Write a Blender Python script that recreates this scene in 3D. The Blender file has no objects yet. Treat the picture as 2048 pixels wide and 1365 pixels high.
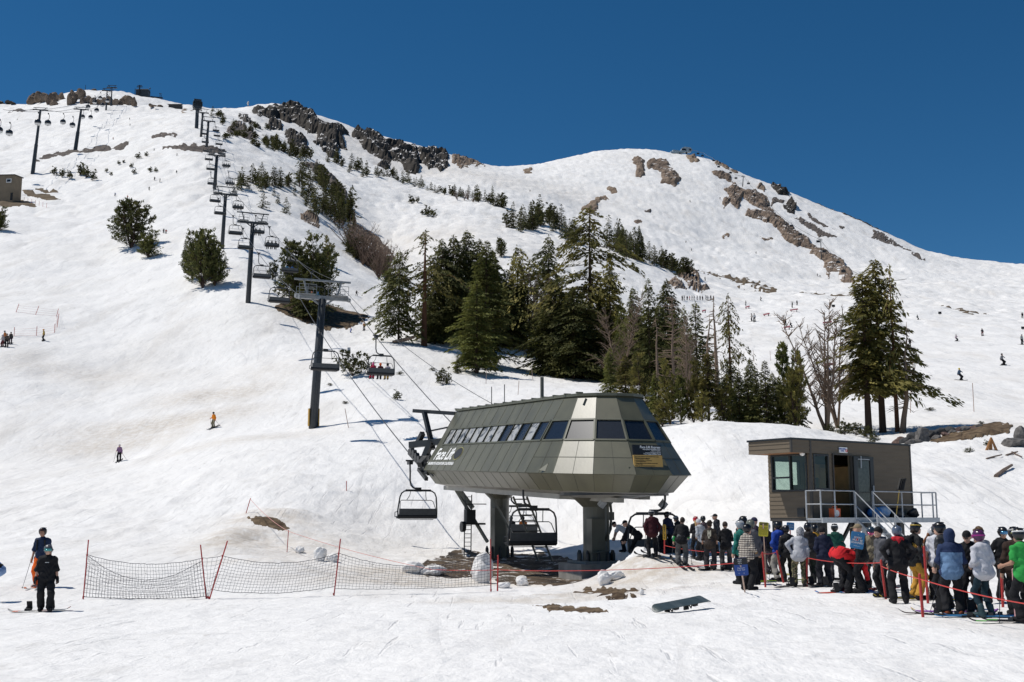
import bpy, math, random
import numpy as np
from mathutils import Vector, Matrix

C = bpy.context
SC = C.scene
COL = SC.collection
RAD = math.radians

# ------------------------------------------------------------------ camera, sky, sun, exposure
FPX = 2048 * 40.0 / 36.0            # focal length in photo pixels
CAMZ = 1.7
PITCH = math.atan((1035 - 682.5) / FPX)
CP, SP = math.cos(PITCH), math.sin(PITCH)
cam_d = bpy.data.cameras.new('camera')
cam_d.lens = 40.0
cam_d.sensor_width = 36.0
cam_d.clip_start = 0.1
cam_d.clip_end = 20000.0
cam = bpy.data.objects.new('camera', cam_d)
cam.location = (0, 0, CAMZ)
cam.rotation_euler = (math.pi / 2 + PITCH, 0, 0)
COL.objects.link(cam)
SC.camera = cam

SUN = Vector((-0.50, 0.05, 0.86)).normalized()
sun_d = bpy.data.lights.new('sun', 'SUN')
sun_d.energy = 3.85
sun_d.angle = RAD(0.53)
sun_d.color = (1.0, 0.955, 0.885)
sun = bpy.data.objects.new('sun', sun_d)
sun.rotation_euler = SUN.to_track_quat('Z', 'Y').to_euler()
sun.location = (-40, 0, 90)
COL.objects.link(sun)

world = bpy.data.worlds.new('World')
SC.world = world
world.use_nodes = True
wn, wl = world.node_tree.nodes, world.node_tree.links
wn.clear()
sky = wn.new('ShaderNodeTexSky')
sky.sky_type = 'NISHITA'
sky.sun_disc = False
sky.sun_elevation = math.asin(SUN.z)
sky.sun_rotation = math.atan2(SUN.x, SUN.y)
sky.altitude = 3200
sky.air_density = 1.0
sky.dust_density = 0.05
sky.ozone_density = 4.0
bg = wn.new('ShaderNodeBackground')
bg.inputs['Strength'].default_value = 0.07
wout = wn.new('ShaderNodeOutputWorld')
gam = wn.new('ShaderNodeHueSaturation')
gam.inputs['Saturation'].default_value = 1.27
gam.inputs['Hue'].default_value = .494
gam.inputs['Value'].default_value = 1.07
wl.new(sky.outputs[0], gam.inputs['Color'])
wl.new(gam.outputs[0], bg.inputs['Color'])
wl.new(bg.outputs[0], wout.inputs['Surface'])

SC.view_settings.view_transform = 'Standard'
SC.view_settings.look = 'None'
SC.view_settings.exposure = 0.0
SC.view_settings.gamma = 1.0
SC.view_settings.use_curve_mapping = False
SC.cycles.max_bounces = 6
SC.cycles.diffuse_bounces = 3
SC.cycles.glossy_bounces = 3
SC.cycles.transparent_max_bounces = 8

# ------------------------------------------------------------------ pixel <-> world
def ray(px, py):
 """world direction through a photo pixel, scaled so that y == 1"""
 u = (np.asarray(px, float) - 1024) / FPX
 v = (682.5 - np.asarray(py, float)) / FPX
 fw = CP - v * SP
 return u / fw, (SP + v * CP) / fw

def at(px, py, D):
 s, e = ray(px, py)
 return Vector((float(s) * D, D, CAMZ + float(e) * D))

def pix(p):
 x, y, z = p[0], p[1], p[2] - CAMZ
 fw = y * CP + z * SP
 up = -y * SP + z * CP
 return 1024 + FPX * x / fw, 682.5 - FPX * up / fw

# ------------------------------------------------------------------ noise
def _hash(ix, iy, seed):
 h = (ix.astype(np.int64) * 374761393 + iy.astype(np.int64) * 668265263 + seed * 1442695041) & 0xFFFFFFFF
 h = ((h ^ (h >> 13)) * 1274126177) & 0xFFFFFFFF
 h = h ^ (h >> 16)
 return (h & 0xFFFF) / 65535.0

def vnoise(x, y, seed=0):
 ix, iy = np.floor(x), np.floor(y)
 fx, fy = x - ix, y - iy
 fx = fx * fx * fx * (fx * (fx * 6 - 15) + 10)
 fy = fy * fy * fy * (fy * (fy * 6 - 15) + 10)
 a, b = _hash(ix, iy, seed), _hash(ix + 1, iy, seed)
 c, d = _hash(ix, iy + 1, seed), _hash(ix + 1, iy + 1, seed)
 return (a + (b - a) * fx) * (1 - fy) + (c + (d - c) * fx) * fy - 0.5

def fbm(x, y, oct=4, seed=0, gain=0.5):
 t, a = 0.0, 1.0
 for o in range(oct):
  t = t + a * vnoise(x * 2 ** o + 17.3 * o, y * 2 ** o - 9.1 * o, seed + o)
  a *= gain
 return t

# ------------------------------------------------------------------ terrain from contour lines (px, py, distance)
def zline(D, pts):                       # points given as (px, z)
 out = []
 for px, z in pts:
  e = (z - CAMZ) / D
  s = (px - 1024) / FPX / (CP + e * SP) * 1.0
  fwd = CP + e * SP
  out.append(((px - 1024) / FPX * fwd, e, D))
 return out

def pline(D, pts):
 out = []
 for p in pts:
  d = p[2] if len(p) > 2 else D
  s, e = ray(p[0], p[1])
  out.append((float(s), float(e), d))
 return out

LINES = [
 zline(5, [(-400, 0), (2500, 0)]),
 zline(12, [(-400, -.1), (1024, 0), (2500, 0)]),
 zline(20, [(-400, -.45), (300, -.4), (900, -.25), (1500, -.08), (1900, -.05), (2500, 0)]),
 zline(28, [(-400, -.7), (300, -.62), (700, -.5), (1100, -.42), (1450, -.12), (1900, -.05), (2500, 0)]),
 zline(34, [(-400, -.7), (300, -.66), (700, -.62), (1000, -.62), (1250, -.5), (1450, -.1), (1900, 0), (2500, .1)]),
 zline(40, [(-400, -.4), (300, -.5), (700, -.62), (1000, -.72), (1200, -.62), (1270, -.1), (1330, .15), (1450, 0), (1900, .1), (2500, .3)]),
 zline(45, [(-400, 0), (300, -.25), (700, -.7), (1000, -1.0), (1200, -1.05), (1245, .05), (1330, .3), (1450, .2), (1700, .15), (1900, .3), (2500, .7)]),
 zline(51, [(-400, .4), (300, .1), (520, -.1), (700, -.5), (1000, -.9), (1180, -.95), (1250, .0), (1330, .4), (1450, .7), (1700, .9), (1900, 1.3), (2500, 1.8)]),
 pline(60, [(-400, 1075), (0, 1078), (300, 1072), (480, 1070), (620, 1080), (720, 1100), (850, 1120), (1000, 1121), (1150, 1119), (1240, 1085), (1350, 1050), (1450, 1000), (1600, 965), (1750, 960), (1900, 950), (2050, 955), (2400, 960)]),
 pline(68, [(-400, 1045), (0, 1045), (300, 1035), (480, 1015), (620, 1010), (720, 1060), (850, 1094), (1000, 1099), (1140, 1094), (1210, 1055), (1300, 975), (1420, 895), (1500, 890), (1600, 895), (1750, 915), (1900, 908), (2050, 915), (2400, 915)]),
 pline(78, [(-400, 1008), (0, 1008), (300, 990), (480, 960), (620, 950), (720, 960), (850, 975), (1000, 970), (1150, 930), (1300, 870), (1390, 842), (1430, 834), (1500, 845), (1560, 842), (1640, 864), (1750, 890), (1860, 882), (1950, 862), (2050, 862), (2400, 865)]),
 pline(90, [(-400, 975), (0, 975), (300, 950), (480, 905), (620, 895), (720, 890), (850, 893), (1000, 880), (1150, 850), (1300, 848), (1430, 848), (1500, 858), (1600, 862), (1750, 868), (1860, 858), (1950, 845), (2050, 842), (2400, 842)]),
 pline(108, [(-400, 925), (0, 928), (240, 924), (400, 872), (625, 852), (760, 822), (850, 832), (1000, 815), (1150, 795), (1300, 800), (1450, 818), (1600, 820), (1750, 812), (1900, 806), (2050, 806), (2400, 806)]),
 pline(150, [(-400, 690), (0, 695), (200, 740), (420, 742), (560, 715), (625, 705), (760, 700), (850, 712), (960, 742), (1060, 752), (1150, 760), (1300, 765), (1450, 770), (1600, 758), (1750, 746), (1900, 738), (2050, 735), (2400, 735)]),
 pline(205, [(-400, 570), (0, 575), (200, 590), (400, 560), (500, 550), (600, 600), (680, 648), (760, 640), (850, 640), (1000, 660), (1150, 700), (1300, 712), (1450, 708), (1600, 698), (1750, 692), (1900, 688), (2050, 688), (2400, 690)]),
 pline(290, [(-400, 425), (0, 430), (200, 440), (400, 415), (500, 430), (620, 470), (700, 510), (790, 565), (850, 575), (1000, 565), (1150, 590), (1300, 635), (1450, 648), (1600, 645), (1750, 645), (1900, 645), (2050, 648), (2400, 650)]),
 pline(400, [(-400, 335), (0, 340), (200, 335), (400, 290), (500, 330), (600, 375), (680, 440), (760, 520), (850, 465), (1000, 462), (1150, 490), (1300, 540), (1380, 575), (1450, 598), (1600, 605), (1750, 605), (1900, 612), (2050, 618), (2400, 620)]),
 pline(540, [(-400, 270), (0, 275), (200, 262), (400, 238), (500, 275), (600, 318), (700, 345), (760, 360), (850, 392), (960, 412), (1050, 432), (1150, 462), (1250, 500), (1380, 556), (1450, 568), (1600, 580), (1750, 583), (1900, 592), (2050, 600), (2400, 600)]),
 pline(600, [(-400, 255), (0, 255), (200, 243), (400, 228), (500, 258), (600, 305), (700, 352), (800, 372), (850, 388), (960, 408), (1050, 430), (1150, 455), (1250, 490), (1380, 540), (1450, 553), (1600, 568), (1750, 572), (1900, 580), (2050, 588), (2400, 588)]),
 pline(740, [(-400, 228), (0, 225), (150, 210), (300, 208), (400, 218), (500, 228), (600, 265), (700, 300), (800, 335), (900, 348), (985, 352), (1050, 375), (1150, 398), (1300, 425), (1450, 475), (1600, 520), (1750, 545), (1900, 555), (2050, 565), (2400, 565)]),
 pline(860, [(-400, 207, 830), (0, 207, 830), (60, 207, 830), (110, 192, 830), (150, 180, 830), (178, 173, 830), (215, 176, 830), (250, 180, 830), (290, 189, 830), (330, 197, 830), (385, 208, 830), (440, 213, 840), (490, 211, 850), (520, 205, 860), (545, 202, 860), (580, 206, 860),
    (620, 220, 870), (660, 232, 880), (720, 254, 890), (800, 277, 900), (870, 298, 920), (940, 318, 940), (985, 330, 950), (1030, 330, 970), (1080, 325, 1000), (1130, 312, 1030),
    (1200, 297, 1060), (1250, 293, 1080), (1300, 293, 1080), (1340, 300, 1070), (1400, 307, 1050), (1440, 320, 1040), (1480, 340, 1030), (1540, 362, 1010), (1600, 388, 1000), (1660, 412, 980),
    (1720, 436, 970), (1780, 463, 950), (1850, 496, 930), (1900, 509, 920), (1960, 518, 920), (2048, 523, 920), (2400, 535, 920)]),
]
NS, NT = 1400, 1000
S0, S1 = -0.85, 0.85
T0, T1 = math.log(5.0), math.log(2400.0)
_s = np.linspace(S0, S1, NS)
_Dg = np.exp(np.linspace(T0, T1, NT))

def gauss1(a, sig, axis):
 r = int(3 * sig) + 1
 k = np.exp(-0.5 * (np.arange(-r, r + 1) / sig) ** 2)
 k /= k.sum()
 pad = [(0, 0)] * a.ndim
 pad[axis] = (r, r)
 b = np.pad(a, pad, mode='edge')
 out = np.zeros_like(a)
 for i, w in enumerate(k):
  sl = [slice(None)] * a.ndim
  sl[axis] = slice(i, i + a.shape[axis])
  out += w * b[tuple(sl)]
 return out

_E, _DD = [], []
for i, L in enumerate(LINES):
 L = sorted(L)
 xs = [p[0] for p in L]
 e = np.interp(_s, xs, [p[1] for p in L])
 d = np.interp(_s, xs, [p[2] for p in L])
 sg = 5 if i == len(LINES) - 1 else 16
 _E.append(gauss1(e, sg, 0))
 _DD.append(gauss1(d, 16, 0))
_E.append(_E[-1] - 0.012); _DD.append(_DD[-1] * 1.06)
_E.append(_E[-1] - 0.10); _DD.append(_DD[-1] * 1.5)
_E.append(_E[-1] * 0.0 - 0.02); _DD.append(_DD[-1] * 0 + 2400.0)
_E, _DD = np.array(_E), np.array(_DD)
_Z = CAMZ + _E * _DD
TAB = np.empty((NS, NT))
for j in range(NS):
 TAB[j] = np.interp(_Dg, _DD[:, j], _Z[:, j])
_es = (TAB - CAMZ) / _Dg
_es = gauss1(_es, 3.5, 1)
TAB = CAMZ + _es * _Dg

def h0(X, Y):
 X, Y = np.asarray(X, float), np.asarray(Y, float)
 Yc = np.clip(Y, 5.01, 2399.0)
 s = np.clip(X / Yc, S0, S1 - 1e-6)
 fj = (s - S0) / (S1 - S0) * (NS - 1)
 ft = (np.log(Yc) - T0) / (T1 - T0) * (NT - 1)
 j = np.clip(fj.astype(int), 0, NS - 2)
 t = np.clip(ft.astype(int), 0, NT - 2)
 fj, ft = fj - j, ft - t
 return (TAB[j, t] * (1 - fj) + TAB[j + 1, t] * fj) * (1 - ft) + (TAB[j, t + 1] * (1 - fj) + TAB[j + 1, t + 1] * fj) * ft

# local mounds and hollows: (px, py, D, half-length x, half-length y, height)
MOUNDS = [
 (1290, 1150, 38.5, 1.9, 1.6, .55), (1235, 1160, 39.5, .9, .9, .1), (1370, 1165, 36.5, 1.8, 1.3, .12),
 (1230, 1192, 33.2, 1.5, .9, -.3), (1130, 1217, 29.8, 1.5, .5, -.12), (1020, 1190, 32.0, 3.0, .7, .12), (1270, 1205, 31.2, 1.6, .6, .1),
 (535, 1050, 57.0, 1.2, 2.6, -.15), (520, 1085, 48.0, 2.2, 1.0, .22), (960, 1165, 39.0, 1.0, .6, .12),
 (860, 1130, 44.0, 2.6, 1.8, -.18), (560, 988, 66, 2.2, 1.2, .3), (512, 1003, 63, 1.6, 1.2, .32), (470, 1022, 60, 1.3, 1.4, .3), (447, 1045, 57, 1.2, 1.6, .3), (455, 1068, 53, 1.3, 1.2, .25), (490, 1085, 50, 1.4, .8, .22), (560, 1098, 47.5, 2.0, .7, .2), (620, 1106, 46, 1.5, .6, .2), (870, 640, 190.0, 14, 9, 2.0), (620, 640, 196, 10, 8, 2.0),
]
MW = [(at(a, b, d), sx, sy, hh) for a, b, d, sx, sy, hh in MOUNDS]

def h(X, Y):
 X, Y = np.asarray(X, float), np.asarray(Y, float)
 z = h0(X, Y)
 for p, sx, sy, hh in MW:
  z = z + hh * np.exp(-((X - p.x) / sx) ** 2 - ((Y - p.y) / sy) ** 2)
 far = np.clip((Y - 70) / 150, 0, 1)
 vf = np.clip((Y - 260) / 300, 0, 1)
 z = z + fbm(X / 3.1, Y / 3.1, 3, 5) * (.03 + .17 * np.clip((Y - 30) / 40, 0, 1))
 bank = np.clip((Y - 50) / 8, 0, 1) * np.clip((100 - Y) / 20, 0, 1)
 z = z + fbm(X / 1.3, Y / 1.3, 3, 11) * .12 * bank
 z = z + fbm(X / 14., Y / 14., 3, 21) * 1.0 * far + fbm(X / 60., Y / 60., 3, 31) * 6.0 * vf * np.clip((1000 - Y) / 300, 0, 1)
 z = z + np.abs(fbm(X / 7., Y / 7., 2, 41)) * 1.6 * np.clip((Y - 170) / 200, 0, 1)
 z = z + fbm(X / .5, Y / .38, 3, 71) * .035 * np.clip((48 - Y) / 12, 0, 1)
 # icy rubble along the pit edge below the loading ramp
 rub = np.exp(-((X - 4.6) / 1.1) ** 2 - ((Y - 43.0) / 2.6) ** 2)
 z = z + rub * (np.abs(fbm(X / .55, Y / .55, 3, 51)) * .9 + .15)
 rim = np.exp(-((Y - 33.0) / 2.2) ** 2) * np.exp(-((X - 2.6) / 4.2) ** 2)
 z = z + rim * fbm(X / .8, Y / .55, 3, 61) * .16
 return z

_mD = np.exp(np.linspace(math.log(7.0), math.log(1700.0), 2600))
def hit(px, py, fine=True):
 """first point of the ground seen through a photo pixel"""
 s, e = ray(px, py)
 s, e = float(s), float(e)
 g = (h if fine else h0)(s * _mD, _mD)
 r = CAMZ + e * _mD
 b = np.nonzero(g >= r)[0]
 if len(b) == 0:
  i = int(np.argmax((g - CAMZ) / _mD))
  D = _mD[i]
 else:
  i = b[0]
  if i == 0:
   D = _mD[0]
  else:
   d0, d1 = r[i - 1] - g[i - 1], g[i] - r[i]
   D = _mD[i - 1] + (_mD[i] - _mD[i - 1]) * d0 / (d0 + d1 + 1e-9)
 return Vector((s * D, D, float(h(s * D, D))))

def ground(px, D):
 """ground point at distance D in the picture column px (column taken at the ground)"""
 s = (px - 1024) / FPX
 for _ in range(4):
  X = s * D
  z = float(h(X, D))
  qx, _q = pix((X, D, z))
  s += (px - qx) / FPX
 X = s * D
 return Vector((X, D, float(h(X, D))))

# ------------------------------------------------------------------ materials
MATS = {}
def nd(t, k, **kw):
 n = t.nodes.new(k)
 for a, b in kw.items():
  setattr(n, a, b)
 return n

def mat(name, col, rough=.6, metal=0.0, var=.15, scale=6.0, bump=0.0, bscale=30.0, spec=.5, stretch=None, col2=None):
 key = name
 if key in MATS:
  return MATS[key]
 m = bpy.data.materials.new(name)
 m.use_nodes = True
 t = m.node_tree
 b = t.nodes['Principled BSDF']
 b.inputs['Roughness'].default_value = rough
 b.inputs['Metallic'].default_value = metal
 b.inputs['Specular IOR Level'].default_value = spec
 tc = nd(t, 'ShaderNodeTexCoord')
 src = tc.outputs['Object']
 if stretch:
  mp = nd(t, 'ShaderNodeMapping')
  mp.inputs['Scale'].default_value = stretch
  t.links.new(src, mp.inputs['Vector'])
  src = mp.outputs[0]
 nz = nd(t, 'ShaderNodeTexNoise')
 nz.inputs['Scale'].default_value = scale
 nz.inputs['Detail'].default_value = 5
 t.links.new(src, nz.inputs['Vector'])
 rp = nd(t, 'ShaderNodeValToRGB')
 c2 = col2 or tuple(min(1, c * (1 + var)) for c in col)
 c1 = tuple(c * (1 - var) for c in col) if not col2 else col
 rp.color_ramp.elements[0].position = .32
 rp.color_ramp.elements[1].position = .68
 rp.color_ramp.elements[0].color = (*c1, 1)
 rp.color_ramp.elements[1].color = (*c2, 1)
 t.links.new(nz.outputs['Fac'], rp.inputs['Fac'])
 t.links.new(rp.outputs[0], b.inputs['Base Color'])
 if bump:
  n2 = nd(t, 'ShaderNodeTexNoise')
  n2.inputs['Scale'].default_value = bscale
  n2.inputs['Detail'].default_value = 4
  t.links.new(src, n2.inputs['Vector'])
  bp = nd(t, 'ShaderNodeBump')
  bp.inputs['Strength'].default_value = bump
  bp.inputs['Distance'].default_value = .02
  t.links.new(n2.outputs['Fac'], bp.inputs['Height'])
  t.links.new(bp.outputs[0], b.inputs['Normal'])
 MATS[key] = m
 return m

def snow_material(strength=.46, name='snow'):
 m = bpy.data.materials.new(name)
 m.use_nodes = True
 t = m.node_tree
 L = t.links.new
 b = t.nodes['Principled BSDF']
 b.inputs['Roughness'].default_value = .75
 b.inputs['Specular IOR Level'].default_value = .25
 tc = nd(t, 'ShaderNodeTexCoord')
 def noise(scale, st=(1, 1, 1), detail=5, rough=.55, rot=0):
  mp = nd(t, 'ShaderNodeMapping')
  mp.inputs['Scale'].default_value = st
  mp.inputs['Rotation'].default_value = (0, 0, rot)
  L(tc.outputs['Object'], mp.inputs['Vector'])
  n = nd(t, 'ShaderNodeTexNoise')
  n.inputs['Scale'].default_value = scale
  n.inputs['Detail'].default_value = detail
  n.inputs['Roughness'].default_value = rough
  L(mp.outputs[0], n.inputs['Vector'])
  return n.outputs['Fac']
 def ramp(src, a, b_, ca=(0, 0, 0, 1), cb=(1, 1, 1, 1)):
  r = nd(t, 'ShaderNodeValToRGB')
  r.color_ramp.elements[0].position = a
  r.color_ramp.elements[1].position = b_
  r.color_ramp.elements[0].color = ca
  r.color_ramp.elements[1].color = cb
  L(src, r.inputs['Fac'])
  return r.outputs[0]
 def math2(op, a, b_):
  n = nd(t, 'ShaderNodeMath', operation=op)
  for k, q in enumerate((a, b_)):
   if isinstance(q, (int, float)):
    n.inputs[k].default_value = q
   else:
    L(q, n.inputs[k])
  return n.outputs[0]
 def mix(fac, a, b_):
  n = nd(t, 'ShaderNodeMix', data_type='RGBA')
  L(fac, n.inputs[0])
  if isinstance(a, tuple): n.inputs[6].default_value = a
  else: L(a, n.inputs[6])
  if isinstance(b_, tuple): n.inputs[7].default_value = b_
  else: L(b_, n.inputs[7])
  return n.outputs[2]
 big = ramp(noise(.035, detail=6), .5, .72)
 streak = ramp(noise(.16, (1.0, .22, .22), 7, .65, RAD(-35)), .52, .74)
 fine = ramp(noise(1.1, (1, .25, .25), 7, .7, RAD(-50)), .56, .74)
 speck = ramp(noise(2.3, (1, 1, 1), 3, .5), .70, .77)
 col = mix(math2('MULTIPLY', big, .6), (.85, .838, .82, 1), (.78, .755, .72, 1))
 col = mix(math2('MULTIPLY', streak, .6), col, (.62, .585, .54, 1))
 col = mix(math2('MULTIPLY', fine, .55), col, (.56, .54, .51, 1))
 col = mix(math2('MULTIPLY', speck, .6), col, (.45, .42, .38, 1))
 tr = None
 for sc, st, ro in ((.05, (1, .12, .3), -28), (.075, (1, .10, .3), -52), (.06, (1, .14, .3), 12)):
  q = noise(sc, st, 2, .4, RAD(ro))
  pass
  q = ramp(math2('MULTIPLY', math2('FRACT', math2('MULTIPLY', q, 14), 0), 1), .0, .10, (1, 1, 1, 1), (0, 0, 0, 1))
  tr = q if tr is None else math2('MAXIMUM', tr, q)
 tmask = ramp(noise(.09, detail=4), .42, .62)
 tr = math2('MULTIPLY', tr, tmask)
 col = mix(math2('MULTIPLY', tr, .38), col, (.60, .59, .585, 1))
 sc1 = ramp(noise(4.6, (1, .05, .05), 3, .5, RAD(-37)), .63, .70)
 sc2 = ramp(noise(5.5, (.04, 1, 1), 3, .5, RAD(8)), .65, .72)
 scr = math2('MAXIMUM', sc1, sc2)
 col = mix(math2('MULTIPLY', scr, .26), col, (.50, .49, .48, 1))
 # tan dirt around the melted-out ground (attribute painted on the mesh where dirt was tracked in)
 at_ = nd(t, 'ShaderNodeAttribute', attribute_name='dirt')
 dn = ramp(noise(1.6, (1, 1, 1), 7, .7), .28, .58)
 dn2 = math2('MULTIPLY', dn, at_.outputs['Fac'])
 col = mix(dn2, col, (.50, .42, .325, 1))
 L(col, b.inputs['Base Color'])
 n1 = noise(.9, (1, .35, .35), 8, .68, RAD(-40))
 n2 = noise(5.0, (1, 1, 1), 6, .65)
 n3 = noise(.12, (1, 1, 1), 5, .6)
 hsum = math2('ADD', math2('MULTIPLY', n1, .22), math2('ADD', math2('MULTIPLY', n2, .055), math2('MULTIPLY', n3, 1.0)))
 bp = nd(t, 'ShaderNodeBump')
 bp.inputs['Strength'].default_value = strength
 bp.inputs['Distance'].default_value = 1.0
 hsum = math2('ADD', math2('SUBTRACT', hsum, math2('MULTIPLY', math2('ADD', tr, scr), .05)), math2('MULTIPLY', noise(.38, (1, .5, .5), 6, .62, RAD(25)), .55))
 L(hsum, bp.inputs['Height'])
 L(bp.outputs[0], b.inputs['Normal'])
 return m
M_SNOW = snow_material()
M_SNOWC = mat('snow_lump', (.82, .80, .775), .8, var=.08, scale=2.5, bump=.35, bscale=7, spec=.2)

# ------------------------------------------------------------------ tagging and mesh builder
def tag(o, label=None, cat=None, group=None, kind=None):
 if label: o['label'] = label
 if cat: o['category'] = cat
 if group: o['group'] = group
 if kind: o['kind'] = kind
 return o

def empty(name, loc=(0, 0, 0), rz=0.0, label=None, cat=None, group=None):
 o = bpy.data.objects.new(name, None)
 o.empty_display_size = .3
 COL.objects.link(o)
 o.location = loc
 o.rotation_euler = (0, 0, rz)
 return tag(o, label, cat, group)

def link(name, me, parent=None):
 o = bpy.data.objects.new(name, me)
 COL.objects.link(o)
 if parent is not None:
  o.parent = parent
 return o

def np_mesh(name, V, F, mats=(), fm=None, smooth=False):
 """V (n,3), F (m,3) or (m,4) numpy"""
 V = np.asarray(V, np.float32)
 F = np.asarray(F, np.int32)
 me = bpy.data.meshes.new(name)
 me.vertices.add(len(V))
 me.vertices.foreach_set('co', V.ravel())
 k = F.shape[1]
 me.loops.add(F.size)
 me.loops.foreach_set('vertex_index', F.ravel())
 me.polygons.add(len(F))
 me.polygons.foreach_set('loop_start', np.arange(0, F.size, k, dtype=np.int32))
 if fm is not None:
  me.polygons.foreach_set('material_index', np.asarray(fm, np.int32))
 me.polygons.foreach_set('use_smooth', np.full(len(F), bool(smooth)))
 for m in mats:
  me.materials.append(m)
 me.update(calc_edges=True)
 return me

class MB:
 def __init__(s):
  s.v, s.f, s.m, s.mi = [], [], [], 0
 def add(s, vs, fs):
  o = len(s.v)
  s.v += [tuple(q) for q in vs]
  for f in fs:
   s.f.append(tuple(i + o for i in f))
   s.m.append(s.mi)
  return s
 def box(s, c, size, rot=None):
  x, y, z = size[0] / 2, size[1] / 2, size[2] / 2
  P = [Vector(q) for q in ((-x, -y, -z), (x, -y, -z), (x, y, -z), (-x, y, -z), (-x, -y, z), (x, -y, z), (x, y, z), (-x, y, z))]
  if rot is not None:
   P = [rot @ q for q in P]
  c = Vector(c)
  return s.add([q + c for q in P], [(0, 3, 2, 1), (4, 5, 6, 7), (0, 1, 5, 4), (1, 2, 6, 5), (2, 3, 7, 6), (3, 0, 4, 7)])
 def bar(s, p, q, w, hgt=None, up=(0, 0, 1)):
  """rectangular bar from p to q"""
  hgt = hgt or w
  p, q = Vector(p), Vector(q)
  d = (q - p)
  L = d.length
  d.normalize()
  a = Vector(up).cross(d)
  if a.length < 1e-3: a = Vector((1, 0, 0)).cross(d)
  a.normalize()
  b = d.cross(a)
  M = Matrix((a, d, b)).transposed()
  return s.box((p + q) / 2, (w, L, hgt), M)
 def poly(s, pts, rad, n=8, cap=True):
  pts = [Vector(p) for p in pts]
  if not hasattr(rad, '__len__'): rad = [rad] * len(pts)
  vs, fs = [], []
  ref = None
  for i, p in enumerate(pts):
   d = pts[min(i + 1, len(pts) - 1)] - pts[max(i - 1, 0)]
   d.normalize()
   if ref is None:
    ref = Vector((0, 0, 1)).cross(d)
    if ref.length < .05: ref = Vector((1, 0, 0)).cross(d)
   a = ref - d * ref.dot(d)
   a.normalize()
   ref = a
   b = d.cross(a)
   for k in range(n):
    w = 2 * math.pi * k / n
    vs.append(p + (a * math.cos(w) + b * math.sin(w)) * rad[i])
  for i in range(len(pts) - 1):
   for k in range(n):
    k2 = (k + 1) % n
    fs.append((i * n + k, i * n + k2, (i + 1) * n + k2, (i + 1) * n + k))
  if cap:
   fs.append(tuple(range(n))[::-1])
   fs.append(tuple((len(pts) - 1) * n + k for k in range(n)))
  return s.add(vs, fs)
 def tube(s, p, q, r, r2=None, n=8):
  return s.poly([p, q], [r, r if r2 is None else r2], n)
 def ball(s, c, r, nu=10, nv=6):
  if not hasattr(r, '__len__'): r = (r, r, r)
  vs, fs = [(c[0], c[1], c[2] - r[2])], []
  for j in range(1, nv):
   t = math.pi * j / nv - math.pi / 2
   for i in range(nu):
    w = 2 * math.pi * i / nu
    vs.append((c[0] + r[0] * math.cos(t) * math.cos(w), c[1] + r[1] * math.cos(t) * math.sin(w), c[2] + r[2] * math.sin(t)))
  vs.append((c[0], c[1], c[2] + r[2]))
  for i in range(nu):
   fs.append((0, 1 + (i + 1) % nu, 1 + i))
   fs.append((len(vs) - 1, 1 + (nv - 2) * nu + i, 1 + (nv - 2) * nu + (i + 1) % nu))
   for j in range(nv - 2):
    a = 1 + j * nu
    fs.append((a + i, a + (i + 1) % nu, a + nu + (i + 1) % nu, a + nu + i))
  return s.add(vs, fs)
 def prism(s, pts, d):
  """closed 3-D outline extruded by the vector d"""
  pts = [Vector(p) for p in pts]
  d = Vector(d)
  n = len(pts)
  fs = [tuple(range(n))[::-1], tuple(range(n, 2 * n))]
  for k in range(n):
   fs.append((k, (k + 1) % n, n + (k + 1) % n, n + k))
  return s.add(pts + [p + d for p in pts], fs)
 def mesh(s, name, mats, smooth=False):
  me = bpy.data.meshes.new(name)
  me.from_pydata(s.v, [], s.f)
  for m in (mats if isinstance(mats, (list, tuple)) else [mats]):
   me.materials.append(m)
  me.polygons.foreach_set('material_index', s.m)
  me.polygons.foreach_set('use_smooth', [bool(smooth)] * len(s.f))
  me.update()
  return me
 def build(s, name, mats, parent=None, smooth=False):
  return link(name, s.mesh(name, mats, smooth), parent)

def copy_tree(o, parent=None):
 c = o.copy()
 COL.objects.link(c)
 c.parent = parent
 for ch in o.children:
  copy_tree(ch, c)
 return c

def text_mesh(body, size, align='CENTER', bold=0.0, shear=0.0, spacing=1.0, line=1.0, depth=.004):
 cu = bpy.data.curves.new('lettering', 'FONT')
 cu.body = body
 cu.size = size
 cu.align_x = align
 cu.align_y = 'CENTER'
 cu.offset = bold
 cu.shear = shear
 cu.space_character = spacing
 cu.space_line = line
 cu.extrude = depth
 cu.resolution_u = 2
 o = bpy.data.objects.new('lettering', cu)
 COL.objects.link(o)
 dg = C.evaluated_depsgraph_get()
 me = bpy.data.meshes.new_from_object(o.evaluated_get(dg))
 bpy.data.objects.remove(o)
 bpy.data.curves.remove(cu)
 return me
def frame(o, x, y, z):
 """matrix with columns x, y, z and origin o"""
 M = Matrix.Identity(4)
 for i, c in enumerate((Vector(x), Vector(y), Vector(z), Vector(o))):
  for r in range(3):
   M[r][i] = c[r]
 return M

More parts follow.
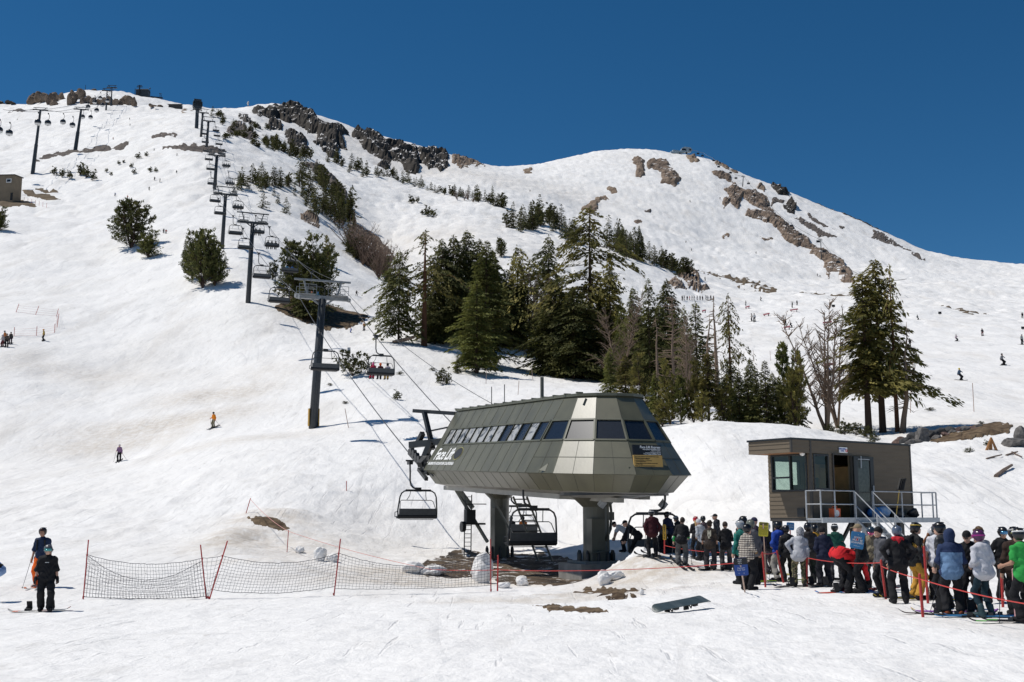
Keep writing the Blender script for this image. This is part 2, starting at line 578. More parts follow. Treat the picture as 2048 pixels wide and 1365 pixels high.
# ------------------------------------------------------------------ the snow ground
def build_terrain():
 inner = np.linspace(-.50, .50, 960)
 outer = np.array([.52, .55, .6, .66, .74, .84])
 cols = np.concatenate([-outer[::-1], inner, outer])
 rows = np.concatenate([np.linspace(-11, 7.6, 14), np.exp(np.linspace(math.log(8.0), math.log(1500.0), 1150))])
 Yg, Sg = np.meshgrid(rows, cols, indexing='ij')
 O = 12.0 * np.exp(-np.clip(Yg, 0, None) / 60.0)
 Xg = Sg * (Yg + O)
 Zg = h(Xg, Yg)
 V = np.stack([Xg, Yg, Zg], -1).reshape(-1, 3)
 nr, nc = Xg.shape
 idx = np.arange(nr * nc).reshape(nr, nc)
 F = np.stack([idx[:-1, :-1], idx[:-1, 1:], idx[1:, 1:], idx[1:, :-1]], -1).reshape(-1, 4)
 # a low skirt of snow behind and beside the camera
 n0 = len(V)
 V = np.concatenate([V, [(-1500, -1500, -3), (1500, -1500, -3), (1500, 60, -3), (-1500, 60, -3)]])
 F = np.concatenate([F, [[n0, n0 + 1, n0 + 2, n0 + 3]]])
 me = np_mesh('snow_ground', V, F, [M_SNOW], smooth=True)
 X, Y = V[:, 0], V[:, 1]
 dirt = np.zeros(len(V))
 for px, py, D, rx, ry, a in DIRT:
  p = at(px, py, D)
  dirt = np.maximum(dirt, a * np.exp(-(np.abs((X - p.x) / rx) ** 2.5 + np.abs((Y - p.y) / ry) ** 2.5)))
 at_ = me.attributes.new('dirt', 'FLOAT', 'POINT')
 at_.data.foreach_set('value', dirt.astype(np.float32))
 o = link('snow_ground', me)
 o['kind'] = 'structure'
 return o
DIRT = [(1300, 1160, 37.5, 2.6, 3.0, .8), (1180, 1195, 32.5, 3.2, 1.8, .7), (1090, 1205, 31.0, 3.2, .9, .55), (1240, 1185, 33, 2.0, 1.4, .6),
  (560, 1040, 57, 4.5, 7, .5), (470, 1045, 57, 2.0, 6, .7), (540, 995, 64, 3, 2.5, .6), (540, 1095, 48, 3, 1.2, .5), (780, 1115, 50, 3, 3, .7), (330, 845, 118, 11, 4, .6), (430, 790, 130, 8, 5, .55), (230, 890, 113, 8, 3.5, .5), (150, 760, 145, 16, 5, .3), (480, 880, 100, 8, 3, .35),
  (850, 1130, 46, 5.5, 6, .6), (560, 760, 140, 12, 10, .2), (820, 1060, 62, 5, 8, .25), (1900, 850, 85, 8, 6, .3),
  (800, 560, 380, 60, 60, .2), (900, 350, 760, 120, 60, .3)]
SNOW = build_terrain()
# ------------------------------------------------------------------ rocks and bare ground
M_CLIFF = mat('dark_cliff_rock', (.020, .018, .016), .9, var=.5, scale=.16, bump=1.0, bscale=.7, col2=(.070, .060, .050), spec=.2)
M_ROCK = mat('brown_rock', (.095, .068, .05), .9, var=.4, scale=.2, bump=.9, bscale=.8, col2=(.27, .205, .155), spec=.2)
M_TAN = mat('tan_rock', (.15, .10, .07), .9, var=.4, scale=.2, bump=.8, bscale=.8, col2=(.30, .235, .17), spec=.2)
M_SCREE = mat('grey_scree', (.085, .072, .064), .95, var=.4, scale=.3, bump=.8, bscale=1.2, col2=(.16, .135, .118), spec=.2)
M_DIRT = mat('bare_dirt', (.055, .036, .022), .95, var=.5, scale=1.8, bump=.8, bscale=6, col2=(.20, .145, .09), spec=.2)
M_DIRTFAR = mat('bare_dirt_road', (.10, .075, .05), .95, var=.4, scale=.3, bump=.5, bscale=2, col2=(.18, .14, .095), spec=.2)
M_WETSHADEDIRT = mat('wet_shaded_dirt', (.018, .013, .009), .85, var=.5, scale=.8, bump=.8, bscale=5, col2=(.13, .092, .058), spec=.3)  # wet pit dirt, its colour darkened further to carry the terminal's shade

def ledge_snow(m, k=.725):
 t = m.node_tree; b = t.nodes['Principled BSDF']
 src = b.inputs['Base Color'].links[0].from_socket
 tc = nd(t, 'ShaderNodeTexCoord'); ge = nd(t, 'ShaderNodeNewGeometry'); sp = nd(t, 'ShaderNodeSeparateXYZ')
 t.links.new(ge.outputs['True Normal'], sp.inputs[0])
 nz = nd(t, 'ShaderNodeTexNoise'); nz.inputs['Scale'].default_value = .11; nz.inputs['Detail'].default_value = 6
 t.links.new(tc.outputs['Object'], nz.inputs['Vector'])
 ad = nd(t, 'ShaderNodeMath', operation='MULTIPLY_ADD'); ad.inputs[1].default_value = 1.1
 t.links.new(nz.outputs['Fac'], ad.inputs[0]); t.links.new(sp.outputs['Z'], ad.inputs[2])
 rp = nd(t, 'ShaderNodeValToRGB'); rp.color_ramp.elements[0].position = k; rp.color_ramp.elements[1].position = k + .03
 hv = nd(t, 'ShaderNodeMath', operation='MULTIPLY'); hv.inputs[1].default_value = .5
 t.links.new(ad.outputs[0], hv.inputs[0]); t.links.new(hv.outputs[0], rp.inputs[0])
 mx = nd(t, 'ShaderNodeMix', data_type='RGBA')
 t.links.new(rp.outputs[0], mx.inputs[0]); t.links.new(src, mx.inputs[6]); mx.inputs[7].default_value = (.78, .76, .74, 1)
 t.links.new(mx.outputs[2], b.inputs['Base Color'])
ledge_snow(M_CLIFF)
ledge_snow(M_ROCK, .765)
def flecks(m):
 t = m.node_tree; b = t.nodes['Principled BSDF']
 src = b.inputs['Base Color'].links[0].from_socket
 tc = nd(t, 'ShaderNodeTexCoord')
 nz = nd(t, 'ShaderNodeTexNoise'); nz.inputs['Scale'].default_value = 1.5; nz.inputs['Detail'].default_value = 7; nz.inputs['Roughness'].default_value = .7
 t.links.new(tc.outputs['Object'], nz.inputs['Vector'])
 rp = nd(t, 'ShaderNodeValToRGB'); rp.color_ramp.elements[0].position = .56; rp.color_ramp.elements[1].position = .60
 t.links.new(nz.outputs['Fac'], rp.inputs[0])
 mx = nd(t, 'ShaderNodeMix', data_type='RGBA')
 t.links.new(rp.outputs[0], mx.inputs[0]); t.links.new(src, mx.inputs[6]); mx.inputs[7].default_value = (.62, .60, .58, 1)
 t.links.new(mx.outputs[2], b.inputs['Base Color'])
flecks(M_WETSHADEDIRT)
def crop(ox, oy, k, pts):
 return [(ox + a / k, oy + b / k) for a, b in pts]

def inside_dist(P, poly):
 """signed distance (pixels) of points P to a polygon, positive inside"""
 poly = np.asarray(poly, float)
 d = np.full(len(P), 1e9)
 ins = np.zeros(len(P), bool)
 for i in range(len(poly)):
  a, b = poly[i], poly[(i + 1) % len(poly)]
  ab, ap = b - a, P - a
  t = np.clip((ap @ ab) / (ab @ ab + 1e-9), 0, 1)
  d = np.minimum(d, np.hypot(*(ap - t[:, None] * ab).T))
  c = (a[1] > P[:, 1]) != (b[1] > P[:, 1])
  with np.errstate(divide='ignore', invalid='ignore'):
   xc = (b[0] - a[0]) * (P[:, 1] - a[1]) / (b[1] - a[1]) + a[0]
  ins ^= c & (P[:, 0] < xc)
 return np.where(ins, d, -d)

def hits(px, py):
 s, e = ray(px, py)
 D = np.exp(np.linspace(math.log(10), math.log(1300), 900))
 out = np.empty(len(s))
 for a in range(0, len(s), 800):
  ss, ee = s[a:a + 800, None], e[a:a + 800, None]
  g = (h0(ss * D, np.broadcast_to(D, (ss.shape[0], len(D)))) - CAMZ) / D - ee
  m = g >= 0
  i = np.where(m.any(1), m.argmax(1), g.argmax(1))
  i = np.clip(i, 1, len(D) - 1)
  r = np.arange(len(i))
  g0, g1 = g[r, i - 1], g[r, i]
  f = np.where(m.any(1), np.clip(-g0 / (g1 - g0 + 1e-9), 0, 1), 1.0)
  out[a:a + 800] = D[i - 1] + (D[i] - D[i - 1]) * f
 return s, out

def patch(name, poly, amp, m, step=2.5, edge=6.0, nscale=14.0, seed=1, label=None, cat=None, group=None, kind=None, ragged=2.6, bias=.4, top=0.0):
 """a rugged piece of rock or bare ground standing out of the snow inside an outline"""
 poly = np.asarray(poly, float)
 x0, y0 = poly.min(0) - 6
 x1, y1 = poly.max(0) + 6
 xs, ys = np.arange(x0, x1 + step, step), np.arange(y0, y1 + step, step)
 PX, PY = np.meshgrid(xs, ys)
 P = np.stack([PX.ravel(), PY.ravel()], -1)
 d = inside_dist(P, poly)
 d = d + fbm(P[:, 0] / 9., P[:, 1] / 9., 3, seed + 3) * ragged * 2
 s, D = hits(P[:, 0], P[:, 1])
 X, Y = s * D, D
 f = np.clip((d + edge * .3) / edge, -1, 1)
 Z0 = h(X, Y)
 ca, sa = math.cos(.5), math.sin(.5)
 U, W = (X * ca + Z0 * sa) / nscale, (Z0 * ca - X * sa) / (nscale * .75)
 n = 1 - np.abs(fbm(U, W, 3, seed, .5)) * 2.6
 n2 = fbm(U * 2.6 + .4 * n, W * 2.6, 3, seed + 9, .55)
 n3 = np.abs(fbm(U * 6, W * 6, 2, seed + 19, .5))
 raw = amp * (f * (bias + .75 * np.clip(n, 0, 1)) + (.50 * n2 + .25 * n3) * np.clip(f, 0, 1)) - amp * .12 + np.where(f < 0, amp * f * .5, 0)
 raw = np.where(raw > 0, raw * (.6 if m is M_CLIFF else .36), raw)
 V = np.stack([X + raw * .12, Y - raw * .62, Z0 + raw * .75], -1)
 ny, nx = PX.shape
 idx = np.arange(ny * nx).reshape(ny, nx)
 F = np.stack([idx[1:, :-1], idx[1:, 1:], idx[:-1, 1:], idx[:-1, :-1]], -1).reshape(-1, 4)
 keep = (raw[F] > -amp * .15).any(1)
 span = Y[F].max(1) - Y[F].min(1)
 keep &= span < np.maximum(40, .12 * Y[F].min(1))
 F = F[keep]
 if len(F) == 0:
  return None
 used, inv = np.unique(F, return_inverse=True)
 o = link(name, np_mesh(name, V[used], inv.reshape(F.shape), [m], smooth=False))
 return tag(o, label, cat, group, kind)

def boulder_bm(mb, c, r, seed, sub=2):
 rng = random.Random(seed)
 import bmesh
 bm = bmesh.new()
 bmesh.ops.create_icosphere(bm, subdivisions=sub, radius=1)
 planes = [(Vector((rng.gauss(0, 1), rng.gauss(0, 1), rng.gauss(0, 1))).normalized(), rng.uniform(.55, .9)) for _ in range(9)]
 for v in bm.verts:
  p = v.co.copy()
  for nrm, dd in planes:
   k = p.dot(nrm)
   if k > dd: p -= nrm * (k - dd)
  p += Vector((rng.gauss(0, .03), rng.gauss(0, .03), rng.gauss(0, .03)))
  v.co = Vector((p.x * r[0], p.y * r[1], p.z * r[2]))
 mb.add([v.co + Vector(c) for v in bm.verts], [[v.index for v in f.verts] for f in bm.faces])
 bm.free()

c1 = lambda pts: crop(0, 150, 3.9, pts)
c2 = lambda pts: crop(400, 180, 3.413, pts)
c3 = lambda pts: crop(900, 260, 3.413, pts)
c4 = lambda pts: crop(1400, 280, 3.16, pts)
RK = 'rock outcrop'
patch('rock_outcrop', c2([(335, 130), (460, 125), (560, 110), (650, 85), (720, 130), (830, 220), (900, 230), (950, 215), (1020, 300), (960, 330), (1000, 400), (940, 370), (950, 465), (900, 470), (770, 380), (800, 300), (740, 290), (660, 230), (600, 215), (540, 190), (400, 215)]), 9, M_CLIFF, 2.2, 9, 26, 3, 'dark grey cliff at the top of the ridge below the white snow dome', RK)
patch('rock_outcrop', c2([(1030, 290), (1090, 255), (1120, 290), (1180, 265), (1290, 350), (1400, 370), (1480, 400), (1500, 480), (1490, 550), (1440, 555), (1380, 510), (1300, 460), (1280, 530), (1210, 510), (1230, 470), (1120, 410), (1100, 360), (1040, 320)]), 9, M_CLIFF, 2.2, 9, 24, 13, 'dark craggy cliff in the middle of the ridge with snow gullies on both sides', RK)
patch('rock_outcrop', c2([(1480, 400), (1540, 400), (1600, 395), (1650, 420), (1700, 450), (1690, 520), (1650, 545), (1560, 530), (1500, 480)]), 8, M_CLIFF, 2.2, 8, 20, 23, 'dark broken rock face streaked with snow lower on the ridge', RK)
patch('rock_outcrop', c2([(1720, 455), (1800, 440), (1900, 480), (1940, 520), (1850, 510), (1780, 530), (1720, 490)]), 6, M_ROCK, 2.2, 6, 16, 33, 'small brown rocks at the low end of the cliff ridge beside the saddle', RK)
patch('rock_outcrop', c2([(445, 255), (490, 220), (555, 225), (570, 270), (480, 285)]), 5, M_CLIFF, 2.2, 6, 18, 43, 'small dark rock just below the dark summit cliff', RK)
patch('rock_outcrop', c2([(580, 300), (640, 290), (700, 340), (750, 420), (740, 460), (680, 440), (600, 380)]), 6, M_CLIFF, 2.2, 7, 18, 53, 'dark rock face behind the line of small conifers under the summit cliff', RK)
patch('rock_outcrop', c2([(260, 180), (330, 200), (400, 250), (435, 290), (390, 300), (330, 270), (290, 220)]), 4, M_CLIFF, 2.2, 6, 16, 63, 'narrow dark rock rib among shrubs beside the upper lift towers', RK)
patch('rock_outcrop', c2([(180, 300), (220, 260), (300, 270), (390, 350), (300, 355), (200, 330)]), 3, M_SCREE, 2.2, 6, 14, 73, 'low shrub covered rock slope beside the upper lift towers', RK)
patch('rock_outcrop', c2([(690, 510), (800, 490), (880, 540), (940, 620), (1000, 700), (1020, 800), (1030, 900), (990, 930), (930, 860), (960, 740), (900, 650), (820, 590), (720, 540)]), 5, M_SCREE, 2.2, 7, 14, 83, 'long brown rock rib behind the conifers running down the middle spur', RK)
patch('rock_outcrop', c2([(680, 860), (740, 855), (800, 890), (830, 940), (780, 945), (700, 905)]), 2.2, M_ROCK, 2.0, 5, 9, 93, 'rounded brown boulder lying alone on the snow under the spur trees', RK)
patch('rock_outcrop', c2([(1000, 930), (1060, 930), (1200, 1010), (1300, 1110), (1340, 1160), (1290, 1220), (1150, 1170), (1060, 1040)]), 3, M_ROCK, 2.2, 6, 10, 103, 'brown rock rib behind the bare brown brush on the spur', RK)
patch('rock_outcrop', c3([(1240, 210), (1280, 190), (1325, 215), (1310, 245), (1335, 300), (1300, 325), (1265, 320), (1280, 270)]), 8, M_ROCK, 2.0, 7, 20, 113, 'narrow brown rock on the round summit, left of the larger brown rock', RK)
patch('rock_outcrop', c3([(1340, 225), (1400, 200), (1470, 210), (1530, 260), (1580, 340), (1530, 390), (1440, 360), (1440, 290), (1360, 260)]), 9, M_ROCK, 2.0, 8, 24, 123, 'large brown rock face on the round summit below the summit lift station', RK)
patch('rock_outcrop', c3([(1610, 175), (1660, 175), (1700, 210), (1650, 235)]), 6, M_TAN, 2.0, 5, 16, 133, 'small reddish rock right under the summit lift station', RK)
patch('rock_outcrop', c3([(1800, 200), (1850, 195), (1910, 270), (1960, 285), (1900, 285), (1820, 240)]), 7, M_TAN, 2.0, 6, 18, 143, 'reddish rock knob on the skyline past the summit station', RK)
patch('rock_outcrop', c3([(1790, 290), (1850, 280), (1920, 320), (1930, 360), (1880, 345), (1800, 310)]), 6, M_ROCK, 2.0, 6, 18, 153, 'brown rock ledge just below the reddish skyline knob', RK)
patch('rock_outcrop', c3([(890, 520), (950, 490), (1000, 440), (1060, 430), (1085, 450), (1020, 475), (1010, 520), (950, 540)]), 4, M_TAN, 2.0, 6, 14, 163, 'tan bare rock slope behind the tip of the tallest pine', RK)
patch('rock_outcrop', c3([(1060, 400), (1090, 385), (1125, 400), (1150, 428), (1110, 415)]), 3, M_TAN, 2.0, 4, 12, 173, 'small tan rocks above the tan slope behind the tallest pine', RK)
patch('rock_outcrop', c3([(1240, 610), (1280, 600), (1310, 618), (1270, 632)]), 3, M_ROCK, 1.8, 4, 12, 183, 'small lone brown rock on the open bowl', RK)
patch('rock_outcrop', c3([(1330, 540), (1370, 535), (1372, 550), (1345, 555)]), 3, M_SCREE, 1.8, 3, 10, 193, 'tiny dark rock on the bowl under the large brown rock face', RK)
patch('rock_outcrop', c3([(490, 262), (560, 268), (555, 288), (500, 288)]), 3, M_TAN, 1.8, 4, 10, 203, 'small flat tan patch of rock just below the saddle', RK)
patch('rock_outcrop', c3([(1555, 985), (1650, 970), (1690, 1000), (1720, 1060), (1770, 1090), (1690, 1097), (1630, 1060)]), 5, M_ROCK, 2.0, 6, 10, 213, 'brown rock bluff with a bush on top at the end of the tree spur', RK)
patch('rock_outcrop', c3([(1480, 1030), (1540, 1015), (1600, 1060), (1615, 1088), (1540, 1105)]), 4, M_ROCK, 2.0, 6, 9, 223, 'small brown bluff partly behind the forest, below the bush topped bluff', RK)
patch('rock_outcrop', c4([(160, 310), (220, 280), (290, 320), (350, 310), (420, 360), (440, 420), (490, 470), (540, 540), (640, 600), (740, 680), (860, 750), (950, 850), (978, 900), (930, 907), (860, 870), (800, 862), (780, 790), (700, 730), (720, 700), (620, 680), (540, 650), (500, 590), (460, 550), (400, 530), (290, 490), (310, 450), (390, 450), (310, 400), (270, 360), (240, 450), (190, 410), (150, 440), (140, 400), (180, 360)]), 8, M_ROCK, 2.2, 7, 22, 233, 'long brown rock ridge running down the right side of the mountain', RK)
patch('rock_outcrop', c4([(345, 305), (380, 276), (412, 310), (402, 332)]), 8, M_ROCK, 1.8, 5, 16, 243, 'pointed brown rock beside the upper end of the long rock ridge', RK)
patch('rock_outcrop', c4([(445, 290), (475, 275), (560, 330), (572, 370), (500, 345)]), 8, M_CLIFF, 1.8, 5, 16, 253, 'dark rock tower on the snow just under the right skyline', RK)
patch('rock_outcrop', c4([(455, 368), (540, 385), (520, 400), (450, 408)]), 2.5, M_SCREE, 1.8, 4, 12, 263, 'flat scree patch between the rock towers', RK)
patch('rock_outcrop', c4([(533, 420), (570, 383), (602, 430), (597, 472), (545, 462)]), 9, M_CLIFF, 1.8, 5, 16, 273, 'upright dark pinnacle beside the long rock ridge', RK)
patch('rock_outcrop', c4([(590, 490), (650, 500), (750, 570), (860, 635), (780, 632), (680, 572)]), 2.0, M_SCREE, 2.0, 5, 10, 283, 'dark grey scree tongue parallel to the long rock ridge', RK)
patch('rock_outcrop', c4([(665, 460), (720, 490), (855, 582), (780, 562), (700, 505)]), 2.0, M_SCREE, 2.0, 4, 10, 293, 'thin scree streak above the dark grey scree tongue', RK)
patch('rock_outcrop', c4([(1090, 565), (1130, 575), (1280, 670), (1350, 712), (1280, 700), (1200, 665), (1090, 620)]), 2.0, M_SCREE, 2.0, 5, 10, 303, 'isolated dark scree patch on the far right slope', RK)
patch('rock_outcrop', c4([(1340, 738), (1380, 745), (1425, 777), (1385, 775)]), 1.8, M_SCREE, 1.8, 4, 8, 313, 'small scree spot at the foot of the far right slope', RK)
patch('rock_outcrop', c4([(640, 345), (760, 380), (900, 425), (980, 455), (1060, 490), (1195, 545), (1185, 560), (1040, 508), (930, 456), (780, 406)]), 3.0, M_SCREE, 2.0, 4, 10, 323, 'thin line of rocks along the right skyline', RK)
patch('rock_outcrop', c4([(130, 597), (165, 583), (183, 600), (150, 612)]), 2.5, M_TAN, 1.8, 3, 8, 333, 'tiny tan rock left of the long rock ridge', RK)
patch('rock_outcrop', c4([(375, 612), (420, 632), (460, 628), (455, 648), (400, 644)]), 2.5, M_ROCK, 1.8, 3, 8, 343, 'pair of tiny rocks beside the middle of the long rock ridge', RK)
patch('rock_outcrop', c4([(880, 542), (925, 560), (930, 572), (890, 560)]), 2, M_SCREE, 1.8, 3, 8, 353, 'tiny scree spot high on the far right slope', RK)

ROAD = lambda pts, seed, a=.8, m=M_DIRTFAR, st=2.0: patch('dirt_strip', pts, a, m, st, 3.0, 6, seed, kind='structure', ragged=2.0, bias=.7)
ROAD(c4([(-30, 838), (0, 846), (120, 872), (280, 896), (490, 938), (440, 945), (250, 918), (100, 886), (-30, 852)]), 401)
ROAD(c4([(600, 952), (760, 958), (920, 968), (960, 952), (1000, 958), (980, 972), (900, 984), (740, 972)]), 402)
ROAD(c4([(1510, 1055), (1600, 1070), (1830, 1106), (1700, 1102), (1560, 1078)]), 403)
ROAD(c1([(265, 676), (340, 640), (420, 600), (560, 588), (700, 582), (880, 566), (1000, 553), (960, 578), (800, 596), (600, 626), (450, 645)]), 404, 1.0, M_SCREE)
ROAD(c1([(1150, 513), (1250, 486), (1455, 482), (1300, 500)]), 405, 1.0, M_SCREE)
ROAD(c1([(1270, 575), (1400, 550), (1550, 555), (1700, 572), (1765, 602), (1650, 606), (1450, 594)]), 406, 1.2, M_SCREE)
ROAD(c1([(60, 295), (160, 278), (225, 307), (100, 302)]), 407, 1.2, M_SCREE)
ROAD(c1([(90, 338), (140, 328), (183, 360), (150, 372)]), 408, 1.2, M_SCREE)
ROAD(c1([(-60, 985), (120, 965), (250, 998), (305, 1037), (180, 1022), (-60, 1022)]), 409, .6, M_DIRTFAR)
ROAD(c1([(115, 908), (200, 905), (380, 945), (475, 975), (420, 988), (300, 965)]), 410, .6, M_DIRTFAR)
ROAD(c1([(275, 898), (340, 893), (445, 915), (380, 924)]), 411, .5, M_DIRTFAR)
ROAD(c1([(1380, 285), (1440, 272), (1510, 295), (1450, 310)]), 412, 1.0, M_TAN)
ROAD([(545, 618), (600, 603), (640, 622), (690, 633), (738, 654), (705, 662), (650, 660), (600, 642)], 413, .5, M_DIRT)
ROAD([(548, 585), (562, 580), (580, 588), (575, 594)], 414, .3, M_DIRT)
# melted-out ground near the lift terminal
PATCHES = [
 ([(790, 1136), (840, 1130), (880, 1112), (925, 1103), (970, 1107), (1080, 1106), (1110, 1115), (1170, 1122), (1222, 1140), (1180, 1170), (1105, 1171), (1050, 1169), (1000, 1167), (985, 1157), (940, 1151), (900, 1154), (860, 1149), (820, 1143)], M_WETSHADEDIRT, 3.0),
 (crop(400, 1000, 5.69, [(545, 230), (620, 228), (780, 234), (900, 265), (1035, 345), (1010, 366), (940, 370), (850, 350), (760, 326), (640, 330), (580, 294)]), M_DIRT, 2.0),
 ([(1138, 1187), (1180, 1181), (1250, 1179), (1302, 1181), (1284, 1190), (1240, 1197), (1190, 1194)], M_DIRT, 2.0),
 ([(1066, 1211), (1110, 1212), (1200, 1216), (1217, 1222), (1160, 1225), (1100, 1220)], M_DIRT, 2.0),
]
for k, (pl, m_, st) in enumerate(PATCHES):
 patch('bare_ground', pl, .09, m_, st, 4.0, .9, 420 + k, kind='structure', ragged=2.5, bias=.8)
patch('bare_ground', [(1930, 868), (1948, 850), (1990, 844), (2024, 852), (2018, 868), (1960, 874), (1930, 879), (1868, 886), (1858, 876), (1900, 869)], .35, M_DIRT, 2.0, 4, 1.5, 431, kind='structure', ragged=3, bias=.6)

# crags on the left skyline
def crag(label, items, seed, m=M_ROCK, group=None):
 rng = random.Random(seed)
 for (x, yb, w, hh) in items:
  p = hit(x / 3.9, 150 + yb / 3.9)
  k = p.y / FPX / 3.9
  mb = MB()
  for j in range(3):
   ww = w * rng.uniform(.38, .6)
   boulder_bm(mb, Vector((rng.uniform(-.22, .22) * w * k, rng.uniform(-3, 4), hh * k * rng.uniform(.15, .42))), (ww * k, ww * k * .9, hh * k * rng.uniform(.45, .66)), rng.random(), 3)
  o = mb.build('rock_outcrop', m)
  o.location = p
  tag(o, label, RK, group)
crag('brown crag of the row standing along the left skyline', [(250, 232, 90, 110), (320, 220, 80, 100), (390, 225, 60, 110), (430, 210, 60, 80), (410, 240, 60, 60), (480, 190, 50, 60), (540, 235, 60, 100), (580, 215, 70, 110), (620, 180, 70, 90), (640, 225, 60, 60)], 5, M_ROCK, 'crags along the left skyline')
crag('brown crag on the skyline right behind the far gondola towers', [(690, 215, 60, 60), (740, 230, 80, 70), (800, 235, 80, 70), (860, 235, 70, 70), (910, 235, 60, 70), (960, 230, 90, 100), (1010, 235, 70, 90), (1055, 245, 50, 70)], 7, M_ROCK, 'crags behind the gondola towers')
crag('small dark crag at the left end of the skyline', [(10, 215, 60, 25), (70, 212, 50, 40), (110, 215, 40, 20)], 9, M_CLIFF, 'dark crags at the left end')
crag('small brown rock on the snow between skyline and summit buildings', [(1240, 250, 50, 30), (1185, 252, 40, 20), (1215, 258, 30, 15)], 11, M_ROCK, 'small rocks by the summit')
crag('small brown rock cap above the skyline crags', [(725, 108, 50, 25)], 13)
# ------------------------------------------------------------------ trees
def foliage(name, c1_, c2_):
 m = bpy.data.materials.new(name)
 m.use_nodes = True
 t = m.node_tree
 b = t.nodes['Principled BSDF']
 b.inputs['Roughness'].default_value = .7
 b.inputs['Specular IOR Level'].default_value = .2
 tc = nd(t, 'ShaderNodeTexCoord')
 oi = nd(t, 'ShaderNodeObjectInfo')
 nz = nd(t, 'ShaderNodeTexNoise')
 nz.inputs['Scale'].default_value = 9
 nz.inputs['Detail'].default_value = 6
 t.links.new(tc.outputs['Object'], nz.inputs['Vector'])
 rp = nd(t, 'ShaderNodeValToRGB')
 rp.color_ramp.elements[0].position = .36
 rp.color_ramp.elements[1].position = .64
 rp.color_ramp.elements[0].color = (*c1_, 1)
 rp.color_ramp.elements[1].color = (*c2_, 1)
 t.links.new(nz.outputs['Fac'], rp.inputs['Fac'])
 hs = nd(t, 'ShaderNodeHueSaturation')
 mr = nd(t, 'ShaderNodeMapRange')
 mr.inputs[3].default_value = .7
 mr.inputs[4].default_value = 1.3
 t.links.new(oi.outputs['Random'], mr.inputs[0])
 t.links.new(mr.outputs[0], hs.inputs['Value'])
 t.links.new(rp.outputs[0], hs.inputs['Color'])
 t.links.new(hs.outputs[0], b.inputs['Base Color'])
 tr = nd(t, 'ShaderNodeBsdfTranslucent')
 t.links.new(hs.outputs[0], tr.inputs['Color'])
 mx = nd(t, 'ShaderNodeMixShader')
 mx.inputs[0].default_value = .32
 t.links.new(b.outputs[0], mx.inputs[1])
 t.links.new(tr.outputs[0], mx.inputs[2])
 t.links.new(mx.outputs[0], t.nodes['Material Output'].inputs['Surface'])
 return m
M_FOL = {'dark': foliage('foliage_dark', (.049, .061, .021), (.177, .173, .054)),
         'olive': foliage('foliage_olive', (.073, .078, .022), (.275, .234, .067)),
         'green': foliage('foliage_green', (.067, .085, .022), (.226, .226, .061)),
         'far': foliage('foliage_far', (.040, .048, .018), (.125, .120, .042))}
M_BARK = mat('bark', (.075, .050, .038), .9, var=.4, scale=5, bump=.8, bscale=20, stretch=(1, 1, .15), spec=.2)
M_REDBARK = mat('red_bark', (.13, .062, .036), .9, var=.35, scale=5, bump=.8, bscale=20, stretch=(1, 1, .15), spec=.2)
M_DEAD = mat('dead_wood', (.21, .152, .112), .9, var=.35, scale=4, bump=.5, bscale=20, stretch=(1, 1, .2), spec=.2)
M_BRUSH = mat('dead_brush', (.17, .115, .085), .9, var=.35, scale=4, spec=.2)

def kites(P, Dv, L, W, rng, roll=1.0):
 """leaf-shaped quads: base P, direction Dv, length L, width W"""
 n = len(P)
 Dv = Dv / (np.linalg.norm(Dv, axis=1, keepdims=True) + 1e-9)
 up = np.tile([0, 0, 1.0], (n, 1)) + rng.normal(0, .45 * roll, (n, 3))
 S = np.cross(Dv, up)
 S /= np.linalg.norm(S, axis=1, keepdims=True) + 1e-9
 mid = P + Dv * (L * .45)[:, None]
 tip = P + Dv * L[:, None] - np.array([0, 0, 1.0]) * (L * .12)[:, None]
 V = np.stack([P, mid + S * (W * .5)[:, None], tip, mid - S * (W * .5)[:, None]], 1).reshape(-1, 3)
 F = np.arange(4 * n).reshape(n, 4)
 return V, F

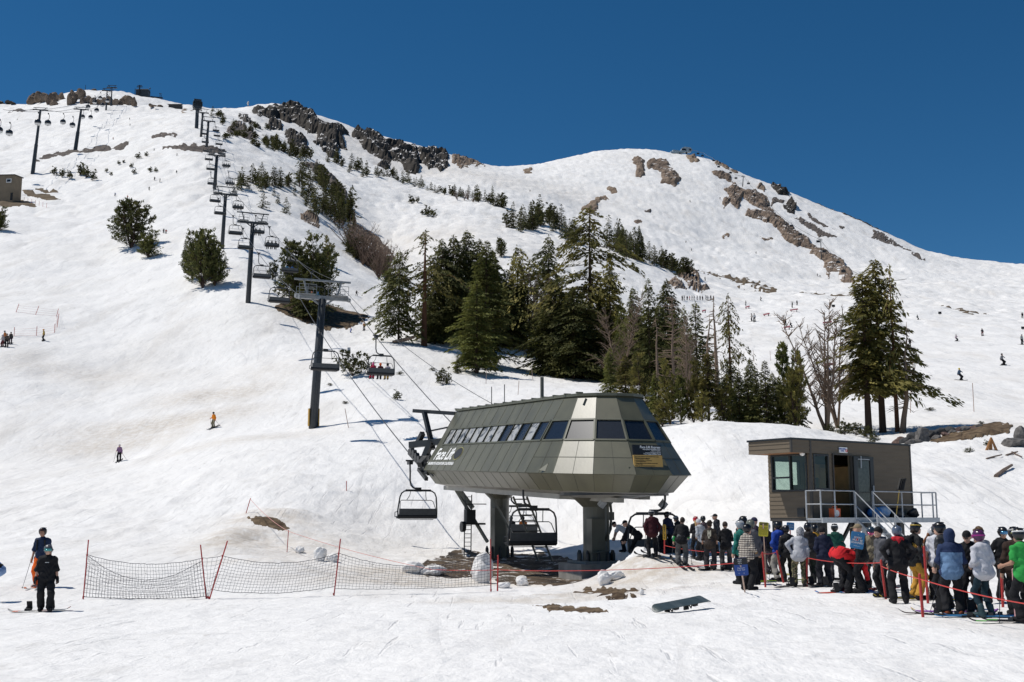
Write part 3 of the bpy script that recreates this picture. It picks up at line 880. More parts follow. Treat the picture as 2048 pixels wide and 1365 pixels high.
def conifer(seed, nb=220, R=.17, base=.08, prof='cone', rise=.15, droop=.35, spl=.045, dens=26, clump=.0, trunk_r=.014, bare=0, bark=M_BARK, fol='dark', width_noise=.3, lean=0.0, name='tree', spread=.9, powr=.85):
 rng = np.random.default_rng(seed)
 t = np.sort(rng.random(nb) ** .9)
 z = base + (1 - base) * t * .985
 az = np.arange(nb) * 2.399963 + rng.normal(0, .5, nb)
 if prof == 'cone': pf = (1 - t) ** powr
 elif prof == 'column': pf = np.clip((1 - t) * 2.6, 0, 1) ** .8
 elif prof == 'oval_cone': pf = (1 - t) ** .8 * (.72 + .28 * np.clip(t / .22, 0, 1))
 elif prof == 'oval': pf = np.sin(np.pi * np.clip(t * .9 + .12, 0, 1)) ** .7
 else: pf = np.clip((1 - t) * 1.8, 0, 1) ** .75
 L = R * pf * np.clip(rng.normal(1, width_noise, nb), .25, 1.7) + .012
 if clump:
  g = fbm(np.cos(az) * 1.5 + z * 7 + seed, np.sin(az) * 1.5 + z * 3, 3, seed)
  L *= np.clip(1 + clump * g * 2.2, .12, 1.9)
 keep = rng.random(nb) > bare * (1 - t)
 z, az, L, t = z[keep], az[keep], L[keep], t[keep]
 nb = len(z)
 m = np.maximum(3, (dens * (L / R) ** 1.1).astype(int))
 bi = np.repeat(np.arange(nb), m)
 n = len(bi)
 u = rng.random(n) ** .65
 dx, dy = np.cos(az)[bi], np.sin(az)[bi]
 l = L[bi]
 rs = (rise + .5 * t[bi] ** 2 * rise)
 side = rng.normal(0, .11, n) * l * (1 - .3 * u) * 1.3
 bx = lean * z[bi] ** 2
 P = np.stack([bx + dx * l * u - dy * side, dy * l * u + dx * side, z[bi] + l * (rs * u - droop * u * u) + rng.normal(0, .004, n)], -1)
 ang = rng.choice([-1, 1], n) * rng.uniform(.15, spread, n) * (1.15 - u)
 ca, sa = np.cos(ang), np.sin(ang)
 Dv = np.stack([dx * ca - dy * sa, dy * ca + dx * sa, rs - 2 * droop * u + rng.normal(0, .22, n)], -1)
 sl = spl * rng.uniform(.6, 1.25, n) * (.75 + .35 * (1 - t[bi]))
 V, F = kites(P, Dv, sl, sl * rng.uniform(.34, .55, n), rng)
 # leader
 k = 14
 zt = 1 - .06 * rng.random(k)
 Pl = np.stack([lean * zt ** 2 + rng.normal(0, .002, k), rng.normal(0, .002, k), zt], -1)
 Dl = np.stack([rng.normal(0, .7, k), rng.normal(0, .7, k), np.full(k, .8)], -1)
 V2, F2 = kites(Pl, Dl, np.full(k, spl * .7), np.full(k, spl * .25), rng)
 F = np.concatenate([F, F2 + len(V)])
 V = np.concatenate([V, V2])
 crown = np_mesh('crown', V, F, [M_FOL[fol]])
 mb = MB()
 mb.poly([(lean * q * q, 0, q) for q in (-.03, .02, .25, .5, .75, .97)], [trunk_r * 1.25, trunk_r, trunk_r * .8, trunk_r * .6, trunk_r * .35, .0015], 8)
 for i in range(0, nb, 3 if nb > 120 else 2):
  a = Vector((lean * z[i] ** 2, 0, z[i]))
  d = Vector((math.cos(az[i]), math.sin(az[i]), 0))
  q = [a, a + d * L[i] * .5 + Vector((0, 0, L[i] * (rise * .5 - droop * .25))), a + d * L[i] * .95 + Vector((0, 0, L[i] * (rise - droop) * .95))]
  mb.poly(q, [.0028, .002, .0008], 3, cap=False)
 trunk = mb.mesh('trunk', [bark], True)
 return crown, trunk

def pine(seed, stems=4, R=.22, spl=.06, tuft=11, per=26, fol='dark', base=.12, bark=M_BARK, up=.9, open_=0.0):
 """whitebark pine: several ascending stems with tufted branch ends"""
 rng = np.random.default_rng(seed)
 mb = MB()
 Ps, Ds = [], []
 for sidx in range(stems):
  a = 2 * math.pi * sidx / stems + rng.uniform(-.5, .5)
  out = R * rng.uniform(.15, .6) if stems > 1 else 0
  ht = rng.uniform(.5, .95) if sidx else 1.0
  pts = [Vector((math.cos(a) * out * q ** .8, math.sin(a) * out * q ** .8, ht * q - .02)) for q in (0, .2, .45, .7, .97)]
  mb.poly(pts, [.016, .013, .010, .006, .002], 6)
  for b in range(per):
   q = base + (1 - base) * rng.random() ** .8
   f = q * 4
   i = min(3, int(f))
   p = pts[i].lerp(pts[i + 1], f - i) if q < .999 else pts[4]
   az = rng.uniform(0, 6.283)
   ln = R * (.95 - .62 * q) * rng.uniform(.3, 1.25)
   e = p + Vector((math.cos(az) * ln, math.sin(az) * ln, ln * up * rng.uniform(.3, .9)))
   mb.poly([p, p.lerp(e, .5) - Vector((0, 0, ln * .08)), e], [.004, .003, .0012], 3, cap=False)
   for w in (1.0, .82, .62) if rng.random() > open_ else (1.0,):
    c = p.lerp(e, w)
    d = (e - p).normalized()
    Ps.append(np.tile(np.array(c), (tuft, 1)) + rng.normal(0, .012, (tuft, 3)))
    Ds.append(np.array(d) * .9 + np.array([0, 0, .6]) + rng.normal(0, .75, (tuft, 3)))
 P, Dv = np.concatenate(Ps), np.concatenate(Ds)
 sl = spl * rng.uniform(.6, 1.2, len(P))
 V, F = kites(P, Dv, sl, sl * .36, rng, 2.0)
 return np_mesh('crown', V, F, [M_FOL[fol]]), mb.mesh('trunk', [bark], True)

def dead(seed, stems=1, R=.2, n=40, up=.5, curl=0.0, base=.15, r0=.016, sub=4, m=M_DEAD, lean=.08, twigs=1.0):
 rng = random.Random(seed)
 tb, bb = MB(), MB()
 for s_ in range(stems):
  a = rng.uniform(0, 6.28)
  le = lean * rng.uniform(.4, 1.4) * (1 if stems == 1 else 2.2)
  ht = rng.uniform(.75, 1) if s_ else 1
  pts = [Vector((math.cos(a) * le * q + rng.gauss(0, .006), math.sin(a) * le * q + rng.gauss(0, .006), ht * q - .02)) for q in (0, .15, .3, .5, .7, .85, 1)]
  rr = [r0 * f for f in (1.3, 1, .85, .65, .42, .25, .07)]
  tb.poly(pts, rr, 7)
  for k in range(n):
   q = base + (1 - base) * rng.random()
   f = q * 6
   i = min(5, int(f))
   p = pts[i].lerp(pts[i + 1], min(1, f - i))
   az = rng.uniform(0, 6.283)
   ln = R * (1.05 - .7 * q) * rng.uniform(.35, 1.2)
   d = Vector((math.cos(az), math.sin(az), up * rng.uniform(.3, 1.4)))
   br = [p]
   for w in range(1, 5):
    d2 = d + Vector((rng.gauss(0, .14), rng.gauss(0, .14), curl * w * .25 + rng.gauss(0, .1)))
    br.append(br[-1] + d2.normalized() * ln * .25)
   bb.poly(br, [.0045, .0038, .003, .002, .0008], 4, cap=False)
   for j in range(int(sub * twigs)):
    w = rng.uniform(.3, 1)
    ii = min(3, int(w * 4))
    c = br[ii].lerp(br[ii + 1], w * 4 - ii if w < 1 else 1)
    dd = (d + Vector((rng.gauss(0, .7), rng.gauss(0, .7), rng.gauss(.1, .5)))).normalized()
    e = c + dd * ln * rng.uniform(.15, .4)
    bb.poly([c, c.lerp(e, .5) + Vector((rng.gauss(0, .004), rng.gauss(0, .004), .003)), e], [.0016, .0012, .0006], 3, cap=False)
 return bb.mesh('branches', [m], False), tb.mesh('trunk', [m], True)

PROTO = {}
def proto(kind, var):
 k = (kind, var)
 if k in PROTO: return PROTO[k]
 s = hash(kind) % 1000 if False else sum(ord(c) * (i + 1) for i, c in enumerate(kind)) + var * 37
 if kind == 'fir': r = conifer(s, 420, .20, .04, 'oval_cone', .16, .30, .032, 46, .35, fol='green')
 elif kind == 'dark_fir': r = conifer(s, 400, .19, .03, 'irregular', .14, .40, .033, 44, .55, fol='dark')
 elif kind == 'tall_pine': r = conifer(s, 250, .22, .14, 'irregular', .08, .45, .032, 60, .95, .017, .05, M_BARK, 'olive', .4)
 elif kind == 'hemlock': r = conifer(s, 330, .145, .24, 'cone', .12, .34, .027, 60, .6, .018, .3, M_BARK, 'olive', .3, powr=.6)
 elif kind == 'slim_fir': r = conifer(s, 300, .14, .08, 'column', .08, .42, .032, 36, .6, .013, .05, M_BARK, 'dark', .3)
 elif kind == 'spire': r = conifer(s, 300, .15, .04, 'cone', .12, .28, .034, 32, .3, .012, 0, M_BARK, 'dark', .25, powr=.9)
 elif kind == 'bent_fir': r = conifer(s, 170, .19, .20, 'irregular', .05, .55, .036, 30, 1.1, .013, .2, M_BARK, 'olive', .45, lean=-.12)
 elif kind == 'snag_fir': r = conifer(s, 70, .20, .42, 'column', .02, .5, .036, 30, 1.2, .026, .3, M_REDBARK, 'olive', .5)
 elif kind == 'half_snag': r = conifer(s, 90, .16, .30, 'irregular', .0, .6, .036, 26, 1.2, .020, .35, M_REDBARK, 'olive', .5)
 elif kind == 'pine': r = pine(s, 5, .36, .05, 12, 50, 'dark', .05)
 elif kind == 'young_pine': r = pine(s, 1, .26, .05, 13, 110, 'green', .05, up=.6)
 elif kind == 'open_pine': r = pine(s, 3, .28, .05, 12, 58, 'olive', .06, open_=.15)
 elif kind == 'shrub': r = pine(s, 6, .85, .13, 8, 12, 'far', .05, up=.35)
 elif kind == 'far_fir': r = conifer(s, 90, .21, .02, 'cone', .15, .25, .085, 12, .4, .018, 0, M_BARK, 'far', .35, powr=.7)
 elif kind == 'far_spire': r = conifer(s, 80, .15, .02, 'irregular', .2, .2, .085, 10, .5, .018, 0, M_BARK, 'far', .4)
 elif kind == 'far_pine': r = pine(s, 4, .34, .10, 8, 16, 'far', .08)
 elif kind == 'dead_fan': r = dead(s, 4, .26, 46, .9, .5, .2, .013, 6, M_DEAD, .13)
 elif kind == 'dead_fir': r = dead(s, 1, .20, 90, .25, -.15, .1, .016, 5, M_DEAD, .04)
 elif kind == 'dead_twist': r = dead(s, 1, .17, 34, -.05, -.5, .2, .020, 3, M_DEAD, .08)
 elif kind == 'dead_grey': r = dead(s, 3, .36, 60, .75, .3, .12, .014, 7, M_DEAD, .16)
 elif kind == 'brush': r = dead(s, 9, .30, 14, 1.2, .6, .1, .014, 4, M_BRUSH, .22)
 PROTO[k] = r
 return r
NVAR = {'fir': 3, 'dark_fir': 4, 'far_fir': 5, 'far_spire': 4, 'far_pine': 4, 'shrub': 4, 'spire': 3, 'young_pine': 3, 'open_pine': 3, 'brush': 3}
_tr = random.Random(4)
def tree(px, base, top, kind, label=None, group=None, wid=1.0, D=None, cat='tree', single=False, name=None, rot=None, var=None):
 p = hit(px, base) if D is None else ground(px, D)
 e = ray(px, top)[1]
 H = max(.3, CAMZ + float(e) * p.y - p.z)
 crown, trunk = proto(kind, _tr.randrange(NVAR.get(kind, 2)) if var is None else var)
 nm = name or {'shrub': 'shrub', 'brush': 'bare_shrub'}.get(kind, 'dead_tree' if kind.startswith('dead') else 'pine_tree' if 'pine' in kind else 'fir_tree')
 r = empty(nm, p, _tr.uniform(0, 6.28) if rot is None else rot, label, cat, group)
 r.scale = (H * wid, H * wid, H)
 for me, n in ((trunk, 'trunk'), (crown, crown.name.split('.')[0])):
  link(n, me, r)
 return r

# big trees of the grove, back row first
G1 = 'dark firs packed in the back of the grove'
DK = 'dark dense fir packed in the shaded back of the grove'
T = tree
T(797, 686, 500, 'slim_fir', 'slim dark fir at the left edge of the grove, left of the bare red trunk', wid=1.0)
T(848, 692, 460, 'snag_fir', 'tall bare reddish trunk with a few tufted limbs near its broken top', wid=1.0)
for px, b, t_, w in ((882, 686, 478, 1.1), (905, 684, 470, 1.1), (932, 684, 462, 1.15), (958, 686, 478, 1.1), (985, 690, 500, 1.1), (1012, 694, 540, 1.1), (870, 688, 560, .9), (1040, 700, 560, 1.0)):
 T(px, b, t_, 'dark_fir', DK, G1, w * .92)
T(972, 735, 482, 'fir', 'large bright green fir rising behind the front fir of the grove', wid=1.05, var=0)
T(953, 747, 560, 'fir', 'front green fir with full skirts standing alone on the snow', wid=1.25, var=1)
T(1030, 694, 520, 'open_pine', 'pale young pine in the gap between the two halves of the grove', wid=.6)
T(1062, 702, 492, 'bent_fir', 'thin fir with a drooping bent top in the middle of the grove', wid=1.1, rot=0)
T(1090, 715, 535, 'dead_grey', 'grey dead tree with a wide fan of bare twigs in the grove', wid=.75)
T(1098, 706, 470, 'slim_fir', 'ragged dark fir behind the grey dead tree', wid=1.0)
for px, b, t_, w in ((1095, 748, 600, 1.3), (1130, 752, 590, 1.2), (1168, 756, 600, 1.3), (1205, 760, 590, 1.2), (1245, 765, 620, 1.1), (1285, 768, 630, 1.1), (1320, 770, 610, 1.0), (1350, 772, 620, 1.0)):
 T(px, b, t_, 'fir' if px % 2 else 'dark_fir', 'low dark fir filling the foot of the right half of the grove', 'low dark firs at the foot of the grove', w)
T(1182, 752, 412, 'tall_pine', 'tallest tree of the grove, a ragged olive pine with tiered limbs', wid=1.0, var=1)
T(1112, 752, 560, 'dark_fir', 'broad dark fir left of the tallest pine, hiding its lower trunk', wid=1.15, var=0)
T(1148, 758, 575, 'dark_fir', 'broad dark fir directly under the tallest pine', wid=1.15, var=1)
T(1222, 762, 515, 'hemlock', 'olive hemlock with drooping tips right of the tallest pine', wid=.8, var=0)
T(1268, 770, 575, 'dark_fir', 'narrow dark fir behind the drooping hemlock', wid=.8, var=2)
T(1300, 772, 558, 'spire', 'narrow pointed fir with a sharp spire top', wid=1.0, var=0)
T(1338, 768, 558, 'dark_fir', 'dark fir right of the spire topped fir', wid=.85, var=3)
T(1395, 790, 606, 'spire', 'dark pointed fir in front of the distant row of skiers', wid=1.35, var=1)
T(1372, 792, 612, 'spire', 'slender pointed fir beside the dark pointed fir', wid=.8, var=2)
T(1238, 772, 590, 'dead_grey', 'pale dead limbs curving out over the drooping hemlock', wid=.8)
T(1140, 735, 600, 'dead_grey', 'dead limbs with pale twigs low in the broad dark firs', wid=.9)
T(1410, 812, 625, 'dead_twist', 'broken pale stub among the young pines on the bank', wid=1.2)
T(1345, 800, 590, 'dead_fir', 'brown dead fir with fine twigs in front of the dark firs', wid=1.0)
T(1318, 815, 630, 'dead_twist', 'pale dead trunk with curled stubs in the front of the grove', wid=1.0)
T(1375, 815, 640, 'dead_grey', 'leaning pale dead branches across the pointed firs', wid=.7)
T(1437, 800, 590, 'dead_twist', 'bare twisted snag with hooked branches left of the half bare snag', wid=1.1, var=1)
T(1462, 795, 588, 'half_snag', 'half bare red trunk with foliage only on its right side', wid=.8)
# front row on the snow bank, behind the terminal and the hut
FR = [(1222, 98, 690, 'fir', 1.0), (1252, 94, 705, 'hemlock', 1.3), (1285, 92, 700, 'open_pine', .8), (1312, 90, 735, 'fir', .9), (1340, 88, 710, 'open_pine', .7), (1362, 86, 745, 'young_pine', .8), (1388, 88, 715, 'open_pine', .7), (1418, 86, 700, 'hemlock', 1.2), (1446, 86, 745, 'open_pine', .75), (1465, 88, 770, 'young_pine', .8), (1325, 86, 780, 'open_pine', 1.0), (1405, 85, 775, 'open_pine', 1.0)]
for px, D, t_, k, w in FR:
 T(px, 0, t_ + 6, k, 'bushy evergreen on the bank crest right behind the terminal roof', 'bushy evergreens on the bank crest', w, D=D)
for px, D, t_, w in ((1480, 86, 742, 1.2), (1498, 86, 735, 1.2), (1515, 88, 760, 1.2), (1534, 86, 722, 1.35)):
 T(px, 0, t_, 'spire', 'young pointed fir in the short row between the red snag and the bare trees', 'young pointed firs on the bank', w, D=D)
T(1570, 0, 686, 'young_pine', 'open green pine with tufted tips left of the bare trees', D=88, wid=.6)
for px, D, t_, w in ((1548, 88, 745, 1.1), (1584, 90, 735, 1.0), (1460, 90, 715, 1.0), (1504, 90, 715, .9)):
 T(px, 0, t_, 'slim_fir', 'slim dark young fir standing among the young trees left of the bare trees', 'slim young firs on the bank', w, D=D)
T(1598, 0, 700, 'young_pine', 'second open green pine, touching the bare trees', D=90, wid=.5, var=2)
T(1590, 0, 705, 'open_pine', 'short olive pine between the two open green pines', D=86, wid=.65)
T(1655, 0, 612, 'dead_fan', 'bare dead tree with a fan of pale upswept branches', D=88, wid=1.0, var=0, rot=1.2)
T(1676, 0, 625, 'dead_fan', 'bare dead tree right beside the left hemlock trunk', D=93, wid=.8, var=1, rot=3.4)
T(1738, 0, 545, 'hemlock', 'left trunk of the tall hemlock trio behind the hut', D=88, wid=1.2, var=1)
T(1766, 0, 518, 'hemlock', 'middle and tallest trunk of the hemlock trio behind the hut', D=89, wid=1.1, var=0)
T(1795, 0, 530, 'half_snag', 'right trunk of the hemlock trio, half dead with bare upper limbs', D=88, wid=.72, var=1, rot=2.4)
T(1808, 0, 640, 'dead_twist', 'thin dead trunk with hanging twigs at the right of the hemlock trio', D=87, wid=1.2, var=0)
for px, D, t_ in ((1690, 82, 840), (1712, 81, 845), (1735, 80, 850), (1660, 84, 845)):
 T(px, 0, t_, 'shrub', 'low green shrub at the foot of the tall hemlocks', 'low shrubs under the hemlocks', .8, D=D, cat='shrub')
T(1748, 0, 866, 'shrub', 'small yellow green shrub above the middle of the hut roof', D=78, wid=.8, cat='shrub')

# middle slope, individual trees
T(262, 496, 396, 'pine', 'big round dark pine alone on the left ski slope', wid=1.15, var=0)
T(296, 516, 458, 'pine', 'smaller lighter pine beside the big round pine', wid=1.1, var=1)
T(384, 560, 462, 'pine', 'left pine of the dark clump beside the second lift tower', wid=.7, var=1)
T(405, 576, 455, 'pine', 'tallest pine of the dark clump beside the second lift tower', wid=.8, var=0)
T(430, 572, 478, 'pine', 'right pine of the dark clump beside the second lift tower', wid=.8, var=1)
T(369, 532, 478, 'spire', 'thin spire at the left of the dark pine clump', wid=.9)
T(450, 536, 512, 'far_fir', 'tiny fir at the foot of the second lift tower', wid=1.2)
T(596, 618, 482, 'pine', 'broad pine group left half behind the nearest lift tower head', wid=.95, var=0)
T(632, 620, 470, 'pine', 'broad pine group right half behind the nearest lift tower head', wid=.85, var=1)
T(615, 640, 540, 'dark_fir', 'dark low fir under the broad pines behind the nearest tower', wid=1.3)
T(545, 560, 520, 'far_pine', 'small pine left of the broad pines', wid=1.0)
T(655, 530, 470, 'open_pine', 'open young pine uphill of the broad pines', wid=.8)
T(705, 752, 700, 'shrub', 'green juniper like bush in front of the occupied lift chair', wid=.95, cat='shrub')
T(1003, 515, 476, 'pine', 'small round pine alone on the snow above the grove', wid=.9)
T(885, 770, 735, 'shrub', 'straggling low shrub on the snow below the red trunk', wid=.8, cat='shrub')
T(915, 748, 712, 'spire', 'small fir beside the front green fir', wid=1.4)
T(795, 800, 780, 'shrub', 'tiny round shrub alone below the occupied chair', wid=.7, cat='shrub')
for px, b, t_, w in ((690, 808, 802, 1.6), (770, 748, 740, 1.4), (865, 742, 735, 1.4), (660, 772, 766, 1.2), (740, 757, 752, 1.4), (800, 750, 742, 1.3), (1860, 822, 815, 1.8), (1975, 892, 880, .9), (1962, 850, 842, 1.2), (1938, 905, 900, 1.4)):
 T(px, b, t_, 'shrub', 'low sprig of a buried shrub poking through the snow', 'shrub sprigs poking through the snow', w, cat='shrub')
T(0, 462, 412, 'pine', 'dark pine cut by the left edge of the photo', wid=.8)
for px, b, t_, w in ((108, 352, 334, 1.3), (124, 356, 338, 1.2), (140, 358, 340, 1.2)):
 T(px, b, t_, 'far_pine', 'low pine in the left half of the shrub island on the upper left slope', 'left half of the shrub island', w)
for px, b, t_, w in ((160, 352, 326, 1.1), (172, 356, 330, 1.1), (186, 362, 340, 1.0)):
 T(px, b, t_, 'far_pine', 'taller pine in the right half of the shrub island on the upper left slope', 'right half of the shrub island', w)
for px, b, t_ in ((213, 345, 337), (222, 352, 344), (238, 330, 322), (262, 336, 326), (276, 318, 306), (292, 314, 304), (300, 345, 334), (312, 345, 335), (268, 348, 338), (247, 326, 320)):
 T(px, b, t_, 'far_pine', 'tiny bush scattered on the open upper left slope', 'tiny bushes on the upper left slope', 1.5)

def scatter(poly, n, hmin, hmax, kinds, label, group, wid=1.0, seed=0, jitter=5):
 rng = random.Random(seed)
 n = int(n * 1.35)
 for i in range(n):
  t = (i + rng.random() * .9) / n * (len(poly) - 1)
  k = min(len(poly) - 2, int(t))
  f = t - k
  px = poly[k][0] + (poly[k + 1][0] - poly[k][0]) * f + rng.gauss(0, jitter)
  b = poly[k][1] + (poly[k + 1][1] - poly[k][1]) * f + rng.gauss(0, jitter * .55)
  T(px, b, b - rng.uniform(hmin, hmax), rng.choice(kinds), label, group, wid * rng.uniform(.8, 1.25))
FK = ['far_fir', 'far_fir', 'far_spire', 'far_pine']
scatter([(418, 228), (450, 240), (480, 262), (520, 262)], 12, 8, 18, ['far_pine', 'far_fir'], 'small shrubby pine beside the uppermost lift towers', 'pines beside the uppermost towers', 1.2, 1, 7)
scatter([(445, 275), (480, 270), (525, 290), (540, 275)], 14, 8, 16, ['far_pine'], 'low dark shrubby pine on the rocks beside the upper lift line', 'shrubby pines on the upper rocks', 1.5, 2, 8)
scatter([(535, 292), (560, 302), (590, 312), (620, 318)], 20, 15, 28, FK, 'conifer in the tight row at the foot of the summit cliff', 'conifers under the summit cliff', 1.0, 3, 4)
scatter([(468, 372), (500, 378), (530, 372), (565, 372), (610, 360)], 20, 20, 42, FK, 'conifer in the loose band right of the lift line', 'conifers right of the lift line', .95, 4, 9)
for px, b, t_ in ((526, 418, 384), (572, 428, 395), (556, 408, 388), (548, 392, 376)):
 T(px, b, t_, 'far_fir', 'separate conifer below the loose band right of the lift line', 'separate conifers below the band', 1.1)
scatter([(598, 385), (620, 410), (640, 430), (660, 430), (680, 445), (698, 452)], 21, 28, 68, ['far_fir', 'far_spire', 'spire', 'far_spire'], 'tall conifer in the dense stand on the middle spur', 'dense stand on the middle spur', .8, 5, 14)
scatter([(625, 360), (645, 375), (665, 395), (690, 420)], 14, 25, 45, FK, 'conifer on the upper edge of the dense spur stand', 'upper edge of the spur stand', .9, 6, 6)
scatter([(650, 322), (690, 332), (720, 348), (760, 352), (790, 356)], 18, 12, 30, FK, 'small conifer on the crest line under the middle cliffs', 'conifers under the middle cliffs', 1.0, 7, 5)
scatter([(790, 360), (830, 372), (870, 385), (910, 392), (940, 398)], 22, 10, 26, FK, 'small conifer along the far crest line below the broken rock face', 'conifers along the far crest', 1.0, 8, 4)
scatter([(950, 402), (985, 410), (1010, 418)], 11, 15, 34, FK, 'conifer on the crest line left of the big crest clump', 'conifers left of the crest clump', .9, 9, 4)
scatter([(1015, 452), (1040, 460), (1068, 458), (1080, 450)], 13, 25, 62, FK, 'conifer of the big clump on the crest line above the grove', 'big clump on the crest', .8, 10, 4)
scatter([(1085, 442), (1110, 455), (1140, 475), (1145, 490)], 17, 22, 48, FK, 'conifer on the crest line left of the tallest pine', 'crest conifers left of the tallest pine', .85, 11, 5)
scatter([(1215, 500), (1240, 505), (1262, 520), (1290, 520)], 12, 45, 72, ['far_spire', 'dark_fir', 'far_fir'], 'tall conifer of the crest clump right of the tallest pine', 'crest clump right of the tallest pine', .7, 12, 4)
scatter([(1300, 525), (1330, 535), (1355, 545)], 10, 22, 42, FK, 'conifer on the low end of the crest line before the bluff', 'crest conifers before the bluff', .9, 13, 4)
T(1374, 552, 514, 'pine', 'round dark bush on top of the brown rock bluff', wid=1.1)
T(1358, 556, 520, 'far_pine', 'smaller bush beside the round bush on the bluff', wid=1.0)
for px, b, t_ in ((824, 408, 390), (856, 434, 412), (845, 430, 418), (866, 436, 418), (835, 406, 394)):
 T(px, b, t_, 'far_pine', 'bush alone on the snow bowl above the red trunk', 'bushes alone on the bowl', 1.3)
scatter([(700, 500), (730, 528), (760, 548), (785, 560)], 16, 45, 75, ['brush'], 'bare brown brush on the lower end of the middle spur', 'bare brown brush on the spur', 1.0, 14, 5)
scatter([(692, 495), (715, 515), (790, 585)], 8, 28, 55, ['far_fir', 'far_pine'], 'conifer among the bare brown brush on the spur', 'conifers among the brush', .9, 15, 7)
scatter([(915, 400), (935, 400), (950, 404)], 4, 16, 26, ['brush'], 'grey bare brush on the far crest line', 'grey brush on the far crest', .8, 16, 3)

# boulders by the tall trees and chunks of snow
def boulder(px, D, r, m, label, group=None, seed=0, cat='boulder', name='boulder', zoff=.3):
 p = ground(px, D)
 mb = MB()
 boulder_bm(mb, (0, 0, 0), r, seed, 3)
 o = mb.build(name, m)
 o.location = p + Vector((0, 0, r[2] * zoff))
 return tag(o, label, cat, group)
M_BGREY = mat('grey_boulder', (.12, .112, .105), .85, var=.4, scale=3, bump=.6, bscale=12)
M_BSHADE = mat('shaded_boulder', (.05, .05, .05), .85, var=.4, scale=3, bump=.6, bscale=12)  # darker boulder colour, shade within the rock pile put into the paint
M_BRED = mat('red_boulder', (.16, .10, .08), .85, var=.4, scale=3, bump=.6, bscale=12)
BL = [(1800, 78, .75, M_BRED), (1815, 77, .7, M_BSHADE), (1832, 79, .9, M_BSHADE), (1848, 78, .6, M_BGREY), (1822, 75.5, .55, M_BGREY), (1862, 79.5, 1.0, M_BSHADE), (1880, 80, .8, M_BSHADE), (1897, 80, .7, M_BSHADE), (1835, 75.5, .45, M_BGREY), (1915, 80, .6, M_BRED), (1930, 80, .6, M_BGREY), (1872, 78, .5, M_BGREY), (1890, 78.5, .45, M_BRED), (1905, 79, .4, M_BGREY), (1945, 80.5, .5, M_BRED), (1960, 81, .4, M_BGREY)]
for k, (px, D, r, m_) in enumerate(BL):
 r *= .8
 boulder(px, D, (r, r * .9, r * .6), m_, 'boulder in the rock pile at the foot of the tall hemlocks', 'boulders in the rock pile', k)
boulder(1846, 76, (.62, .55, .62), M_BGREY, 'pale grey boulder at the front of the rock pile', None, 77, zoff=.6)
boulder(2028, 72, (.95, .8, .5), M_BGREY, 'flat grey boulder on the snow at the right edge', None, 78)
boulder(2046, 73, (.55, .55, .9), M_BGREY, 'upright grey boulder beside the flat one at the right edge', None, 79)

def chunk(px, py, w, hh, label, seed, sub=4):
 p = hit(px, py)
 k = p.y / FPX
 import bmesh
 bm = bmesh.new()
 bmesh.ops.create_icosphere(bm, subdivisions=sub, radius=1)
 vs = []
 for v in bm.verts:
  c = v.co
  n = float(fbm(np.array(c.x * .9 + seed), np.array(c.z * 1.1 + c.y * 1.3), 4, seed)) * 1.5 - abs(float(fbm(np.array(c.y * 2.3 + seed), np.array(c.z * 2.1 - c.x * 1.9), 3, seed + 5))) * .9
  vs.append(c * (1 + .30 * n))
 mb = MB()
 mb.add([(a.x * w * k / 2, a.y * w * k / 2.4, a.z * hh * k / 2) for a in vs], [[v.index for v in f.verts] for f in bm.faces])
 bm.free()
 o = mb.build('snow_chunk', M_SNOWC, None, True)
 o.location = p + Vector((0, 0, hh * k * .36))
 return tag(o, label, 'snow chunk')
chunk(964, 1166, 46, 62, 'large rounded snow heap behind the two red poles at the net end', 3)
chunk(825, 1146, 40, 28, 'lumpy snow chunk at the left end of the bare ground', 5)
chunk(866, 1150, 50, 22, 'low wide snow chunk in front of the bare ground', 6)
chunk(1044, 1172, 26, 22, 'small snow lump in front of the ladder', 8)
chunk(1008, 1176, 28, 14, 'flat snow lump beside the short red pole', 9)
chunk(1206, 1170, 26, 32, 'icy snow block leaning beside the concrete footing', 10)
chunk(1228, 1160, 40, 24, 'grey icy snow block in the shade of the terminal', 11)
chunk(640, 1122, 26, 34, 'pointed snow chunk behind the net', 12)
chunk(665, 1124, 22, 22, 'bluish snow chunk behind the net beside its pole', 14)
chunk(598, 1106, 20, 14, 'small tan snow chunk near the short red stake', 15)
chunk(1283, 1190, 9, 14, 'tiny upright snow nub at the front dirt strip', 16)
# ------------------------------------------------------------------ lift terminal
M_OLIVE = mat('olive_panel_paint', (.100, .096, .058), .36, var=.2, scale=1.1, bump=.05, bscale=9, stretch=(1, 1, .35), spec=.85)
M_OLIVE2 = mat('olive_roof_trim', (.085, .088, .06), .5, var=.15, scale=2)
M_SEAM = mat('panel_seam', (.060, .061, .043), .6)
M_SOFFIT = mat('grey_soffit', (.30, .29, .26), .45, var=.15, scale=1.5)
M_COLUMN = mat('column_paint', (.105, .102, .078), .42, var=.12, scale=1.5, bump=.1, bscale=14)
M_STEEL = mat('dark_steel', (.032, .034, .036), .45, .3, var=.2, scale=4)
M_GALV = mat('galvanised_steel', (.42, .43, .44), .45, .25, var=.15, scale=5)
M_GLASS = mat('dark_window_glass', (.010, .014, .022), .26, var=.1, spec=.6)
M_CONC = mat('concrete', (.26, .245, .22), .9, var=.2, scale=2.5, bump=.5, bscale=14)
M_BLACK = mat('black_rubber', (.012, .012, .013), .7)
M_WHITE = mat('white_paint', (.78, .78, .76), .6, var=.04)
M_YELLOWS = mat('sign_ochre', (.62, .38, .11), .55, var=.05, scale=2)
M_SIGNBLACK = mat('sign_black', (.015, .015, .017), .5)
M_ROPE = mat('steel_rope', (.085, .085, .085), .5, .4)
M_REDPOLE = mat('red_pole_paint', (.42, .03, .025), .5, var=.15, scale=6)

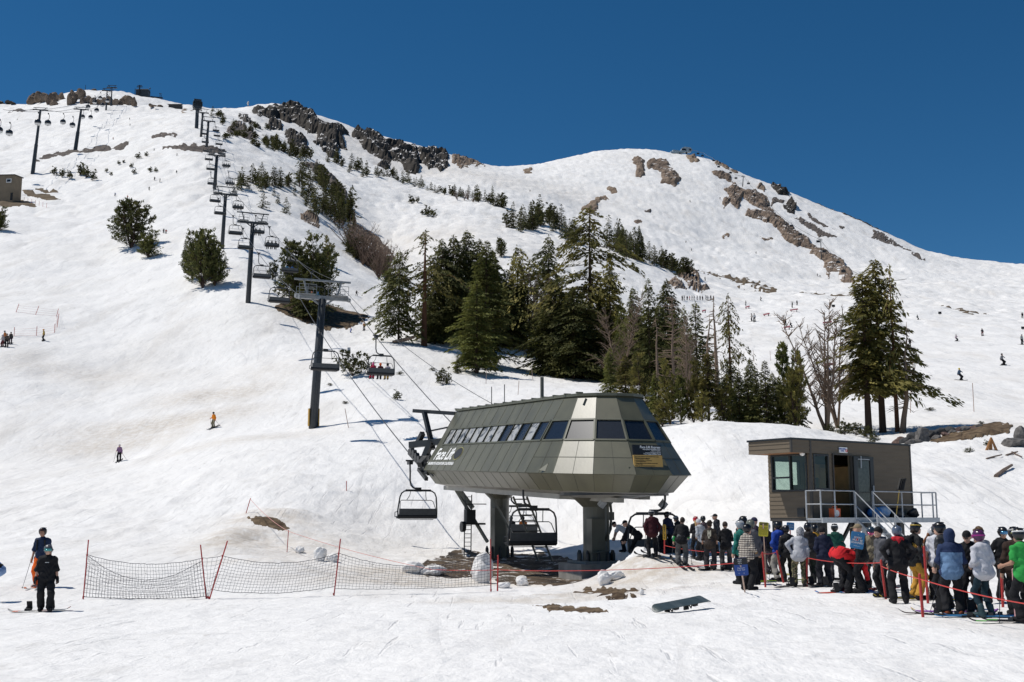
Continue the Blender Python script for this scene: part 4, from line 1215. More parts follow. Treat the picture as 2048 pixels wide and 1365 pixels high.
def film_glass():
 m = mat('plastic_filmed_glass', (.40, .40, .40), .25)
 t = m.node_tree
 b = t.nodes['Principled BSDF']
 tc = nd(t, 'ShaderNodeTexCoord')
 mp = nd(t, 'ShaderNodeMapping')
 mp.inputs['Rotation'].default_value = (RAD(20), RAD(35), 0)
 mp.inputs['Scale'].default_value = (2.2, .9, .55)
 nz = nd(t, 'ShaderNodeTexNoise')
 nz.inputs['Scale'].default_value = 1.6
 nz.inputs['Detail'].default_value = 3
 nz.inputs['Distortion'].default_value = 1.2
 rp = nd(t, 'ShaderNodeValToRGB')
 cr = rp.color_ramp
 cr.elements[0].position = .36; cr.elements[0].color = (.03, .04, .05, 1)
 cr.elements[1].position = .52; cr.elements[1].color = (.40, .40, .39, 1)
 t.links.new(tc.outputs['Object'], mp.inputs['Vector'])
 t.links.new(mp.outputs[0], nz.inputs['Vector'])
 t.links.new(nz.outputs['Fac'], rp.inputs['Fac'])
 t.links.new(rp.outputs[0], b.inputs['Base Color'])
 return m
M_FILM = film_glass()

TR, TRT, TL, THT = 3.55, 1.66, 16.2, 3.30          # eave radius, roof radius, straight length, shell height
ROT = math.atan2(.36, .93)
UX, VX = Vector((-.36, .93, 0)), Vector((.93, .36, 0))
TC = Vector((-4.77, 62, 0)) + Vector((.36, -.93, 0)) * TL + Vector((.93, .36, 0)) * TR
TBASE = Vector((TC.x, TC.y, 0))
term = empty('lift_terminal', TBASE, ROT, 'olive green chairlift terminal with a rounded glazed front on two thick columns', 'lift terminal')
def W_(y): return 3.50 + .045 * y                   # height of the eave (the terminal follows the rope uphill)
NF = 7
YN = 1.4                                             # where the long sides turn into the rounded nose
def section(r, w):
 """outline of the shell at radius r and height w, from the far end of the left side round the front to the far end of the right side"""
 P = [Vector((-r, TL, 0))]
 for k in range(NF + 1):
  a = math.pi * k / NF
  P.append(Vector((-r * math.cos(a), YN - r * (1 + YN / TR) * math.sin(a), 0)))
 P.append(Vector((r, TL, 0)))
 return [Vector((p.x, p.y, W_(p.y) + w)) for p in P]
def rad_at(f): return TR + (TRT - TR) * f
def ring(mb, f0, f1, r0=None, r1=None, w0=None, w1=None):
 A = section(r0 if r0 is not None else rad_at(f0), w0 if w0 is not None else THT * f0)
 B = section(r1 if r1 is not None else rad_at(f1), w1 if w1 is not None else THT * f1)
 n = len(A)
 mb.add(A + B, [(i, i + 1, n + i + 1, n + i) for i in range(n - 1)])
 return A, B
WB, WT = .415, .675                                   # window band, as fractions of the shell height
mb = MB()
ring(mb, 0, WB)
ring(mb, WT, 1)
A = section(TR, 0); Bt = section(TRT, THT)
# end wall (uphill end), closed except for the rope opening
mb.add([A[0], A[-1], Bt[-1], Bt[0]], [(0, 1, 2, 3)])
# seams between the panels
mb.mi = 1
def lerp_pt(i, t, f):
 P = section(rad_at(f), THT * f)
 return P[i].lerp(P[i + 1], t)
def outn(i):
 P, Q = section(TR, 0), section(TRT, THT)
 n = (P[i + 1] - P[i]).cross(Q[i] - P[i])
 n.normalize()
 c = (P[i] + P[i + 1]) / 2
 if n.dot(Vector((c.x, c.y if i not in (0, NF + 1) else 0, 0))) < 0: n = -n
 return n
for i in range(NF + 2):
 nrm = outn(i)
 div = [k / 13 for k in range(0, 14)] if i in (0, NF + 1) else [0, .5]
 for d in div:
  for f0, f1 in ((0, WB), (WT, 1)):
   if i not in (0, NF + 1) and d == .5 and f0 > .1: continue
   mb.bar(lerp_pt(i, d, f0) + nrm * .006, lerp_pt(i, d, f1) + nrm * .004, .014, .008, nrm)
 if i not in (0, NF + 1):
  mb.bar(lerp_pt(i, 0, .2) + nrm * .006, lerp_pt(i, 1, .2) + nrm * .006, .022, .012, nrm)
mb.build('hood', [M_OLIVE, M_SEAM], term)
# windows: panes in olive frames
def window(i, t0, t1, glass):
 nrm = outn(i)
 c = [lerp_pt(i, t0, WB), lerp_pt(i, t1, WB), lerp_pt(i, t1, WT), lerp_pt(i, t0, WT)]
 fr = MB()
 for a, b in ((0, 1), (1, 2), (2, 3), (3, 0)):
  fr.bar(c[a] + nrm * .012, c[b] + nrm * .012, .075, .05, nrm)
 fo = fr.build('window', M_OLIVE2, term)
 pn = MB()
 pn.add([q - nrm * .02 for q in c], [(0, 1, 2, 3)])
 pn.build('pane', glass, fo)
ts = [.06 + (.99 - .06) * k / 13 for k in range(14)]
for k in range(13):
 # side panes run from the front (t = 1) back to the uphill end
 t1_, t0_ = ts[13 - k], ts[12 - k]
 window(0, t0_, t1_, M_GLASS if k in (0, 2, 4) else M_FILM)
for i in range(1, NF + 1):
 window(i, .02, .98, M_GLASS)
for k in range(4):
 window(NF + 1, .02 + k * .24, .26 + k * .24, M_GLASS)
# band behind the side panes so that nothing shows through at the uphill end
mb = MB()
P0, P1 = section(rad_at(WB), THT * WB), section(rad_at(WT), THT * WT)
mb.add([P0[0], P0[0].lerp(P0[1], .06), P1[0].lerp(P1[1], .06), P1[0]], [(0, 1, 2, 3)])
n = NF + 2
mb.add([P0[n - 1].lerp(P0[n], .98), P0[n], P1[n], P1[n - 1].lerp(P1[n], .98)], [(0, 1, 2, 3)])
mb.build('end_panel', M_OLIVE, term)
# lower skirt, brim and soffit
mb = MB()
ring(mb, 0, 0, TR - .12, TR - .70, -.02, -.72)
mb.mi = 1
sA, sB = section(TR - .125, -.02), section(TR - .705, -.72)
for i in range(NF + 2):
 for d in ([k / 13 for k in range(14)] if i in (0, NF + 1) else [0, .5]):
  a, b = sA[i].lerp(sA[i + 1], d), sB[i].lerp(sB[i + 1], d)
  o_ = Vector((a.x, a.y if i not in (0, NF + 1) else 0, 0)).normalized() * .008
  mb.bar(a + o_, b + o_, .013, .01, o_)
mb.build('skirt', [M_OLIVE, M_SEAM], term)
mb = MB()
a_, b_ = section(TR, 0), section(TR - .14, -.03)
nA = len(a_)
mb.add(a_ + b_, [(nA + i, nA + i + 1, i + 1, i) for i in range(nA - 1)])
# brim edge that overhangs the skirt
mb.build('brim', M_OLIVE2, term)
mb = MB()
S1_, S2_ = section(TR - .70, -.72), section(1.25, -1.02)
nS = len(S1_)
mb.add(S1_ + S2_, [(i, nS + i, nS + i + 1, i + 1) for i in range(nS - 1)])
mb.add(S2_, [tuple(range(nS))])
mb.build('soffit', M_SOFFIT, term)
mb = MB()
for sx in (-1, 1):
 mb.bar((sx * 1.9, 1.0, W_(1) - .98), (sx * 1.9, TL + .8, W_(TL) - .92), .5, .22)
mb.bar((-.4, -1.2, W_(-1.2) - 1.06), (-.4, TL, W_(TL) - 1.1), .35, .2)
mb.build('chair_rail', M_SOFFIT, term)
# roof deck with its stepped edge strips
mb = MB()
Rt = section(TRT, THT + .0)
mb.add([p + Vector((0, 0, .02)) for p in Rt], [tuple(range(len(Rt)))])
Ro, Ri = section(TRT + .1, THT + .07), section(TRT - .25, THT + .10)
Rl = section(TRT + .1, THT - .05)
nR = len(Ro)
mb.add(Rl + Ro + Ri, [(i, i + 1, nR + i + 1, nR + i) for i in range(nR - 1)] + [(nR + i, nR + i + 1, 2 * nR + i + 1, 2 * nR + i) for i in range(nR - 1)])
for k in range(14):
 y = TL * k / 13.0
 for sx in (-1, 1):
  mb.box((sx * (TRT - .02), y, W_(y) + THT + .08), (.30, .10, .06))
mb.build('roof', M_OLIVE2, term)
mb = MB()
mb.tube((-1.0, 5.6, W_(5.6) + THT), (-1.0, 5.6, W_(5.6) + THT + 1.15), .09)
mb.build('vent_pipe', M_COLUMN, term)
for yy in (10.3, 12.2):
 mb = MB()
 mb.tube((-1.1, yy, W_(yy) + THT), (-1.1, yy, W_(yy) + THT + 1.1), .022, n=6)
 mb.build('antenna', M_STEEL, term)
# the lettering on the long side
def side_frame(t, f):
 i = 0
 o = lerp_pt(i, t, f)
 nrm = outn(0)
 x = Vector((0, -1, -.045)).normalized()
 y = nrm.cross(x)
 y.normalize()
 if y.z < 0: y = -y
 return frame(o + nrm * .02, x, y, nrm)
def put_text(body, size, M, m, parent, name='lettering', **kw):
 me = text_mesh(body, size, **kw)
 me.transform(M)
 me.materials.clear()
 me.materials.append(m)
 return link(name, me, parent)
put_text('Face Lift', .98, side_frame(.150, .25), M_WHITE, term, bold=.022, shear=.2, spacing=.92)
put_text('MAMMOTH MOUNTAIN CALIFORNIA', .235, side_frame(.165, .105), M_WHITE, term, bold=.010, spacing=1.12)
mb = MB()
F_ = side_frame(.300, .265)
ov = [F_ @ Vector((.55 * math.cos(a), .34 * math.sin(a), 0)) for a in [2 * math.pi * k / 24 for k in range(24)]]
ov2 = [F_ @ Vector((.585 * math.cos(a), .372 * math.sin(a), -.008)) for a in [2 * math.pi * k / 24 for k in range(24)]]
mb.add(ov, [tuple(range(24))])
mb.mi = 1
mb.add(ov2, [tuple(range(24))])
mb.build('emblem', [M_SIGNBLACK, mat('emblem_ring', (.40, .36, .10), .5)], term)

# big notice board on the front
nrm = outn(4)
c0 = lerp_pt(4, .42, .30)
xw = (lerp_pt(4, 1, .2) - lerp_pt(4, 0, .2)).normalized()
nb_ = Vector((nrm.x, nrm.y, .16)).normalized()
yb = nb_.cross(xw).normalized()
if yb.z < 0: yb = -yb
cb = c0 + Vector((nrm.x, nrm.y, 0)).normalized() * .42 + Vector((0, 0, -.42))
FB = frame(cb, xw, yb, nb_)
BWd, BHt = 1.28, 1.18
mb = MB()
def brect(mb, x0, x1, y0, y1, z0, z1, F=FB):
 P = [F @ Vector(q) for q in ((x0, y0, z0), (x1, y0, z0), (x1, y1, z0), (x0, y1, z0))]
 mb.prism(P, (F @ Vector((0, 0, z1))) - (F @ Vector((0, 0, z0))))
brect(mb, -BWd / 2, BWd / 2, -BHt / 2, BHt * .15, 0, .05)
mb.mi = 1
brect(mb, -BWd / 2, BWd / 2, BHt * .15 + .001, BHt / 2, 0, .05)
board = mb.build('notice_board', [M_YELLOWS, M_SIGNBLACK], term)
def btext(body, size, x, y, m, **kw):
 put_text(body, size, FB @ Matrix.Translation((x, y, .056)), m, board, **kw)
btext('Face Lift Express', .135, .60, .50, M_WHITE, align='RIGHT', bold=.004, shear=.2)
btext('High Speed Detachable Quad', .066, .60, .41, M_WHITE, align='RIGHT', bold=.002)
btext('Ride time 5 minutes\nVertical rise 1,100 feet', .05, .60, .335, M_WHITE, align='RIGHT')
btext('Your Responsibility Code', .075, .60, .225, M_WHITE, align='RIGHT', bold=.002)
mb = MB(); brect(mb, -.1, .61, .27, .283, .052, .058); mb.build('rule_line', M_WHITE, board)
code = ['1. Stay in control, and be able to stop or avoid other people or objects.', '2. People ahead of you have the right of way.\n    It is your responsibility to avoid them.', '3. You must not stop where you obstruct a trail,\n    or are not visible from above.', '4. Whenever starting downhill or merging into a trail, look uphill\n    and yield to others.', '5. Always use devices to help prevent runaway equipment.', '6. Observe all posted signs and warnings. Keep off closed trails\n    and out of closed areas.', '7. Prior to using any lift, you must have the knowledge\n    and ability to load, ride and unload safely.']
yy = .125
for ln in code:
 k = ln.count('\n')
 btext(ln, .038, -.60, yy - .02 * k - .012, M_SIGNBLACK, align='LEFT', bold=.001)
 yy -= .062 + .042 * k
for sx in (-.85, .62):
 mb = MB()
 brect(mb, sx, sx + .55 if sx < 0 else sx + .4, -.56, -.30, -.28, -.02)
 mb.build('sign_bracket', M_OLIVE2 if sx < 0 else M_BLACK, term)
# bent flap in the front panel
mb = MB()
p_, q_ = lerp_pt(1, .72, .02), lerp_pt(1, .72, .12)
n1_ = outn(1)
mb.add([p_ + n1_ * .012, q_ + n1_ * .012, q_ + n1_ * .03 + Vector((.05, 0, 0)), lerp_pt(1, .56, .02) + n1_ * .12, ], [(0, 1, 3), (1, 2, 3)])
mb.build('bent_flap', M_OLIVE2, term)
# floodlights under the soffit
for px_, y_ in ((-.5, .3), (1.9, -.6)):
 mb = MB()
 mb.box((px_, y_, W_(y_) - 1.25), (.26, .2, .3), Matrix.Rotation(.5, 3, 'X') @ Matrix.Rotation(.5, 3, 'Y'))
 mb.tube((px_, y_, W_(y_) - 1.0), (px_, y_, W_(y_) - 1.2), .03)
 mb.build('floodlight', M_GALV, term)
# columns
def col_pos(t): return (0.0, t)
for t, zb, r in ((2.0, -1.2, .56), (13.9, -1.3, .5)):
 top = W_(t) - .95
 mb = MB()
 mb.poly([(0, t, zb + .3), (0, t, top)], [r, r], 20)
 mb.box((-.22, t - r * .75, (zb + top) / 2 - .45), (.62, .6, top - zb - 1.1))
 mb.poly([(0, t, top - .5), (0, t, top)], [r + .01, r + .55], 20)
 col = mb.build('column', M_COLUMN, term)
 for k in range(10):
  bb = MB()
  a = 2 * math.pi * k / 10
  bx, by = (r + .2) * math.cos(a), t + (r + .2) * math.sin(a)
  bb.tube((bx, by, zb + .75), (bx, by, zb + 1.35), .085, n=8)
  bb.tube((bx, by, zb + 1.35), (bx, by, zb + 1.5), .085, .03, n=8)
  bb.build('anchor_bolt', M_STEEL, col)
 if t < 5:
  pp = MB()
  pp.poly([(.5, t - .35, top), (.56, t - .4, 1.9), (.52, t - .4, 1.2), (.2, t - .55, .7)], .06, 8)
  pp.poly([(.3, t - .62, top), (.3, t - .62, .2)], .05, 8)
  pp.box((.55, t - .35, 1.75), (.25, .2, .35))
  pp.bar((-.7, t - .95, .2), (.25, t - .8, .3), .06)
  pp.build('conduit', M_COLUMN, col)
  ft = MB()
  ft.box((-.15, t - .1, -.82), (2.3, 2.4, 1.15))
  ft.box((0, t, -.22), (1.9, 1.9, .14))
  ft.build('footing', M_CONC, term)
 else:
  ft = MB()
  ft.box((0, t, -1.0), (1.7, 1.7, .8))
  ft.build('footing', M_CONC, term)
# braces, ladders, platform at the rear column
def ladder(p, q, w, name, parent, m=M_STEEL, side=Vector((1, 0, 0)), r=.03, n=14):
 p, q = Vector(p), Vector(q)
 mb = MB()
 s_ = side.normalized() * w / 2
 mb.tube(p - s_, q - s_, r, n=6)
 mb.tube(p + s_, q + s_, r, n=6)
 for k in range(n):
  c = p.lerp(q, (k + .5) / n)
  mb.tube(c - s_, c + s_, r * .6, n=5)
 return mb.build(name, m, parent)
ladder((1.45, 10.6, -1.0), (.25, 11.6, 2.75), .7, 'ladder', term, M_COLUMN, Vector((.93, -.36, 0)), .055, 14)
ladder((-1.35, 15.2, -.6), (-1.25, 15.4, 2.9), .36, 'ladder', term, M_STEEL, Vector((.93, -.36, 0)), .03, 16)
mb = MB()
mb.bar((-.9, 13.0, 3.0), (.2, 12.2, .6), .1)
mb.bar((-1.7, 16.2, 3.2), (-.5, 14.4, .4), .14)
mb.bar((-1.8, 16.3, 3.6), (-1.0, 15.4, 2.2), .2)
mb.build('brace', M_COLUMN, term)
mb = MB()
mb.box((-1.0, 15.3, 1.35), (1.1, .9, .1))
mb.box((-1.3, 15.0, 1.75), (.5, .5, .7))
mb.poly([(-1.55, 14.9, 1.4), (-1.55, 14.9, 2.4), (-.4, 14.9, 2.4)], .03, 6)
mb.tube((-1.75, 15.1, 1.2), (-1.55, 15.1, 1.2), .28, n=12)
mb.build('work_platform', M_STEEL, term)
# machinery at the uphill end: lifting gantry and sheaves
mb = MB()
e = W_(TL)
mb.bar((-1.7, TL + .2, e + THT - .15), (-3.4, TL + 2.6, e + THT + .15), .2)
mb.bar((-2.75, TL + .9, e + 1.2), (-3.0, TL + 1.8, e + THT), .22)
mb.bar((-2.95, TL + 1.6, e + 2.2), (-2.0, TL + .2, e + 2.4), .08)
mb.bar((-3.6, TL + 2.4, e + 1.5), (-2.3, TL, e + 1.6), .34)
mb.bar((-3.3, TL + 2.0, e + 1.6), (-3.2, TL + 1.4, e + 2.1), .25)
mb.bar((-3.2, TL + 1.2, e + .6), (-2.9, TL + .8, e + 1.6), .3)
mb.build('gantry', M_STEEL, term)
for sx in (-3.3, 1.2):
 mb = MB()
 mb.bar((sx, TL - .1, e - .15), (sx, TL + 3.8, e + 1.2), .12, .3)
 for k in range(7):
  c = Vector((sx, TL + .1 + k * .52, e + .02 + k * .2))
  mb.tube(c - Vector((.1, 0, 0)), c + Vector((.1, 0, 0)), .24, n=14)
 mb.bar((sx, TL + .2, e + .5), (sx * .8, TL + 1.8, e + 1.3), .1)
 mb.bar((sx - .3, TL + .6, e + .3), (sx + .4, TL + 1.2, e + .9), .3)
 mb.bar((sx * 1.05, TL - .3, e - .5), (sx * 1.05, TL + 1.2, e + .1), .18)
 mb.build('sheave_assembly', M_STEEL, term)
# the wide panel that closes the uphill end below the hood
mb = MB()
mb.tube((0, .2, W_(0) - .9), (0, .2, W_(0) - .75), 2.3, n=28)
mb.build('bullwheel', M_STEEL, term)

# ------------------------------------------------------------------ haul rope, towers, chairs
def tw(v): return TBASE + Matrix.Rotation(ROT, 3, 'Z') @ Vector(v)
GAUGE = 4.6
M_TGALV = mat('weathered_galvanised', (.22, .23, .235), .5, .3, var=.2, scale=3)
M_TOWER = mat('tower_paint', (.030, .036, .042), .5, var=.15, scale=3)
TOW = [  # base px, base py, D (None: from the picture), top py, label
 (626, 856, None, 590, 'nearest lift tower with a galvanised head, standing just uphill of the terminal'),
 (496, 573, 185, 447, 'second lift tower, beside the dark clump of pines'),
 (444, 498, None, 390, 'third lift tower, between the two empty chairs above the pine clump'),
 (429, 379, None, 312, 'fourth lift tower, beside the dark gravel strip'),
 (413, 296, None, 243, 'fifth lift tower, above the dark gravel strip'),
 (402, 274, None, 226, 'sixth lift tower, near the top of the lift line'),
]
TOPS = []
ADIR = VX
for k, (px, py, D, ty, lab) in enumerate(TOW):
 p = hit(px, py) if D is None else ground(px, D)
 e_ = float(ray(px, ty)[1])
 Hh = CAMZ + e_ * p.y - p.z
 if k == 0: Hh = 12.0
 r = empty('lift_tower', p, ROT, lab, 'lift tower', 'towers of the chairlift')
 f = 1.0 if k < 3 else 1.25
 lean = .55 if k == 0 else .3
 mb = MB()
 mb.poly([(0, 0, -.4), (lean * .5, 0, Hh * .5), (lean, 0, Hh)], [.42 * f, .38 * f, .33 * f], 14)
 mb.build('pole', M_TOWER, r, True)
 ca = MB()
 ca.box((lean, 0, Hh + .12), (GAUGE + .3, .42, .34))
 for s_ in (-1, 1):
  ca.bar((lean + s_ * .3, 0, Hh - .5), (lean + s_ * 1.1, 0, Hh + .05), .14)
 ca.build('crossarm', M_TGALV if k < 1 else M_TOWER, r)
 lf = MB()
 for s_ in (-1, 1):
  lf.bar((lean + s_ * 1.35, 0, Hh + .25), (lean + s_ * 1.75, 0, Hh + 1.65), .15)
 lf.bar((lean - GAUGE / 2 - .35, 0, Hh + 1.75), (lean + GAUGE / 2 + .35, 0, Hh + 1.75), .17)
 lf.build('lifting_frame', M_TGALV if k < 1 else M_TOWER, r)
 if k < 4:
  for s_ in (-1, 1):
   cw = MB()
   cw.box((lean + s_ * 1.5, .55, Hh + .3), (1.5, .45, .05))
   cw.box((lean + s_ * 1.5, -.55, Hh + .3), (1.5, .45, .05))
   for yy in (-.75, .75):
    for zz in (.75, 1.2):
     cw.tube((lean + s_ * .7, yy, Hh + zz), (lean + s_ * 2.3, yy, Hh + zz), .025, n=5)
    for xx in (.7, 1.5, 2.3):
     cw.tube((lean + s_ * xx, yy, Hh + .3), (lean + s_ * xx, yy, Hh + 1.2), .025, n=5)
   cw.build('catwalk', M_TGALV, r)
  ladder((lean * .1, -.52 * f, .5), (lean, -.45 * f, Hh - .2), .4, 'ladder', r, M_TOWER, Vector((1, 0, 0)), .022, 26)
 if k == 0:
  pd = MB()
  for s_ in (-1, 1):
   pd.box((s_ * .45 + .04, 0, .95), (.08, .45, 1.6))
  pd.build('safety_pad', mat('yellow_padding', (.45, .26, .04), .7), r)
 for s_ in (-1, 1):
  sh = MB()
  x = lean + s_ * GAUGE / 2
  sh.bar((x, -1.3, Hh - .15), (x, 1.3, Hh + .5), .1, .22)
  for q in range(6):
   y = -1.2 + q * .48
   sh.tube((x - .08, y, Hh + .12 + y * .25), (x + .08, y, Hh + .12 + y * .25), .2, n=12)
  sh.bar((x, -.2, Hh + .12), (x, .2, Hh + .3), .3, .3)
  sh.build('sheave_assembly', M_TGALV if k < 1 else M_TOWER, r)
 M = Matrix.Translation(p) @ Matrix.Rotation(ROT, 4, 'Z')
 TOPS.append([M @ Vector((lean + s_ * GAUGE / 2, 0, Hh + .3)) for s_ in (-1, 1)])
# dark lift head on the skyline at the top of the line
ptop = hit(393, 257)
top = empty('lift_terminal', ptop, ROT, 'dark upper lift station on a tall post at the top of the lift line', 'lift terminal')
kk = ptop.y / FPX
mb = MB(); mb.poly([(0, 0, -1), (0, 0, 48 * kk)], [.8, .7], 12); mb.build('post', M_TOWER, top)
mb = MB()
mb.box((0, 0, 52 * kk), (19 * kk, 12 * kk, 10 * kk))
mb.poly([(0, -6 * kk, 50 * kk), (0, 6 * kk, 50 * kk)], [10 * kk, 10 * kk], 12)
mb.box((0, 0, 60 * kk), (15 * kk, 8 * kk, 5 * kk))
mb.build('hood', M_TOWER, top)
mb = MB()
for s_ in (-1, 1):
 mb.bar((s_ * 8 * kk, 0, 46 * kk), (s_ * 8 * kk, 0, 38 * kk), 1 * kk)
 mb.bar((s_ * 10 * kk, 0, 40 * kk), (s_ * 4 * kk, 0, 40 * kk), 1.2 * kk)
mb.build('work_platform', M_STEEL, top)
Mt = Matrix.Translation(ptop) @ Matrix.Rotation(ROT, 4, 'Z')
TOPS.append([Mt @ Vector((s_ * GAUGE / 2, 0, 46 * kk)) for s_ in (-1, 1)])

def rope_path(side):
 sx = -3.3 if side == 0 else 1.2
 P = [tw((sx, TL - 1, e - .35)), tw((sx, TL + 3.6, e + 1.05))] + [t[side] for t in TOPS]
 out = []
 for a, b in zip(P[:-1], P[1:]):
  L = (b - a).length
  n = max(2, int(L / 4))
  for q in range(n):
   f = q / n
   c = a.lerp(b, f)
   c.z -= L * .012 * 4 * f * (1 - f)
   out.append(c)
 out.append(P[-1])
 return out
ROPES = [rope_path(0), rope_path(1)]
for s_, lab in ((0, 'steel haul rope with the empty chairs, left of the towers'), (1, 'steel haul rope with the occupied chairs, right of the towers')):
 mb = MB(); mb.poly(ROPES[s_], .032, 6)
 tag(mb.build('haul_rope', M_ROPE), lab, 'cable', 'haul ropes of the chairlift')
# communication cable high between the lifting frames
mb = MB()
cc = [tw((1.0, TL + .5, e + THT + .3))] + [(t[0] + t[1]) / 2 + Vector((1.2, 0, 1.5)) for t in TOPS[:4]]
pts = []
for a, b in zip(cc[:-1], cc[1:]):
 for q in range(12):
  f = q / 12
  c = a.lerp(b, f); c.z -= (b - a).length * .02 * 4 * f * (1 - f)
  pts.append(c)
mb.poly(pts, .02, 5)
tag(mb.build('signal_cable', M_ROPE), 'thin signal cable sagging from the tower frames to the terminal roof', 'cable')

def make_chair():
 r = empty('lift_chair')
 mb = MB()
 mb.box((0, 0, 0), (.22, .5, .2)); mb.bar((-.25, 0, .12), (.25, 0, .12), .09)
 mb.build('grip', M_STEEL, r)
 cx = .52
 mb = MB()
 mb.poly([(0, 0, 0), (.02, 0, -.55), (.02, 0, -1.0), (.08, 0, -1.28), (.22, 0, -1.42), (cx - .15, 0, -1.46)], .05, 8)
 mb.box((cx, 0, -1.52), (.32, .16, .24))
 mb.build('hanger', M_STEEL, r)
 mb = MB()
 mb.poly([(cx - 1.16, .1, -3.12), (cx - 1.18, .08, -2.7), (cx - 1.08, .02, -1.95), (cx - .98, 0, -1.72), (cx - .8, 0, -1.6), (cx, 0, -1.56), (cx + .8, 0, -1.6), (cx + .98, 0, -1.72), (cx + 1.08, .02, -1.95), (cx + 1.14, .08, -2.7), (cx + 1.14, .1, -3.12)], .042, 8)
 mb.bar((cx - .75, 0, -1.57), (cx + .75, 0, -1.57), .08, .12)
 for s_ in (-1, 1):
  mb.poly([(cx + s_ * 1.14, .1, -3.05), (cx + s_ * 1.24, .45, -3.05), (cx + s_ * 1.24, .45, -2.8), (cx + s_ * 1.15, .1, -2.75)], .026, 6)
 mb.build('frame', M_STEEL, r)
 mb = MB()
 mb.poly([(cx - 1.12, .12, -3.05), (cx + 1.12, .12, -3.05)], .13, 10)
 mb.box((cx, .32, -3.08), (2.24, .5, .13))
 mb.poly([(cx - 1.12, .56, -3.08), (cx + 1.12, .56, -3.08)], .075, 8)
 mb.build('seat', M_BLACK, r)
 mb = MB()
 mb.box((cx, .05, -2.78), (2.2, .09, .36), Matrix.Rotation(.12, 3, 'X'))
 mb.build('backrest', mat('chair_back_pad', (.05, .055, .06), .5), r)
 mb = MB()
 mb.poly([(cx - 1.06, .05, -2.62), (cx - .98, .3, -2.2), (cx - .9, .38, -2.12), (cx + .9, .38, -2.12), (cx + .98, .3, -2.2), (cx + 1.06, .05, -2.62)], .022, 6)
 for s_ in (-1, 1):
  mb.poly([(cx + s_ * .45, 0, -1.6), (cx + s_ * .48, .1, -1.85), (cx + s_ * .58, .34, -2.1)], .02, 6)
 mb.poly([(cx - 1.0, .3, -3.22), (cx + 1.0, .3, -3.22)], .02, 6)
 mb.build('safety_bar', M_STEEL, r)
 return r
CHAIR = make_chair()
_first = [True]
def chair(loc, yaw, label, group=None):
 o = CHAIR if _first[0] else copy_tree(CHAIR)
 _first[0] = False
 o.location = loc
 o.rotation_euler = (0, 0, yaw)
 tag(o, label, 'lift chair', group)
 if not group and 'group' in o: del o['group']
 return o
def rope_at(side, px=None, py=None):
 P = ROPES[side]
 best = min(range(len(P)), key=lambda i: abs(pix(P[i])[1] - py))
 j = best + 1 if best + 1 < len(P) and (pix(P[best])[1] - py) > 0 else best - 1
 j = max(0, min(len(P) - 1, j))
 a, b = P[best], P[j]
 ya, yb_ = pix(a)[1], pix(b)[1]
 f = 0 if abs(ya - yb_) < 1e-6 else max(0, min(1, (py - ya) / (yb_ - ya)))
 return a.lerp(b, f)
RIDER_CHAIRS = []
down = ROT + math.pi
# empty side (grip point py)
c = rope_at(0, py=905)
chair(at(820, 926, 65.5), down + math.pi, 'empty lift chair hanging right below the sheaves at the uphill end of the terminal')
EM = [(664, 'empty lift chair hanging in front of the pole of the nearest tower'), (548, 'empty lift chair in front of the broad pines, just above the nearest tower'), (508, 'empty lift chair beside the pole of the second tower'), (458, 'empty lift chair directly left of the second tower head'),
      (433, 'empty lift chair between second and third tower'), (398, 'empty lift chair at the pole of the third tower'), (376, 'empty lift chair just above the third tower head'), (345, 'empty lift chair below the fourth tower head')]
for py, lab in EM:
 chair(rope_at(0, py=py), down + math.pi, lab)
for py in (318, 300, 285, 268, 252):
 chair(rope_at(0, py=py), down + math.pi, 'tiny empty chair on the highest stretch of the lift line', 'tiny empty chairs high on the line')
OC = [(674, 'lift chair carrying three riders in red, orange and white above the juniper bush', 3), (546, 'lift chair with a rider in yellow green behind the nearest tower head', 2), (499, 'lift chair seen against the broad pines with riders in blue', 2), (455, 'lift chair with three dark riders right of the second tower head', 3), (432, 'lift chair with dark riders behind the second tower head', 2),
      (388, 'lift chair with dark riders right of the third tower head', 3), (345, 'lift chair with dark riders between the third and fourth towers', 3), (312, 'lift chair with dark riders beside the fourth tower head', 3)]
for py, lab, n in OC:
 q = rope_at(1, py=py)
 chair(q, ROT, lab.replace('lift chair', 'lift chair', 1))
 RIDER_CHAIRS.append((q, ROT, n, lab))
for py in (290, 272, 256, 246):
 chair(rope_at(1, py=py), ROT, 'tiny chair on the uphill rope near the top of the lift line', 'tiny chairs on the uphill rope')
# chairs inside the terminal
def on_rail(x, px, z):
 y = min(np.linspace(-4, 18, 400), key=lambda q: abs(pix(tw((x, q, z)))[0] - px))
 return tw((x, float(y), z))
chair(on_rail(-2.55, 1046, 3.62), down + math.pi, 'empty lift chair hanging under the terminal between its two columns')
LOADCH = on_rail(1.7, 1330, 3.42)
chair(LOADCH, ROT * .5 + math.pi, 'lift chair in the loading area with people sitting down on it')
FARCH = on_rail(2.2, 1004, 3.9)
chair(FARCH, ROT, 'lift chair leaving uphill behind the rear column with riders on it')
RIDER_CHAIRS.append((FARCH, ROT, 2, 'far'))

